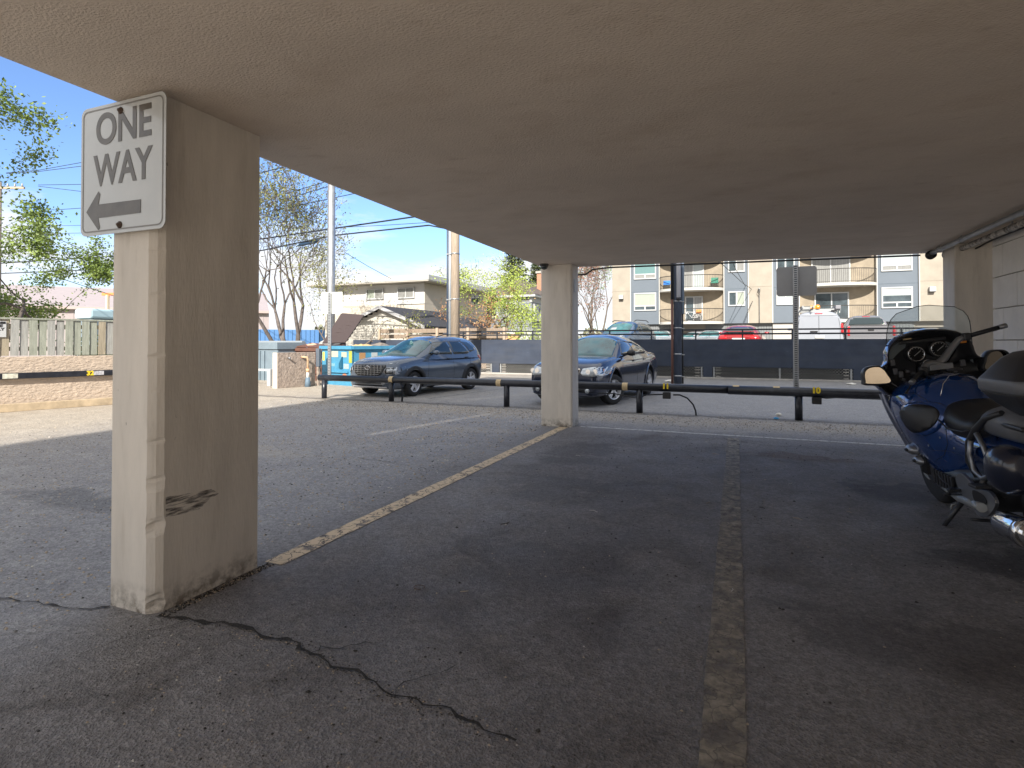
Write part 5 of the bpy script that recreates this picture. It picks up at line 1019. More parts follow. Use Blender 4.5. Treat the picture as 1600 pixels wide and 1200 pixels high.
def interp(tab, x):
    if x <= tab[0][0]: return tab[0][1]
    if x >= tab[-1][0]: return tab[-1][1]
    for i in range(len(tab) - 1):
        if tab[i][0] <= x <= tab[i + 1][0]:
            x0, y0 = tab[i]; x1, y1 = tab[i + 1]; h = x1 - x0
            if h < 1e-6: return y1
            def sl(k):
                if k <= 0 or k >= len(tab) - 1: return None
                a = (tab[k][1] - tab[k-1][1]) / max(1e-6, tab[k][0] - tab[k-1][0]); b = (tab[k+1][1] - tab[k][1]) / max(1e-6, tab[k+1][0] - tab[k][0])
                return 0 if a * b <= 0 else 2 * a * b / (a + b)
            d = (y1 - y0) / h; m0 = sl(i); m1 = sl(i + 1); m0 = d if m0 is None else m0; m1 = d if m1 is None else m1; t = (x - x0) / h
            return y0*(2*t**3-3*t*t+1) + m0*h*(t**3-2*t*t+t) + y1*(-2*t**3+3*t*t) + m1*h*(t**3-t*t)
def eval_mesh(o):
    bpy.context.view_layer.update(); dg = bpy.context.evaluated_depsgraph_get(); return bpy.data.meshes.new_from_object(o.evaluated_get(dg))
def bvh_of(*objs):
    vs = []; fs = []
    for o in objs:
        k = len(vs); vs += [v.co.copy() for v in o.data.vertices]; fs += [[i + k for i in p.vertices] for p in o.data.polygons]
    return BVHTree.FromPolygons(vs, fs)
def decal(name, parent, bvh, poly, axis, m, off=0.006, thick=0.010, res=0.07, far=6.0, smooth=True, flat=None):
    """polygon given in 2-D, projected along -axis on to the body and thickened: lies on the bodywork.
    axis '+y' / '-y' : poly is (x,z), seen from that side; '+x','-x': poly is (y,z); '+z': poly is (x,y)"""
    ax = {'x': 0, 'y': 1, 'z': 2}[axis[1]]; sg_ = 1 if axis[0] == '+' else -1; oth = [i for i in (0, 1, 2) if i != ax]
    bm = bmesh.new(); vv = []
    for p in poly:
        c = [0, 0, 0]; c[oth[0]] = p[0]; c[oth[1]] = p[1]; vv.append(bm.verts.new(c))
    bm.faces.new(vv)
    for o_ in oth:
        lo = min(v.co[o_] for v in bm.verts); hi = max(v.co[o_] for v in bm.verts); n = max(1, int((hi - lo) / res))
        for i in range(1, n):
            no = Vector((0, 0, 0)); no[o_] = 1; co = Vector((0, 0, 0)); co[o_] = lo + (hi - lo) * i / n
            bmesh.ops.bisect_plane(bm, geom=bm.verts[:] + bm.edges[:] + bm.faces[:], plane_co=co, plane_no=no)
    d = Vector((0, 0, 0)); d[ax] = -sg_; last = None; miss = []
    for v in bm.verts:
        o0 = v.co.copy(); o0[ax] = sg_ * far; hit = bvh.ray_cast(o0, d, far * 2)
        if hit[0] is not None: v.co[ax] = hit[0][ax] + sg_ * off; last = hit[0][ax]
        else: miss.append(v)
    for v in miss:
        best = min((q for q in bm.verts if q not in miss), key=lambda q: (Vector([q.co[i] for i in oth]) - Vector([v.co[i] for i in oth])).length, default=None)
        if best: v.co[ax] = best.co[ax]
    r = bmesh.ops.extrude_face_region(bm, geom=bm.faces[:]); 
    for g_ in r['geom']:
        if isinstance(g_, bmesh.types.BMVert): g_.co[ax] -= sg_ * (thick + off)
    bmesh.ops.recalc_face_normals(bm, faces=bm.faces); me = bpy.data.meshes.new(name); bm.to_mesh(me); bm.free()
    me.materials.append(m)
    o = bpy.data.objects.new(name, me); C.objects.link(o); o.parent = parent
    if smooth:
        for p in me.polygons: p.use_smooth = abs(p.normal[ax]) > 0.35
    return o
def make_wheel(root, x, y, r, w_, spokes, style, steer=0.0, side=1):
    e = MB(); rr = r; T = Matrix.Rotation(steer, 4, 'Z')
    prof = [(rr*0.66, -w_/2), (rr*0.88, -w_/2), (rr*0.97, -w_*0.42), (rr, -w_*0.30), (rr, w_*0.30), (rr*0.97, w_*0.42), (rr*0.88, w_/2), (rr*0.66, w_/2)]
    e.lathe(prof, (0, 0, 0), axis='Y', n=36, m=M_rubber, cap=False); o = e.build('wheel'); o.parent = root; o.location = (x, y, r); o.rotation_euler = (0, 0, steer)
    q = MB(); s = side
    q.lathe([(rr*0.67, s*w_*0.46), (rr*0.63, s*w_*0.47), (rr*0.60, s*w_*0.36), (rr*0.58, s*w_*0.05), (0, s*w_*0.03)], axis='Y', n=30, m=M_rim, cap=False)
    q.ms.append(M_well)
    for k in range(len(q.f)): 
        pass
    o2 = q.build('rim'); o2.parent = o
    wl = MB(); wl.lathe([(rr*0.57, s*(w_*0.05+0.004)), (0.0, s*(w_*0.05+0.004))], axis='Y', n=30, m=M_well, cap=False); o4 = wl.build('hub_recess'); o4.parent = o
    sp = MB()
    for k in range(spokes):
        a0 = 2*math.pi*k/spokes + 0.3
        for da in ((-0.14, 0.14) if style == 'double' else (0.0,)):
            a = a0 + da; wi = rr*(0.055 if style == 'double' else 0.11); wo = rr*(0.06 if style == 'double' else 0.15)
            u = Vector((math.cos(a), 0, math.sin(a))); v = Vector((-math.sin(a), 0, math.cos(a)))
            y0, y1 = s*w_*0.30, s*w_*0.42
            p = [u*rr*0.10 - v*wi, u*rr*0.61 - v*wo, u*rr*0.61 + v*wo, u*rr*0.10 + v*wi]
            sp.prism([q_ + Vector((0, y0, 0)) for q_ in p], (0, y1 - y0, 0), M_rim)
    sp.lathe([(rr*0.15, s*w_*0.28), (rr*0.15, s*w_*0.43), (rr*0.05, s*w_*0.46), (0, s*w_*0.46)], axis='Y', n=14, m=M_rim)
    o3 = sp.build('spokes', bevel=0.006, seg=1); o3.parent = o
    return o
def car(name, label, cat, loc, heading, S, m_paint, group=None):
    """x forward from the rear (0) to the nose (L); z up"""
    root = empty(name, label, cat, loc, heading, group); Lc = S['L']; hw = S['W'] / 2; x0 = -S['rear']   # origin: mid wheelbase
    N_ = 30; xs = [0, .012, .03, .06, .10, .16]; xs = sorted(set([Lc * t for t in (0, .003, .010, .022, .04, .065, .095)] + [Lc * (0.095 + 0.81 * i / 26) for i in range(27)] + [Lc * (1 - t) for t in (.095, .065, .04, .022, .010, .003, 0)]))
    rows = []
    for x in xs:
        wl_ = interp(S['plan'], x) * hw; zt = interp(S['top'], x); zb = interp(S['bot'], x); sh = S.get('shoulder', 0.72); rows_ = []
        zm = zb + (zt - zb) * 0.5; prof = S.get('sect') or [(0.0, 0.0), (0.80, 0.0), (0.93, 0.05), (0.975, 0.18), (1.0, 0.42), (1.0, 0.58), (0.985, 0.72), (0.955, 0.84), (0.90, 0.93), (0.80, 0.975), (0.55, 1.0), (0.28, 1.012), (0.0, 1.018)]
        half = [(py * wl_, zb + (zt - zb) * pz) for py, pz in prof]
        ring_ = [Vector((x + x0, y, z)) for y, z in half] + [Vector((x + x0, -y, z)) for y, z in half[::-1][1:-1]]
        rows.append(ring_)
    mb = MB(); mb.grid(rows, m_paint, closed=True); n = len(rows[0]); mb.add(rows[0], [tuple(range(n))], m_paint); mb.add(rows[-1], [tuple(range(n))[::-1]], m_paint)
    body = mb.build('body'); r = S['wr']
    for wx in (S['wf'], S['wrx']):
        for s in (-1, 1):
            c = MB(); c.lathe([(r * 1.16, 0), (r * 1.16, 0.34)], axis='Y', n=40, m=M_well); co = c.build('cut'); co.data.materials.clear(); co.data.materials.append(M_well)
            co.location = (wx + x0, (hw - 0.30) if s > 0 else -(hw + 0.04), S['wz']); 
            md = body.modifiers.new('arch', 'BOOLEAN'); md.object = co; md.operation = 'DIFFERENCE'; md.solver = 'EXACT'; md.material_mode = 'TRANSFER'
    me = eval_mesh(body); cuts = [md.object for md in body.modifiers]; body.modifiers.clear(); body.data = me
    for c in cuts: bpy.data.objects.remove(c)
    body.parent = root
    objs = [body]
    gh_ = None
    if 'roof' in S:
        rt = S['roof']; gx0, gx1 = rt[0][0], rt[-1][0]; rows = []; nn = S.get('gn', 3.2)
        for i in range(41):
            t = i / 40; t = t if 0 < t < 1 else t; x = lerp(gx0, gx1, t); zr = interp(rt, x); zb = min(interp(S['top'], x), zr) - 0.10; W0 = interp(S['gplan'], x) * hw; H_ = zr - zb; row = []
            for k in range(25):
                ph = math.pi * k / 24; cy = math.cos(ph); sz = math.sin(ph)
                yy = (abs(cy) ** (2 / nn)) * (1 if cy >= 0 else -1); z = zb + H_ * (sz ** (2 / nn)); fr = (z - zb) / max(0.3, interp(S['top'], x) * 0 + S['H'] - zb)
                row.append(Vector((x + x0, yy * W0 * (1 - S.get('tumble', 0.20) * fr), z)))
            rows.append(row)
        mb = MB(); mb.grid(rows, m_paint); mb.add(rows[0], [tuple(range(25))], m_paint); mb.add(rows[-1], [tuple(range(25))[::-1]], m_paint)
        gh_ = mb.build('roof'); gh_.parent = root; objs.append(gh_)
    bv = bvh_of(*objs); ctx = dict(root=root, x0=x0, bv=bv, hw=hw, paint=m_paint, body=body, roof=gh_)
    def P(poly): return [(x + x0, z) for x, z in poly]
    ctx['P'] = P
    if gh_:
        for s in ('+y', '-y'):
            for nm, poly in S.get('side_glass', []): decal('side_window', gh_, bv, P(poly), s, M_tglass, 0.004, 0.012)
        if 'windscreen' in S:
            a, b, y0_, y1_ = S['windscreen']; decal('windscreen', gh_, bvh_of(gh_), [(a + x0, -y0_), (a + x0, y0_), (b + x0, y1_), (b + x0, -y1_)], '+z', S.get('wsm', M_wsh), 0.010, 0.012)
        if 'rear_glass' in S:
            if len(S['rear_glass'][0]) == 2: decal('rear_window', gh_, bvh_of(gh_), S['rear_glass'], '-x', M_tglass, 0.008, 0.012)
    for (wx, st) in ((S['wf'], S.get('steer', 0)), (S['wrx'], 0)):
        for s in (-1, 1): make_wheel(root, wx + x0, s * (hw - 0.125), r, 0.21, S['spokes'], S['style'], st, s)
    zk = S.get('zk', 1.0); root.scale.z = zk
    if zk != 1:
        for ch in root.children:
            if ch.name.startswith('wheel') and not ch.name.startswith('wheel_arch'): ch.scale.z = 1 / zk; ch.location.z = S['wr'] / zk
    # underbody
    u = MB(); u.box((S['wrx'] + x0 - 0.3, -hw * 0.75, 0.2), (S['wf'] + x0 + 0.3, hw * 0.75, 0.34), M_well); u.build('underbody').parent = root
    for s in (-1, 1):      # mirrors
        if 'mirror' in S:
            mx_, mz_ = S['mirror']; q = MB(); q.lathe([(0.0, -0.10), (0.05, -0.09), (0.075, -0.03), (0.078, 0.04), (0.06, 0.09), (0.0, 0.10)], (0, 0, 0), axis='Y', n=14, m=S.get('mirror_m', m_paint)); o = q.build('mirror'); o.scale = (0.85, 1, 0.85); o.location = (mx_ + x0, s * (hw + 0.07), mz_); o.parent = root
            q = MB(); q.obox((0.0, -s * 0.09, -0.03), (-0.02, -s * 0.19, -0.07), 0.05, 0.04, M_black); q.build('mirror_arm').parent = o
        for hx, hz in S.get('handles', []):
            q = MB(); hit = bv.ray_cast(Vector((hx + x0, s * 3, hz)), Vector((0, -s, 0)), 6); yy = hit[0].y if hit[0] else s * hw
            q.cbox((hx + x0, yy + s * 0.018, hz), (0.17, 0.03, 0.028), m_paint); q.build('door_handle', bevel=0.01).parent = root
        for poly in S.get('seams', []):
            decal('door_seam', root, bv, P(poly), '+y' if s > 0 else '-y', M_well, 0.0015, 0.002, res=0.05)
    return ctx
def stripe(pts, w_):     # thin polygon along a 2-D polyline
    a = [(x - w_/2, z) for x, z in pts]; b = [(x + w_/2, z) for x, z in pts]; return a + b[::-1]
def arch(ctx, S, m, w0=1.16, w1=1.36, zmin=0.0):
    for wx in (S['wf'], S['wrx']):
        for s in ('+y', '-y'):
            n = 18; r = S['wr']; a0 = -0.12; pts = [(wx + r*w0*math.cos(a), S['wz'] + r*w0*math.sin(a)) for a in [lerp(a0, math.pi - a0, i/n) for i in range(n+1)]]
            po = [(wx + r*w1*math.cos(a), S['wz'] + r*w1*math.sin(a)) for a in [lerp(a0, math.pi - a0, i/n) for i in range(n+1)]]
            for i in range(0, n):     # quads joined in one part
                pass
            mb = MB(); vs = []; bv = ctx['bv']; sg_ = 1 if s == '+y' else -1
            rows = [[], [], []]
            for i in range(n + 1):
                for row, q, of in ((0, pts[i], 0.022), (1, ((pts[i][0]+po[i][0])/2, (pts[i][1]+po[i][1])/2), 0.020), (2, po[i], 0.004)):
                    hit = bv.ray_cast(Vector((po[i][0] + ctx['x0'], sg_*4, max(q[1], 0.24))), Vector((0, -sg_, 0)), 8); yy = hit[0].y if hit[0] and abs(hit[0].y) > ctx['hw'] - 0.25 else sg_*(ctx['hw'] - 0.06)
                    rows[row].append(Vector((q[0] + ctx['x0'], yy + sg_*of, q[1])))
            rows = [[v - Vector((0, sg_*0.05, 0)) for v in rows[0]]] + rows
            mb.grid(rows, m); mb.build('wheel_arch').parent = ctx['root']

# ---- grey hatchback (small crossover)
Mg = paint('blue grey car paint', (0.105, 0.13, 0.168), 0.35, 0.2)
S1 = dict(L=4.04, W=1.77, H=1.585, rear=2.02, wf=3.21, wrx=0.69, wr=0.325, wz=0.325, spokes=5, style='wide',
    plan=[(0, .80), (0.06, .90), (.2, .965), (.6, 1.0), (3.3, 1.0), (3.65, .965), (3.88, .90), (3.98, .82), (4.04, .72)],
    top=[(0, .84), (.05, 1.0), (.2, 1.06), (.8, 1.065), (2.6, 1.05), (2.95, 1.055), (3.3, 1.035), (3.65, .985), (3.85, .93), (3.98, .86), (4.04, .76)],
    bot=[(0, .42), (.06, .30), (.3, .22), (3.6, .20), (3.9, .22), (4.0, .27), (4.04, .34)],
    roof=[(0.02, 1.06), (0.06, 1.26), (0.16, 1.45), (0.36, 1.56), (1.1, 1.605), (1.75, 1.60), (2.15, 1.53), (2.55, 1.32), (3.05, 1.04)],
    gplan=[(0, .86), (0.3, .93), (1.0, .975), (2.2, .965), (2.98, .90)], tumble=0.24, gn=3.4,
    side_glass=[('front', [(2.58, 1.095), (2.18, 1.43), (1.62, 1.50), (1.56, 1.08)]), ('rear', [(1.50, 1.08), (1.54, 1.50), (1.02, 1.50), (0.72, 1.12), (0.86, 1.08)]), ('quarter', [(0.66, 1.13), (0.93, 1.485), (0.52, 1.46), (0.30, 1.20)])],
    windscreen=(3.00, 2.20, 0.70, 0.59), rear_glass=[(-.58, 1.12), (.58, 1.12), (.50, 1.44), (-.50, 1.44)], mirror=(2.46, 1.14), handles=[(1.75, .97), (.92, .99)], steer=0.06,
    seams=[stripe([(2.66, .30), (2.70, .6), (2.62, .97)], .008), stripe([(1.55, .28), (1.555, .98)], .008), stripe([(0.86, .62), (0.74, .75), (0.72, .98)], .008)])
h1 = math.atan2(12.73 - 15.25, -7.86 + 7.42)     # heading of the nose
c1x, c1y = -8.50, 14.0
cx = car('parked_hatchback', 'dark blue grey compact hatchback with black lower cladding, parked left of the far pillar', 'car', (c1x, c1y, 0), h1, S1, Mg, None)
arch(cx, S1, M_clad, 1.14, 1.46); R1 = cx['root']; x0 = cx['x0']; bv = cx['bv']
for s in ('+y', '-y'): decal('sill_cladding', R1, bv, [(1.10+x0, .22), (2.78+x0, .22), (2.78+x0, .33), (1.10+x0, .37)], s, M_clad, 0.012, 0.01)
M_gr = mat('grille black', (0.012, 0.013, 0.015), 0.35)
gr_ = decal('grille', R1, bv, [(-.57, .85), (.57, .85), (.61, .79), (.46, .61), (.36, .56), (-.36, .56), (-.46, .61), (-.61, .79)], '+x', M_gr, 0.012, 0.02)
q = MB()
for i in range(9): 
    y = -.48 + .12*i; lim = 0.565 if abs(y) < .36 else 0.64; h_ = bv.ray_cast(Vector((5, y, .70)), Vector((-1, 0, 0)), 9)[0].x; q.box((h_ - .02, y - .006, lim + .0), (h_ + .022, y + .006, .84), M_steel)
for z in (.60, .655, .71, .765, .82):
    hwz = lerp(.37, .58, (z - .57) / .26)
    for k in range(8):
        ya, yb = lerp(-hwz, hwz, k/8), lerp(-hwz, hwz, (k+1)/8); xa = bv.ray_cast(Vector((5, ya, z)), Vector((-1, 0, 0)), 9)[0].x + .016; xb = bv.ray_cast(Vector((5, yb, z)), Vector((-1, 0, 0)), 9)[0].x + .016
        q.obox((xa, ya, z), (xb, yb, z), .008, .009, M_steel)
o = q.build('grille_bars'); o.parent = gr_
q = MB(); hx = bv.ray_cast(Vector((5, 0, .765)), Vector((-1, 0, 0)), 9)[0].x; q.tube([(hx + .03, .085*math.cos(a), .765 + .043*math.sin(a)) for a in [k*math.pi/12 for k in range(25)]], .007, 6, M_chrome, cap=False)
q.obox((hx+.03, -.045, .737), (hx+.03, -.025, .795), .012, .012, M_chrome); q.obox((hx+.03, .025, .737), (hx+.03, .045, .795), .012, .012, M_chrome); q.obox((hx+.03, -.035, .761), (hx+.03, .035, .771), .012, .01, M_chrome); q.build('emblem').parent = R1
decal('lower_intake', R1, bv, [(-.50, .30), (.50, .30), (.44, .40), (-.44, .40)], '+x', M_gr, 0.010, 0.02)
decal('skid_plate', R1, bv, [(-.60, .235), (.60, .235), (.62, .285), (-.62, .285)], '+x', M_rim, 0.014, 0.02)
for s in (-1, 1):
    decal('headlight_housing', R1, bv, [(s*.60, .78), (s*.85, .79), (s*.87, .70), (s*.83, .61), (s*.60, .61), (s*.57, .70)], '+x', M_steel, 0.010, 0.02)
    decal('headlight', R1, bv, [(s*.62, .763), (s*.83, .773), (s*.845, .70), (s*.81, .63), (s*.62, .63), (s*.595, .70)], '+x', M_gr, 0.016, 0.02)
    decal('headlight_lens', R1, bv, [(s*.65, .74), (s*.81, .75), (s*.80, .66), (s*.65, .655)], '+x', M_lamp, 0.024, 0.02)
    decal('daytime_lamp', R1, bv, [(s*.58, .885), (s*.80, .90), (s*.85, .875), (s*.62, .86)], '+x', M_lamp, 0.010, 0.015)
    decal('tail_light', R1, bv, [(.02+x0, .86), (.10+x0, .86), (.28+x0, 1.02), (.12+x0, 1.04)], '+y' if s > 0 else '-y', M_red, 0.010, 0.01)
    decal('tail_light', R1, bv, [(s*.52, .82), (s*.80, .80), (s*.80, .94), (s*.58, .93)], '-x', M_red, 0.010, 0.01)
decal('character_line', R1, bv, [(0.5+x0, .93), (2.9+x0, .90), (2.9+x0, .908), (0.5+x0, .942)], '+y', M_well, 0.002, 0.003)
q = MB(); q.box((hx+.01, -.25, .40), (hx+.03, .25, .47), M_gr); q.build('bumper_bar', bevel=.01).parent = R1
q = MB(); crumple(q, (2.45+x0, .05, 1.33), .05, mat('pale ornament', (.45, .75, .68), .5), 77, 1.4); o = q.build('hanging_ornament'); o.parent = R1
for s in (-1, 1):
    q = MB(); q.tube([(2.0+x0, s*.58, 1.575), (1.7+x0, s*.60, 1.64), (0.9+x0, s*.60, 1.645), (0.55+x0, s*.58, 1.575)], .014, 6, M_black); q.build('roof_rail').parent = cx['roof']

# ---- dark blue sedan
Mb = paint('navy car paint', (0.026, 0.034, 0.062), 0.4, 0.16)
S2 = dict(L=4.85, W=1.85, H=1.50, rear=2.50, wf=3.89, wrx=1.12, wr=0.345, wz=0.345, spokes=5, style='double',
    plan=[(0, .78), (0.08, .90), (.4, .96), (1.0, 1.0), (3.9, 1.0), (4.4, .965), (4.7, .90), (4.8, .84), (4.85, .74)],
    top=[(0, .86), (.06, 1.0), (.4, 1.06), (1.1, 1.04), (2.5, 1.0), (3.4, 1.01), (3.7, .99), (4.2, .94), (4.6, .87), (4.78, .80), (4.85, .70)],
    bot=[(0, .38), (.1, .26), (.4, .20), (4.3, .19), (4.7, .20), (4.8, .22), (4.85, .26)],
    roof=[(0.55, 1.02), (0.95, 1.20), (1.35, 1.36), (1.9, 1.46), (2.4, 1.475), (2.8, 1.42), (3.15, 1.24), (3.62, .97)],
    gplan=[(0.5, .84), (1.2, .93), (2.4, .955), (3.62, .90)], tumble=0.26, gn=3.2,
    side_glass=[('front', [(3.20, 1.02), (2.80, 1.31), (2.36, 1.385), (2.30, 1.01)]), ('rear', [(2.24, 1.01), (2.28, 1.385), (1.75, 1.35), (1.36, 1.18), (1.22, 1.07), (1.5, 1.02)])],
    zk=1.10, windscreen=(3.56, 2.80, 0.70, 0.58), rear_glass=[(-.55, 1.12), (.55, 1.12), (.48, 1.33), (-.48, 1.33)], mirror=(3.02, 1.06), mirror_m=M_black, handles=[(2.45, .88), (1.55, .90)], steer=-0.42,
    seams=[stripe([(3.36, .28), (3.42, .6), (3.30, .97)], .008), stripe([(2.27, .26), (2.27, .99)], .008)])
h2 = math.atan2(-2.75, -0.38); c2 = car('parked_sedan', 'shiny navy blue sedan behind the far pillar with its front wheel turned', 'car', (-3.26, 14.2, 0), h2, S2, Mb)
R2 = c2['root']; x0 = c2['x0']; bv = c2['bv']; arch(c2, S2, Mb, 1.15, 1.30)
decal('grille', R2, bv, [(-.42, .76), (.42, .76), (.36, .56), (.30, .52), (-.30, .52), (-.36, .56)], '+x', M_gr, .010, .02)
q = MB()
for (a, b) in (((-.43,.76),(.43,.76)), ((.43,.76),(.36,.55)), ((.36,.55),(.30,.51)), ((.30,.51),(-.30,.51)), ((-.30,.51),(-.36,.55)), ((-.36,.55),(-.43,.76)), ((-.4,.645),(.4,.645)), ((0,.52),(0,.76))):
    fa = bv.ray_cast(Vector((6, a[0], a[1])), Vector((-1, 0, 0)), 9)[0]; fb = bv.ray_cast(Vector((6, b[0], b[1])), Vector((-1, 0, 0)), 9)[0]
    if fa and fb: q.obox(fa + Vector((.022, 0, 0)), fb + Vector((.022, 0, 0)), .022, .022, M_chrome)
q.build('grille_frame').parent = R2
for s in (-1, 1):
    hl = decal('headlight', R2, bv, [(s*.48, .77), (s*.70, .805), (s*.89, .80), (s*.905, .73), (s*.89, .64), (s*.70, .615), (s*.50, .63), (s*.45, .68)], '+x', M_lamp, .012, .03, res=.04)
    decal('turn_signal', R2, bv, [(s*.845, .76), (s*.905, .75), (s*.905, .66), (s*.865, .65)], '+x', M_amber, .02, .02)
    q = MB()
    for yy in (.62, .76):
        hit = bv.ray_cast(Vector((6, s*yy, .71)), Vector((-1, 0, 0)), 9)[0]; q.lathe([(0, .0), (.045, .012), (.052, .03)], hit + Vector((.0, 0, 0)), axis='X', n=16, m=M_chrome)
    q.build('headlight_reflector').parent = R2
    decal('fog_lamp', R2, bv, [(s*.60+.05*math.cos(a), .335+.05*math.sin(a)) for a in [k*.6283*s for k in range(10)]], '+x', M_lamp, .014, .02)
decal('lower_intake', R2, bv, [(-.62, .40), (.62, .40), (.66, .30), (-.66, .30)], '+x', M_gr, .010, .02)
decal('front_lip', R2, bv, [(-.78, .255), (.78, .255), (.78, .215), (-.78, .215)], '+x', Mb, .045, .05)
decal('bumper_crease', R2, bv, [(-.75, .445), (.75, .445), (.75, .43), (-.75, .43)], '+x', M_well, .004, .006)
decal('character_line', R2, bv, [(1.2+x0, .80), (3.3+x0, .78), (3.3+x0, .788), (1.2+x0, .812)], '+y', M_well, .002, .003)
q = MB()
for yy in (-.38, .38): q.lathe([(0.16, 0), (.16, .10), (.10, .16), (0, .16)], (2.55+x0, yy, 1.0), n=12, m=M_black)
q = MB()

# ---- vehicles on the raised lot
Ms = paint('steel blue paint', (0.09, 0.14, 0.22), 0.45); Mrd = paint('red car paint', (0.30, 0.02, 0.022), 0.2); Mw = paint('white car paint', (0.30, 0.32, 0.36), 0.0, 0.3); Mt = paint('silver grey paint', (0.20, 0.20, 0.215), 0.4, 0.3)
import copy as _cp
def scaled(S, **k): T = dict(S); T.update(k); T['seams'] = []; T['handles'] = []; return T
SB = dict(L=4.6, W=1.85, H=1.70, rear=2.3, wf=3.65, wrx=.95, wr=.35, wz=.35, spokes=5, style='wide',
    plan=[(0, .84), (.1, .95), (.5, 1), (4.0, 1), (4.4, .93), (4.6, .80)], top=[(0, .95), (.1, 1.05), (.6, 1.06), (3.1, 1.06), (3.5, 1.04), (4.2, .95), (4.5, .85), (4.6, .72)],
    bot=[(0, .4), (.2, .25), (4.3, .25), (4.6, .38)], roof=[(0.05, 1.05), (.3, 1.45), (.6, 1.62), (1.3, 1.70), (2.2, 1.69), (2.6, 1.60), (3.0, 1.35), (3.42, 1.05)],
    gplan=[(0, .9), (1, .97), (2.4, .96), (3.4, .90)], tumble=.2, gn=3.6, side_glass=[('f', [(2.95, 1.12), (2.55, 1.50), (2.0, 1.58), (1.95, 1.10)]), ('r', [(1.88, 1.10), (1.93, 1.58), (.75, 1.53), (.5, 1.2), (.6, 1.12)])],
    windscreen=(3.36, 2.62, .70, .62), rear_glass=[(-.62, 1.15), (.62, 1.15), (.55, 1.5), (-.55, 1.5)], mirror=(2.95, 1.15), seams=[], handles=[])
def place(px, D, py=520): v = AD(px, py, D); return (v.x, v.y, DZ)
cc = car('parked_suv', 'steel blue sport utility car facing the railing on the raised lot beside the far pillar', 'car', place(976, 29.5), math.atan2(-1, -0.25), SB, Ms)
for s in (-1, 1):
    q = MB(); q.tube([(2.5+cc['x0'], s*.62, 1.66), (2.2+cc['x0'], s*.63, 1.745), (.9+cc['x0'], s*.63, 1.75), (.6+cc['x0'], s*.62, 1.66)], .022, 6, M_black); q.build('roof_rail').parent = cc['roof']
    decal('headlight', cc['root'], cc['bv'], [(s*.55, .9), (s*.85, .92), (s*.86, .78), (s*.6, .78)], '+x', M_lamp, .01, .02)
decal('dash_paper', cc['roof'], bvh_of(cc['roof']), [(3.16+cc['x0'], -.1), (3.16+cc['x0'], -.42), (2.98+cc['x0'], -.42), (2.98+cc['x0'], -.1)], '+z', M_bl, .016, .01)
SR = scaled(SB, H=1.36, L=4.3, rear=2.1, top=[(0, .80), (.1, .92), (.6, .95), (2.9, .92), (3.3, .90), (4.0, .78), (4.3, .6)], plan=[(0, .82), (.1, .93), (.5, 1), (3.8, 1), (4.1, .93), (4.3, .80)], bot=[(0, .4), (.2, .22), (4.1, .22), (4.3, .34)], wf=3.4, wrx=.85,
    roof=[(0.10, .92), (.5, 1.18), (.9, 1.31), (1.4, 1.36), (1.9, 1.34), (2.4, 1.16), (2.9, .91)], gplan=[(0, .84), (1, .92), (2, .92), (2.9, .88)], tumble=.25, side_glass=[('f', [(2.4, .96), (2.05, 1.18), (1.5, 1.26), (1.0, 1.22), (.7, 1.0)])], windscreen=(2.84, 2.2, .66, .55), rear_glass=[(-.62, .96), (.62, .96), (.50, 1.25), (-.50, 1.25)], mirror=(2.3, 1.0))
cc = car('parked_coupe', 'low red car with a dark rear window seen from behind over the wall', 'car', place(1161, 25.9), math.atan2(1, 0.10), SR, Mrd)
for s in (-1, 1): decal('tail_light', cc['root'], cc['bv'], [(s*.45, .70), (s*.84, .70), (s*.84, .86), (s*.50, .88)], '-x', M_red, .012, .02)
decal('number_plate', cc['root'], cc['bv'], [(-.26, .62), (.26, .62), (.26, .76), (-.26, .76)], '-x', M_plate, .012, .02)
q = MB(); q.box((cc['x0']+.02, -.62, 1.03), (cc['x0']+.20, .62, 1.06), Mrd); q.box((cc['x0']+.08, -.5, .93), (cc['x0']+.14, -.44, 1.04), M_black); q.box((cc['x0']+.08, .44, .93), (cc['x0']+.14, .5, 1.04), M_black); q.build('rear_spoiler', bevel=.01).parent = cc['root']
for i, (px, D, lab) in enumerate(((1030, 38, 'white car parked nearest the apartments, right of the steel blue one'), (1112, 38, 'white car behind the red one, half hidden, left of it'), (1085, 44, 'white car far back under the lower left balcony'))):
    car('parked_car', lab, 'car', place(px, D), math.atan2(-1, 0.12 - i*.3), scaled(SB, H=1.45, roof=[(0.05, .95), (.4, 1.2), (.8, 1.38), (1.5, 1.45), (2.2, 1.42), (2.6, 1.32), (3.0, 1.15), (3.42, .92)], top=[(0, .85), (.1, .93), (.6, .95), (3.1, .95), (3.5, .92), (4.2, .82), (4.5, .75), (4.6, .62)], side_glass=[('f', [(2.9, 1.0), (2.5, 1.25), (1.9, 1.33), (.8, 1.25), (.5, 1.02)])], windscreen=(3.3, 2.6, .68, .56), rear_glass=[(-.6, 1.0), (.6, 1.0), (.5, 1.28), (-.5, 1.28)], mirror=(2.9, 1.02)), Mw)
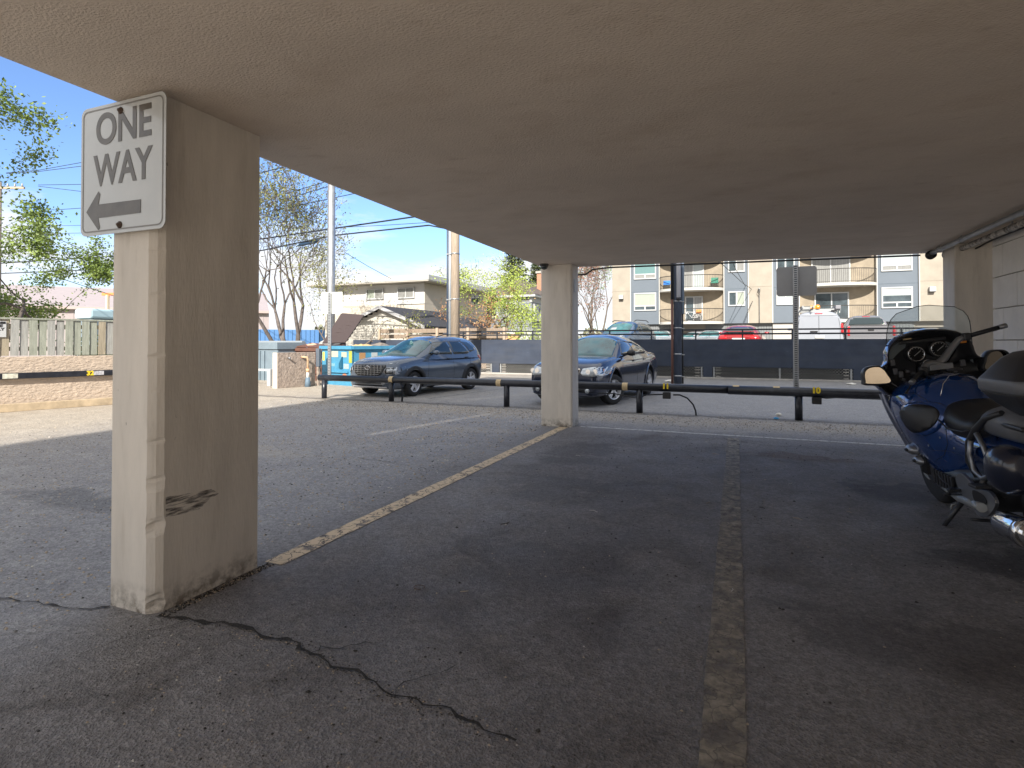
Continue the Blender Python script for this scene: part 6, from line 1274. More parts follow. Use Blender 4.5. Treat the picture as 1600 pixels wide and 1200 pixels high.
# white van with a ladder rack
SV = dict(L=4.7, W=1.84, H=1.87, rear=2.3, wf=3.8, wrx=.85, wr=.33, wz=.33, spokes=5, style='wide', seams=[], handles=[],
    plan=[(0, .93), (.04, .97), (.3, 1), (3.9, 1), (4.3, .95), (4.6, .85), (4.7, .7)], top=[(0, 1.02), (3.0, 1.06), (3.5, 1.08), (4.2, .98), (4.6, .85), (4.7, .7)], bot=[(0, .35), (.2, .28), (4.4, .25), (4.7, .35)],
    roof=[(0.01, 1.70), (0.06, 1.80), (.25, 1.86), (2.0, 1.87), (2.7, 1.84), (3.1, 1.65), (3.75, 1.08)], gplan=[(0, .96), (.3, .98), (2.6, .97), (3.75, .9)], tumble=.13, gn=5.0,
    side_glass=[('f', [(3.2, 1.15), (2.85, 1.62), (2.4, 1.66), (2.35, 1.12)])], windscreen=(3.7, 2.95, .72, .66), mirror=(3.2, 1.2))
cc = car('white_van', 'white panel van with a ladder rack and orange beacon seen from behind', 'van', place(1273, 25.3), math.atan2(1, 0.05), SV, Mw); x0 = cc['x0']; bv = cc['bv']; rt = cc['root']
decal('door_seam', rt, bv, stripe([(-.005, .45), (-.005, 1.74)], .014), '-x', M_well, .004, .006); decal('door_seam', rt, bv, [(-.78, 1.68), (.78, 1.68), (.78, 1.695), (-.78, 1.695)], '-x', M_well, .004, .006)
for s in (-1, 1):
    decal('tail_light', rt, bv, [(s*.80, .95), (s*.90, .95), (s*.88, 1.35), (s*.80, 1.35)], '-x', M_red, .012, .02)
    decal('door_edge', rt, bv, stripe([(s*.77, .45), (s*.77, 1.2), (s*.70, 1.70)], .012), '-x', M_well, .004, .006)
q = MB(); q.cbox((x0 - .03, .18, 1.03), (.04, .28, .05), M_black); q.build('rear_handle', bevel=.01).parent = rt
decal('number_plate', rt, bv, [(-.2, .72), (.15, .72), (.15, .86), (-.2, .86)], '-x', M_plate, .012, .02)
for x in (.25, 1.4, 2.3): rk = MB(); rk.box((x + x0, -.82, 1.93), (x + x0 + .06, .82, 1.98), M_dsteel); rk.box((x + x0, -.80, 1.80), (x + x0 + .05, -.76, 1.94), M_dsteel); rk.box((x + x0, .76, 1.80), (x + x0 + .05, .80, 1.94), M_dsteel); rk.build('rack_bar').parent = rt
ldr = MB()
for y in (.20, .60): ldr.obox((x0 - .35, y, 2.05), (x0 + 3.0, y, 2.03), .04, .09, M_dsteel)
for k in range(11): ldr.obox((x0 - .2 + .3*k, .20, 2.045), (x0 - .2 + .3*k, .60, 2.045), .03, .03, M_dsteel)
o = ldr.build('ladder'); o.location = rt.location; o.rotation_euler = rt.rotation_euler; tag(o, 'aluminium ladder lying on the roof rack of the white van', 'ladder')
q = MB(); q.obox((x0 + .1, -.72, 2.03), (x0 + 2.9, -.72, 2.03), .20, .16, mat('grey tube carrier', (.22, .22, .24), .5)); o = q.build('pipe_carrier', bevel=.03); o.location = rt.location; o.rotation_euler = rt.rotation_euler; tag(o, 'long grey tube carrier on the right side of the van roof', 'carrier')
q = MB(); q.lathe([(.09, 0), (.10, .05), (.09, .15), (.05, .18), (0, .18)], (x0 + .28, .02, 1.98), m=M_amber, n=14); q.cbox((x0 + .28, .17, 2.06), (.12, .24, .13), mat('orange strap bundle', (.65, .30, .05), .7)); q.build('beacon').parent = rt
decal('brake_light', rt, bvh_of(cc['roof']), [(-.14, 1.755), (.14, 1.755), (.14, 1.79), (-.14, 1.79)], '-x', M_red, .02, .03)
# silver pickup
ST = dict(L=5.6, W=1.98, H=1.88, rear=2.6, wf=4.6, wrx=1.15, wr=.40, wz=.40, spokes=5, style='wide', seams=[], handles=[],
    plan=[(0, .93), (.05, .97), (.4, 1), (4.9, 1), (5.3, .96), (5.6, .86)], top=[(0, 1.34), (2.0, 1.35), (2.1, 1.28), (3.9, 1.28), (4.4, 1.25), (5.3, 1.15), (5.6, .95)], bot=[(0, .5), (.3, .42), (5.2, .38), (5.6, .45)],
    sect=[(0, 0), (.85, 0), (.95, .05), (.985, .2), (1, .4), (1, .7), (.995, .85), (.985, .96), (.96, .995), (.90, 1.0), (.5, 1.0), (.2, 1.0), (0, 1.0)],
    roof=[(2.02, 1.28), (2.07, 1.50), (2.20, 1.80), (2.5, 1.87), (3.2, 1.88), (3.6, 1.80), (3.95, 1.55), (4.3, 1.26)], gplan=[(2, .92), (3.0, .94), (4.3, .88)], tumble=.22, gn=4.2,
    side_glass=[('f', [(3.95, 1.34), (3.6, 1.70), (3.12, 1.76), (3.08, 1.32)]), ('r', [(3.02, 1.32), (3.06, 1.76), (2.5, 1.74), (2.35, 1.34)])], windscreen=(4.24, 3.62, .74, .64), rear_glass=[(-.74, 1.38), (.74, 1.38), (.62, 1.76), (-.62, 1.76)], mirror=(3.85, 1.42), mirror_m=M_black)
cc = car('pickup_truck', 'silver grey pickup truck with red tail lamps seen from behind, next to the van', 'truck', place(1352, 27.0), math.atan2(1, 0.10), ST, Mt); rt = cc['root']; bv = cc['bv']; x0 = cc['x0']
for s in (-1, 1): decal('tail_light', rt, bv, [(s*.80, .86), (s*.96, .86), (s*.96, 1.30), (s*.80, 1.30)], '-x', M_red, .014, .02)
decal('tailgate_seam', rt, bv, [(-.78, .70), (.78, .70), (.78, .715), (-.78, .715)], '-x', M_well, .004, .006); decal('tailgate_top', rt, bv, [(-.80, 1.315), (.80, 1.315), (.80, 1.335), (-.80, 1.335)], '-x', M_black, .01, .02)
q = MB(); q.cbox((x0 - .02, .0, 1.14), (.04, .22, .10), M_black); q.build('tailgate_handle', bevel=.01).parent = rt
q = MB(); q.box((x0 + .06, -.82, 1.30), (x0 + 1.98, .82, 1.358), M_black); q.build('bed_cover', bevel=.01).parent = rt
q = MB(); q.box((x0 - .12, -.95, .50), (x0 + .05, .95, .72), M_chrome); q.build('rear_bumper', bevel=.02).parent = rt
decal('brake_light', rt, bvh_of(cc['roof']), [(-.16, 1.80), (.16, 1.80), (.16, 1.83), (-.16, 1.83)], '-x', M_red, .02, .03)
# ================================================================== TOURING MOTORCYCLE
mo = empty('parked_motorcycle', 'big dark blue touring motorcycle leaning on its side stand at the right edge', 'motorcycle', (1.83, 5.0, 0.0))
mo.rotation_euler = (0, rad(-7), rad(6)); mo.rotation_mode = 'XYZ'
M_mb = mat('metallic blue fairing', (0.010, 0.055, 0.225), 0.11, metal=0.35, coat=1.0)
M_seat = mat('black vinyl', (0.013, 0.014, 0.017), 0.40, bump=0.12, bs=220)
M_sat = mat('satin black plastic', (0.030, 0.031, 0.035), 0.36, bump=0.05, bs=200)
M_gp = mat('grey plastic panel', (0.14, 0.145, 0.16), 0.42)
M_cast = mat('cast alloy', (0.30, 0.31, 0.33), 0.38, metal=0.8)
M_strip = mat('silver blue side strip', (0.16, 0.18, 0.25), 0.30, metal=0.5, coat=0.5)
def mp(mb, name, subd=0, bevel=0, parent=None, **k): o = mb.build(name, subd=subd, bevel=bevel, **k); o.parent = parent or mo; return o
def loft(secs, m, ring=None):
    """secs: list of (v, [(x,z)...half profile from bottom centre to top centre], dx)"""
    rows = []
    for v, half in secs:
        rows.append([Vector((x, v, z)) for x, z in half] + [Vector((-x, v, z)) for x, z in half[::-1][1:-1]])
    mb = MB(); mb.grid(rows, m, closed=True); n = len(rows[0]); mb.add(rows[0], [tuple(range(n))], m); mb.add(rows[-1], [tuple(range(n))[::-1]], m); return mb
# main fairing and tank
B_ = [
 (1.22, [(0, .52), (.10, .54), (.18, .62), (.24, .80), (.24, .95), (.16, 1.06), (0, 1.08)]),
 (1.05, [(0, .34), (.13, .37), (.24, .55), (.335, .80), (.345, .99), (.22, 1.10), (0, 1.14)]),
 (.90, [(0, .26), (.12, .29), (.235, .50), (.345, .78), (.365, 1.0), (.27, 1.12), (0, 1.16)]),
 (.72, [(0, .22), (.12, .26), (.24, .46), (.350, .72), (.375, .98), (.26, 1.13), (0, 1.20)]),
 (.55, [(0, .21), (.13, .26), (.25, .46), (.345, .70), (.365, .93), (.24, 1.12), (0, 1.21)]),
 (.40, [(0, .22), (.13, .28), (.25, .50), (.325, .69), (.330, .88), (.22, 1.08), (0, 1.18)]),
 (.30, [(0, .26), (.12, .32), (.22, .53), (.265, .67), (.255, .82), (.17, 1.00), (0, 1.09)]),
 (.20, [(0, .36), (.11, .42), (.195, .56), (.225, .67), (.205, .78), (.13, .90), (0, .96)]),
 (.00, [(0, .46), (.11, .50), (.195, .59), (.230, .67), (.205, .745), (.12, .80), (0, .82)]),
 (-.35, [(0, .54), (.11, .57), (.19, .63), (.225, .70), (.205, .765), (.12, .80), (0, .82)]),
 (-.80, [(0, .66), (.10, .67), (.17, .70), (.20, .75), (.18, .80), (.10, .83), (0, .84)])]
body = mp(loft(B_, M_mb), 'fairing_body', subd=2)
# engine and belly, black, inside and below the fairing
E_ = [(1.10, [(0, .26), (.10, .27), (.14, .33), (.14, .45), (0, .5)]), (.8, [(0, .17), (.14, .19), (.225, .30), (.22, .45), (0, .5)]), (.4, [(0, .15), (.15, .17), (.235, .30), (.225, .47), (0, .52)]), (.0, [(0, .20), (.13, .22), (.20, .33), (.20, .52), (0, .56)]), (-.3, [(0, .30), (.10, .32), (.15, .42), (.15, .56), (0, .60)])]
mp(loft(E_, M_sat), 'engine_block', subd=1)
body_me = eval_mesh(body); bvm = BVHTree.FromPolygons([v.co.copy() for v in body_me.vertices], [list(p.vertices) for p in body_me.polygons])
def smoothpoly(pts, n=5):
    out = []; k = len(pts)
    for i in range(k):
        p0, p1, p2, p3 = pts[(i-1) % k], pts[i], pts[(i+1) % k], pts[(i+2) % k]
        for j in range(n):
            t = j / n; out.append(tuple(0.5*((2*b) + (-a+c)*t + (2*a-5*b+4*c-d)*t*t + (-a+3*b-3*c+d)*t**3) for a, b, c, d in zip(p0, p1, p2, p3)))
    return out
for s in ('-x', '+x'):
    decal('knee_pad_rim', mo, bvm, smoothpoly([(.66, .90), (.52, .975), (.36, .985), (.27, .93), (.27, .82), (.34, .74), (.50, .71), (.63, .78)]), s, M_mb, .020, .03, res=.03, far=2)
    decal('knee_pad', mo, bvm, smoothpoly([(.64, .885), (.51, .955), (.37, .962), (.295, .91), (.295, .83), (.36, .765), (.49, .735), (.60, .79)]), s, M_seat, .030, .03, res=.03, far=2)
    sx = -1 if s == '-x' else 1
    q = MB(); rows = []
    for (v, x, z) in ((1.06, .365, 1.0), (1.00, .352, .86), (.98, .315, .72), (.95, .27, .60), (.93, .245, .50)):
        rows.append([Vector((sx*(x+.01), v-.05, z)), Vector((sx*(x+.022), v, z)), Vector((sx*(x+.01), v+.06, z)), Vector((sx*(x-.03), v+.06, z)), Vector((sx*(x-.03), v-.05, z))])
    q.grid(rows, M_strip, closed=True); mp(q, 'side_strip', subd=1)
    for (v, z, x, r_) in ((.80, .535, .235, .062), (.72, .455, .215, .058)):
        q = MB(); q.lathe([(0, .05), (r_*.55, .045), (r_*.9, .02), (r_, -.02), (r_*.9, -.06)], axis='X', n=18, m=M_cast)
        o = mp(q, 'engine_cover'); o.location = (sx*(x+.035), v, z); o.scale = (1.0, 1.55, .75) if sx > 0 else (-1.0, 1.55, .75)
        q = MB(); q.lathe([(0, .062), (.016, .06), (.020, .04)], axis='X', n=12, m=M_black); o2 = q.build('cover_badge'); o2.parent = o
    q = MB()
    for k in range(5): q.box((sx*.235, .60 + .024*k, .36), (sx*.262, .610 + .024*k, .50), M_black)
    mp(q, 'vent_grille')
# seam lines and screws
q = MB(); q.tube([(-.015, .40, 1.185), (-.075, .42, 1.175), (-.14, .38, 1.12), (-.19, .33, 1.03)], .003, 5, M_chrome); mp(q, 'tank_seam')
q = MB(); q.lathe([(.05, 0), (.052, .012), (.03, .018), (0, .02)], (0, .50, 1.205), n=20, m=M_sat); mp(q, 'fuel_cap')
# saddle
S_ = [(.46, [(0, .93), (.06, .93), (.10, .98), (.08, 1.04), (0, 1.06)]), (.32, [(0, .76), (.16, .74), (.245, .84), (.19, .98), (0, 1.03)]), (.12, [(0, .72), (.18, .70), (.255, .80), (.22, .95), (0, .99)]), (-.08, [(0, .74), (.17, .73), (.245, .81), (.21, .90), (0, .92)]), (-.20, [(0, .74), (.16, .74), (.235, .84), (.20, .96), (0, .99)])]
mp(loft(S_, M_seat), 'rider_seat', subd=2)
S2_ = [(-.16, [(0, .80), (.15, .80), (.215, .87), (.18, .95), (0, .98)]), (-.30, [(0, .80), (.17, .80), (.235, .90), (.20, 1.02), (0, 1.04)]), (-.55, [(0, .80), (.17, .80), (.24, .90), (.20, 1.02), (0, 1.04)]), (-.66, [(0, .80), (.15, .80), (.21, .88), (.18, .99), (0, 1.02)])]
mp(loft(S2_, M_gp), 'passenger_seat', subd=2)
# front cowl: outer shell blue, inner bowl black, seen from the saddle
rim = smoothpoly([(-.335, .99), (-.42, 1.08), (-.50, 1.14), (-.47, 1.235), (-.345, 1.27), (-.315, 1.40), (-.22, 1.50), (0, 1.545), (.22, 1.50), (.315, 1.40), (.345, 1.27), (.47, 1.235), (.50, 1.14), (.42, 1.08), (.335, .99), (.12, 1.02), (-.12, 1.02)], 3)
def ringat(v, s, cz=1.16, dz=0): return [Vector((x * s, v, cz + (z - cz) * s + dz)) for x, z in rim]
mb = MB(); mb.grid([ringat(.90, 1.0), ringat(.96, 1.03), ringat(1.12, .93, dz=-.02), ringat(1.27, .72, dz=-.06), ringat(1.38, .42, dz=-.10), ringat(1.41, .10, dz=-.11)], M_mb, closed=True); mp(mb, 'front_cowl')
mb = MB(); mb.grid([ringat(.90, .998), ringat(.895, .95), ringat(.99, .91), ringat(1.06, .82), ringat(1.08, .5), ringat(1.08, .02)], M_sat, closed=True); dash = mp(mb, 'dashboard', subd=1)
for (x, z, r_) in ((-.075, 1.335, .062), (.105, 1.36, .062), (.0, 1.24, .035)):
    q = MB(); q.tube([(x, .985, z), (x, 1.06, z)], r_ + .010, 24, M_sat); q.tube([(x + r_*math.cos(a), .978, z + r_*math.sin(a)) for a in [k*math.pi/12 for k in range(25)]], .004, 6, M_chrome, cap=False); o = mp(q, 'gauge')
    q = MB(); q.lathe([(0, 0), (r_*.95, 0)], (x, .982, z), axis='Y', n=24, m=mat('gauge face', (.012, .012, .014), .3)); d_ = q.build('dial'); d_.parent = o
    q = MB(); q.obox((x - r_*.3, .979, z - r_*.25), (x + r_*.55, .979, z + r_*.4), .003, .005, M_white)
    for k in range(11):
        a = rad(215 - 25*k); q.obox((x + r_*.78*math.cos(a), .979, z + r_*.78*math.sin(a)), (x + r_*.90*math.cos(a), .979, z + r_*.90*math.sin(a)), .002, .004, M_white)
    q.build('needle').parent = o
q = MB(); q.box((-.20, .955, 1.435), (.16, .985, 1.46), M_sat); q.box((-.17, .950, 1.47), (-.10, .97, 1.485), M_tape); mp(q, 'dash_shelf', bevel=.008)
q = MB()
for (x, z) in ((-.26, 1.20), (-.22, 1.17), (-.27, 1.28), (.26, 1.22)): q.cbox((x, .975, z), (.035, .03, .055), M_gp)
mp(q, 'switch_panel', bevel=.006)
# windscreen: thin curved clear sheet
def glass_clear():
    m = bpy.data.materials.new('clear windscreen'); m.use_nodes = True; t = m.node_tree; t.nodes.clear(); o = t.nodes.new('ShaderNodeOutputMaterial'); a = t.nodes.new('ShaderNodeBsdfTransparent'); g_ = t.nodes.new('ShaderNodeBsdfGlossy'); g_.inputs['Roughness'].default_value = .04
    a.inputs[0].default_value = (.90, .94, .95, 1); f = t.nodes.new('ShaderNodeFresnel'); f.inputs[0].default_value = 1.6; mx_ = t.nodes.new('ShaderNodeMixShader'); d_ = t.nodes.new('ShaderNodeBsdfDiffuse'); d_.inputs[0].default_value = (.75, .85, .88, 1); m2 = t.nodes.new('ShaderNodeMixShader'); m2.inputs[0].default_value = .32
    t.links.new(f.outputs[0], mx_.inputs[0]); t.links.new(a.outputs[0], mx_.inputs[1]); t.links.new(g_.outputs[0], mx_.inputs[2]); t.links.new(mx_.outputs[0], m2.inputs[1]); t.links.new(d_.outputs[0], m2.inputs[2]); t.links.new(m2.outputs[0], o.inputs[0]); return m
rows = []
for j in range(13):
    t = j / 12; row = []
    for i in range(25):
        s = -1 + 2 * i / 24; hwid = lerp(.345, .30, t) * (1 - .0 * t); x = s * hwid * (1 if t < .55 else math.sqrt(max(0, 1 - ((t - .55) / .452) ** 3.2)) ** .9)
        xs_ = x / .345; zb = 1.20 + .23 * (1 - abs(xs_) ** 2.2); ztop = 1.755
        z = lerp(zb, ztop - .02 * xs_ ** 2, t); v = 1.16 - .20 * (z - 1.2) / .55 - .13 * xs_ ** 2; row.append(Vector((x + .02, v, z)))
    rows.append(row)
mb = MB(); mb.grid(rows, glass_clear()); ws = mp(mb, 'windscreen', fix=False)
edge = [r[0] for r in rows] + rows[-1][1:-1] + [r[-1] for r in rows[::-1]]
q = MB(); q.tube(edge, .0032, 6, M_sat, cap=False); q.build('screen_edge').parent = ws
# mirrors
M_mir = mat("mirror glass", (.34, .29, .23), .03, metal=1.0)
for s in (-1, 1):
    pts = [(.355, 1.115), (.365, 1.19), (.41, 1.265), (.50, 1.268), (.545, 1.225), (.55, 1.15), (.535, 1.115)]
    pz = [(x, z + (.035 if s > 0 else 0)) for x, z in smoothpoly(pts, 4)]
    cx_ = .455; cz_ = 1.19 + (.035 if s > 0 else 0)
    def mr_(v, k): return [Vector((s * (cx_ + (x - cx_) * k), v, cz_ + (z - cz_) * k)) for x, z in pz]
    q = MB(); q.grid([mr_(.84, .90), mr_(.835, 1.0), mr_(.845, 1.06), mr_(.92, 1.04), mr_(.99, .8), mr_(1.02, .3)], M_sat if s > 0 else M_sat, closed=True); q.add(mr_(1.02, .3), [tuple(range(len(pz)))], M_sat); o = mp(q, 'mirror')
    q = MB(); tilt = .22; f_ = [Vector((p.x, .852 + tilt * (abs(p.x) - .45), p.z)) for p in mr_(.85, .93)]; q.add(f_, [tuple(range(len(pz)))], M_mir); q.build('mirror_glass').parent = o
# handlebars
q = MB(); q.tube([(-.02, .76, 1.24), (.05, .78, 1.285), (.13, .80, 1.375), (.185, .80, 1.435), (.24, .79, 1.452)], [.030, .030, .026, .024, .020], 14, M_cast); q.tube([(.02, .76, 1.24), (-.06, .76, 1.262), (-.12, .72, 1.245), (-.17, .66, 1.205)], [.030, .027, .024, .018], 14, M_cast); q.cbox((0, .77, 1.225), (.17, .10, .05), M_cast); hb = mp(q, 'handlebar', bevel=.004)
for pa, pb in (((.24, .79, 1.452), (.50, .72, 1.512)), ((-.16, .66, 1.21), (-.315, .50, 1.135))):
    pa = Vector(pa); pb = Vector(pb); q = MB(); q.tube([pa, pa.lerp(pb, .80)], .019, 14, M_seat); o = q.build('grip'); o.parent = hb
    q = MB(); q.tube([pa.lerp(pb, .80), pa.lerp(pb, .82), pa.lerp(pb, .98), pb], [.016, .021, .021, .014], 14, M_cast); q.build('bar_end').parent = o
    q = MB(); q.cbox(pa.lerp(pb, -.02), (.055, .06, .065), M_sat); q.build('switch_block', bevel=.012).parent = hb
q = MB(); q.tube([(-.14, .72, 1.22), (-.20, .70, 1.17), (-.30, .60, 1.08), (-.34, .56, 1.05)], [.009, .009, .007, .010], 8, M_sat); q.build('clutch_lever').parent = hb
q = MB(); q.tube([(.22, .83, 1.45), (.32, .86, 1.455), (.46, .80, 1.48)], .008, 8, M_sat); q.build('brake_lever').parent = hb
q = MB(); q.cbox((.235, .86, 1.415), (.05, .04, .04), M_amber); q.build('orange_button', bevel=.01).parent = hb
q = MB(); q.tube([(-.13, .74, 1.27), (-.10, .86, 1.22), (-.05, .98, 1.14)], .009, 8, M_black); q.tube([(.16, .82, 1.42), (.20, .93, 1.34), (.14, 1.02, 1.2)], .009, 8, M_black); mp(q, 'cables')
# wheels
def mwheel(v, r, w_, name='wheel'):
    q = MB(); q.lathe([(r*.66, -w_*.42), (r*.86, -w_*.5), (r*.96, -w_*.34), (r, 0), (r*.96, w_*.34), (r*.86, w_*.5), (r*.66, w_*.42)], axis='X', n=40, m=M_rubber); o = mp(q, name); o.location = (0, v, r)
    q = MB(); q.lathe([(r*.67, -w_*.40), (r*.62, -w_*.3), (r*.62, w_*.3), (r*.67, w_*.40)], axis='X', n=40, m=M_cast)
    for k in range(5):
        a = k*1.2566; u = Vector((0, math.cos(a), math.sin(a))); q.obox(u*r*.12, u*r*.63, .05, .06, M_cast, up=(1, 0, 0))
    q.lathe([(r*.18, -w_*.35), (r*.18, w_*.35)], axis='X', n=20, m=M_cast); q.build('rim').parent = o; return o
wf_ = mwheel(1.05, .30, .13); mwheel(-.62, .325, .18)
for s in (-1, 1):
    q = MB(); q.tube([(s*.085, 1.12, .325), (s*.09, 1.0, .75)], [.028, .032], 12, M_cast); mp(q, 'fork_leg')
    q = MB(); q.lathe([(.13, 0), (.135, .004), (.13, .008)], (s*.078, 1.12, .325), axis='X', n=24, m=M_dsteel); mp(q, 'brake_disc')
q = MB(); rows = []
for k in range(13):
    a = rad(20 + 150*k/12); rows.append([Vector((x, 1.12 + (.36 + dz)*math.cos(a), .325 + (.36 + dz)*math.sin(a))) for x, dz in ((-.085, -.03), (-.075, .0), (0, .015), (.075, 0), (.085, -.03))])
q.grid(rows, M_mb); mp(q, 'front_mudguard', solid=.006)
# swingarm, exhausts, hangers
q = MB(); q.obox((.13, .0, .36), (.12, -.62, .325), .05, .08, M_cast); q.box((-.10, -.2, .32), (.10, .05, .46), M_sat); mp(q, 'swingarm', bevel=.01)
for s in (-1, 1):
    q = MB(); q.lathe([(.035, .20), (.060, .24), (.080, .30), (.084, .52), (.080, .56)], axis='Y', n=28, m=M_chrome); o = mp(q, 'exhaust_can'); o.location = (s*.285, -.82, .335); o.rotation_euler = (rad(-4), 0, rad(180 if False else 0)); 
    o.data.transform(Matrix.Rotation(math.pi, 4, 'Z') @ Matrix.Translation((0, -.56, 0)))
    q = MB(); q.lathe([(.084, 0), (.090, -.010), (.090, -.05), (.078, -.062), (.068, -.05), (.064, .06), (0, .065)], axis='Y', n=28, m=M_chrome, M=Matrix.Rotation(math.pi, 4, 'Z')); q2 = q.build('exhaust_tip'); q2.parent = o
    q = MB(); q.lathe([(.063, 0), (0, 0)], (0, .02, 0), axis='Y', n=24, m=M_well); q.build('exhaust_bore').parent = o
    q = MB(); q.tube([(s*.285, -.28, .34), (s*.24, -.1, .31), (s*.18, .3, .25), (s*.15, .7, .28)], .032, 12, M_dsteel); mp(q, 'exhaust_pipe')
    # hanger casting with hole, footrest loop
    out_ = smoothpoly([(.12, .44), (.02, .505), (-.10, .47), (-.18, .44), (-.34, .46), (-.40, .40), (-.30, .30), (-.20, .255), (-.12, .25), (-.06, .33), (.06, .34)], 4)
    q = MB(); q.prism([(s*.235, v, z) for v, z in out_], (s*.022, 0, 0), M_cast); q.prism([(s*.259, v, z) for v, z in smoothpoly([(-.13, .42), (-.26, .42), (-.30, .38), (-.22, .33), (-.13, .35)], 4)], (s*.003, 0, 0), M_black); mp(q, 'footrest_hanger', bevel=.006)
    q = MB(); q.tube([(s*.235, -.17, .52), (s*.25, -.12, .62), (s*.25, -.16, .76), (s*.235, -.24, .86), (s*.22, -.36, .95), (s*.19, -.50, 1.0)], [.022, .024, .024, .022, .020, .018], 12, M_sat); mp(q, 'grab_rail')
    q = MB(); L_ = [(s*.255, -.20, .78), (s*.262, -.17, .68), (s*.262, -.20, .57), (s*.262, -.30, .54), (s*.262, -.40, .58), (s*.262, -.42, .66), (s*.255, -.36, .76), (s*.25, -.28, .84)]
    q.tube(L_, .017, 10, M_cast); mp(q, 'passenger_peg_bracket')
    q = MB(); q.tube([(s*.25, -.30, .55), (s*.27, -.29, .48)], .02, 10, M_sat); q.cbox((s*.30, -.33, .50), (.09, .10, .022), M_sat); mp(q, 'passenger_peg', bevel=.006)
    q = MB(); q.tube([(s*.20, .08, .37), (s*.33, .08, .36)], .015, 10, M_sat); q.cbox((s*.285, .08, .37), (.09, .055, .022), M_seat); mp(q, 'rider_peg', bevel=.006)
    # panniers
    P_ = [(-.86, [(.20, .58), (.33, .58), (.385, .66), (.385, .76), (.34, .83), (.20, .84)]), (-.72, [(.19, .52), (.35, .52), (.42, .62), (.42, .76), (.36, .85), (.19, .86)]), (-.62, [(.19, .55), (.34, .55), (.40, .63), (.40, .75), (.345, .83), (.19, .84)]), (-.56, [(.19, .60), (.30, .60), (.33, .66), (.33, .74), (.30, .80), (.19, .81)])]
    rows = [[Vector((s*x, v, z)) for x, z in pr] for v, pr in P_]; q = MB(); M_pn = mat('dark navy pannier', (0.010, 0.014, 0.032), 0.25, coat=0.6); q.grid(rows, M_pn, closed=True); q.add(rows[0], [tuple(range(6))], M_pn); q.add(rows[-1], [tuple(range(6))[::-1]], M_pn); mp(q, 'pannier', subd=2)
# gear lever and stand
q = MB(); q.tube([(-.21, .12, .33), (-.22, .33, .27)], .010, 8, M_sat); q.tube([(-.20, .33, .275), (-.27, .33, .27)], .014, 8, M_seat); mp(q, 'gear_lever')
q = MB(); q.tube([(-.10, .33, .27), (-.20, .32, .16), (-.315, .31, .022)], [.022, .018, .016], 12, M_sat); q.tube([(-.17, .33, .20), (-.225, .335, .185), (-.235, .33, .15)], .006, 6, M_dsteel)
st_ = mp(q, 'side_stand'); q = MB(); q.cbox((-.325, .305, .018), (.07, .05, .010), M_sat, Matrix.Rotation(0, 4, 'Z')); f_ = q.build('stand_foot', bevel=.003); f_.parent = st_; f_.rotation_euler = (0, rad(7), 0); f_.location = (0, 0, -.035 + .0)
q = MB(); q.tube([(-.12, .0, .16), (-.25, -.01, .18)], .012, 8, M_sat); q.tube([(.12, .0, .16), (.2, -.01, .18)], .012, 8, M_sat); q.tube([(-.12, 0, .16), (.12, 0, .16)], .016, 8, M_sat); mp(q, 'centre_stand')
# top case
def cs(hwx, v0, v1, z, r_=.09): 
    o = []; v0 -= .06; v1 -= .20; z += .035
    for sx, sy, a0 in ((1, 1, 0), (-1, 1, 90), (-1, -1, 180), (1, -1, 270)):
        for i in range(6):
            a = rad(a0 + 18 * i); o.append(Vector(((hwx - r_) * sx + r_ * math.cos(a), (v0 + v1) / 2 + ((v1 - v0) / 2 - r_) * sy + r_ * math.sin(a), z)))
    return o
mb = MB(); rows = [cs(.19, -.88, -.50, .965), cs(.22, -.92, -.46, .985), cs(.30, -.97, -.42, 1.06), cs(.335, -1.0, -.38, 1.115), cs(.34, -1.005, -.375, 1.135)]; mb.grid(rows, M_sat, closed=True); mb.add(rows[0], [tuple(range(24))[::-1]], M_sat); tcse = mp(mb, 'top_case')
mb = MB(); rows = [cs(.345, -1.01, -.37, 1.137), cs(.352, -1.02, -.36, 1.15), cs(.352, -1.02, -.36, 1.20), cs(.345, -1.01, -.365, 1.215), cs(.325, -.99, -.375, 1.235), cs(.29, -.95, -.40, 1.28), cs(.245, -.91, -.43, 1.33), cs(.20, -.86, -.47, 1.36), cs(.10, -.76, -.58, 1.375, .05)]
mb.grid(rows[:4], M_gp, closed=True); mb.grid(rows[3:], M_sat, closed=True); mb.add(rows[-1], [tuple(range(24))], M_sat); mb.add(rows[0], [tuple(range(24))[::-1]], M_sat); mb.build('case_lid').parent = tcse
mb = MB(); mb.grid([cs(.346, -1.012, -.37, 1.128), cs(.346, -1.012, -.37, 1.138)], M_black, closed=True); mb.build('case_seal').parent = tcse
q = MB(); q.box((-.14, -.86, .84), (.14, -.46, .962), M_sat); q.tube([(-.20, -.50, .93), (-.22, -.75, .93), (.22, -.75, .93), (.20, -.50, .93)], .016, 8, M_sat); mp(q, 'case_rack', bevel=.01)
q = MB(); q.box((-.13, -.90, .74), (.13, -.82, .84), M_red); mp(q, 'tail_light', bevel=.015)

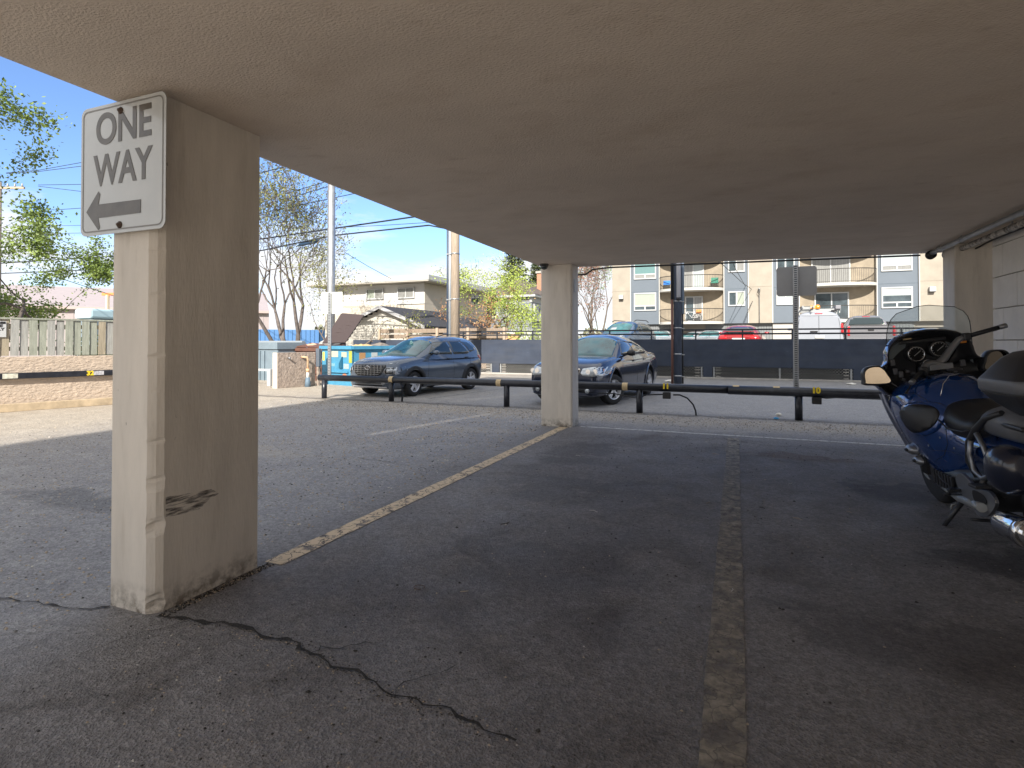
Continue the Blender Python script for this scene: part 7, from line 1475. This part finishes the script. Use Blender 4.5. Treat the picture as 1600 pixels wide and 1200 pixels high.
# finer fittings: seams, screws, hoses, piping
def on_body(v, z, sx, off=.004):
    h = bvm.ray_cast(Vector((sx * 2, v, z)), Vector((-sx, 0, 0)), 3); return (h[0] + Vector((sx * off, 0, 0))) if h[0] else None
for sx in (-1, 1):
    for pts in ([(1.10, .93), (.95, .70), (.86, .50), (.80, .38)], [(.30, .93), (.24, .80), (.22, .68), (.30, .58), (.45, .50)], [(.70, 1.03), (.55, 1.04), (.42, 1.0), (.30, .90)], [(.60, .62), (.40, .60), (.25, .62), (.05, .62), (-.2, .66)]):
        P = []
        for a, b in zip(pts[:-1], pts[1:]):
            for i in range(6):
                q_ = on_body(lerp(a[0], b[0], i/6), lerp(a[1], b[1], i/6), sx, .0008)
                if q_: P.append(q_)
        if len(P) > 3: q = MB(); q.tube(P, .0022, 5, M_black, cap=False); mp(q, 'panel_seam')
    for v, z in ((.98, .80), (.92, .66), (.40, .64), (.28, .72), (.15, .66), (-.1, .70), (.72, .50), (.60, .52), (.22, .86)):
        c_ = on_body(v, z, sx)
        if c_: q = MB(); q.lathe([(.0085, -.002), (.0085, .002), (.004, .0035), (0, .0015)], c_, axis='X', n=10, m=M_dsteel); mp(q, 'screw')
    q = MB(); q.tube([(sx*.245, .30, .86), (sx*.256, .12, .81), (sx*.248, -.08, .82), (sx*.238, -.19, .85)], .006, 6, M_sat); mp(q, 'seat_piping')
for pts in ([(-.19, .68, 1.19), (-.21, .80, 1.17), (-.17, .92, 1.10), (-.12, 1.0, 1.04)], [(-.10, .74, 1.25), (-.13, .86, 1.27), (-.10, .96, 1.18)], [(.10, .82, 1.33), (.12, .92, 1.27), (.08, 1.0, 1.15)], [(-.16, .20, .30), (-.20, .05, .36), (-.19, -.12, .42), (-.15, -.3, .40)], [(-.22, .55, .40), (-.235, .40, .36), (-.22, .22, .32), (-.20, .10, .30)]):
    q = MB(); q.tube(pts, .0065, 8, M_black); mp(q, 'hose')
q = MB(); q.tube([(-.30, .98, 1.10), (-.25, .985, 1.055), (-.12, .99, 1.04), (.12, .99, 1.04), (.25, .985, 1.055)], .006, 6, M_gp); mp(q, 'dash_trim')
for x, z in ((-.16, 1.19), (-.12, 1.17), (-.20, 1.12), (.16, 1.19), (.20, 1.15), (.13, 1.14)):
    q = MB(); q.tube([(x, .975, z), (x, 1.02, z)], .013, 12, M_gp); mp(q, 'dash_knob')
q = MB(); q.box((-.07, .985, 1.09), (.07, 1.02, 1.15), M_black); q.box((-.06, .982, 1.105), (.06, .986, 1.135), mat('radio display', (.05, .07, .06), .15)); mp(q, 'radio', bevel=.004)
for k in range(7):
    q = MB(); q.box((-.235, .55 - .05*k, .30), (-.215, .575 - .05*k, .42), M_sat); mp(q, 'engine_fin', bevel=.004)
q = MB(); q.box((-.075, -.925, .62), (.075, -.905, .72), M_plate); mp(q, 'number_plate', bevel=.004)
q = MB(); q.lathe([(.03, 0), (.036, .01), (.036, .10), (.03, .11)], (0, .33, .27), axis='X', n=14, m=M_dsteel); mp(q, 'stand_pivot')
GROUPS = {'concrete_pillar': 'pillars carrying the low ceiling', 'sign_post': 'perforated sign posts at the rail', 'spruce_tree': 'spruces behind the grey house', 'paper_scrap': 'scraps of pale litter', 'cable': 'black cables on the rail and wall',
          'pipe_fitting': 'round fittings at the ends of the ceiling pipes', 'parked_car': 'white cars parked near the apartments', 'patio_chair': 'folding chairs on the upper balcony', 'wall_lamp': 'lamp boxes on the apartment facade', 'rubbish_bag': 'rubbish in the brown dumpster', 'rubbish': 'rubbish in the turquoise dumpster'}
for o_ in list(bpy.data.objects):
    if o_.parent is None and 'label' in o_:
        b_ = o_.name.split('.')[0]
        if b_ in GROUPS and 'group' not in o_: o_['group'] = GROUPS[b_]
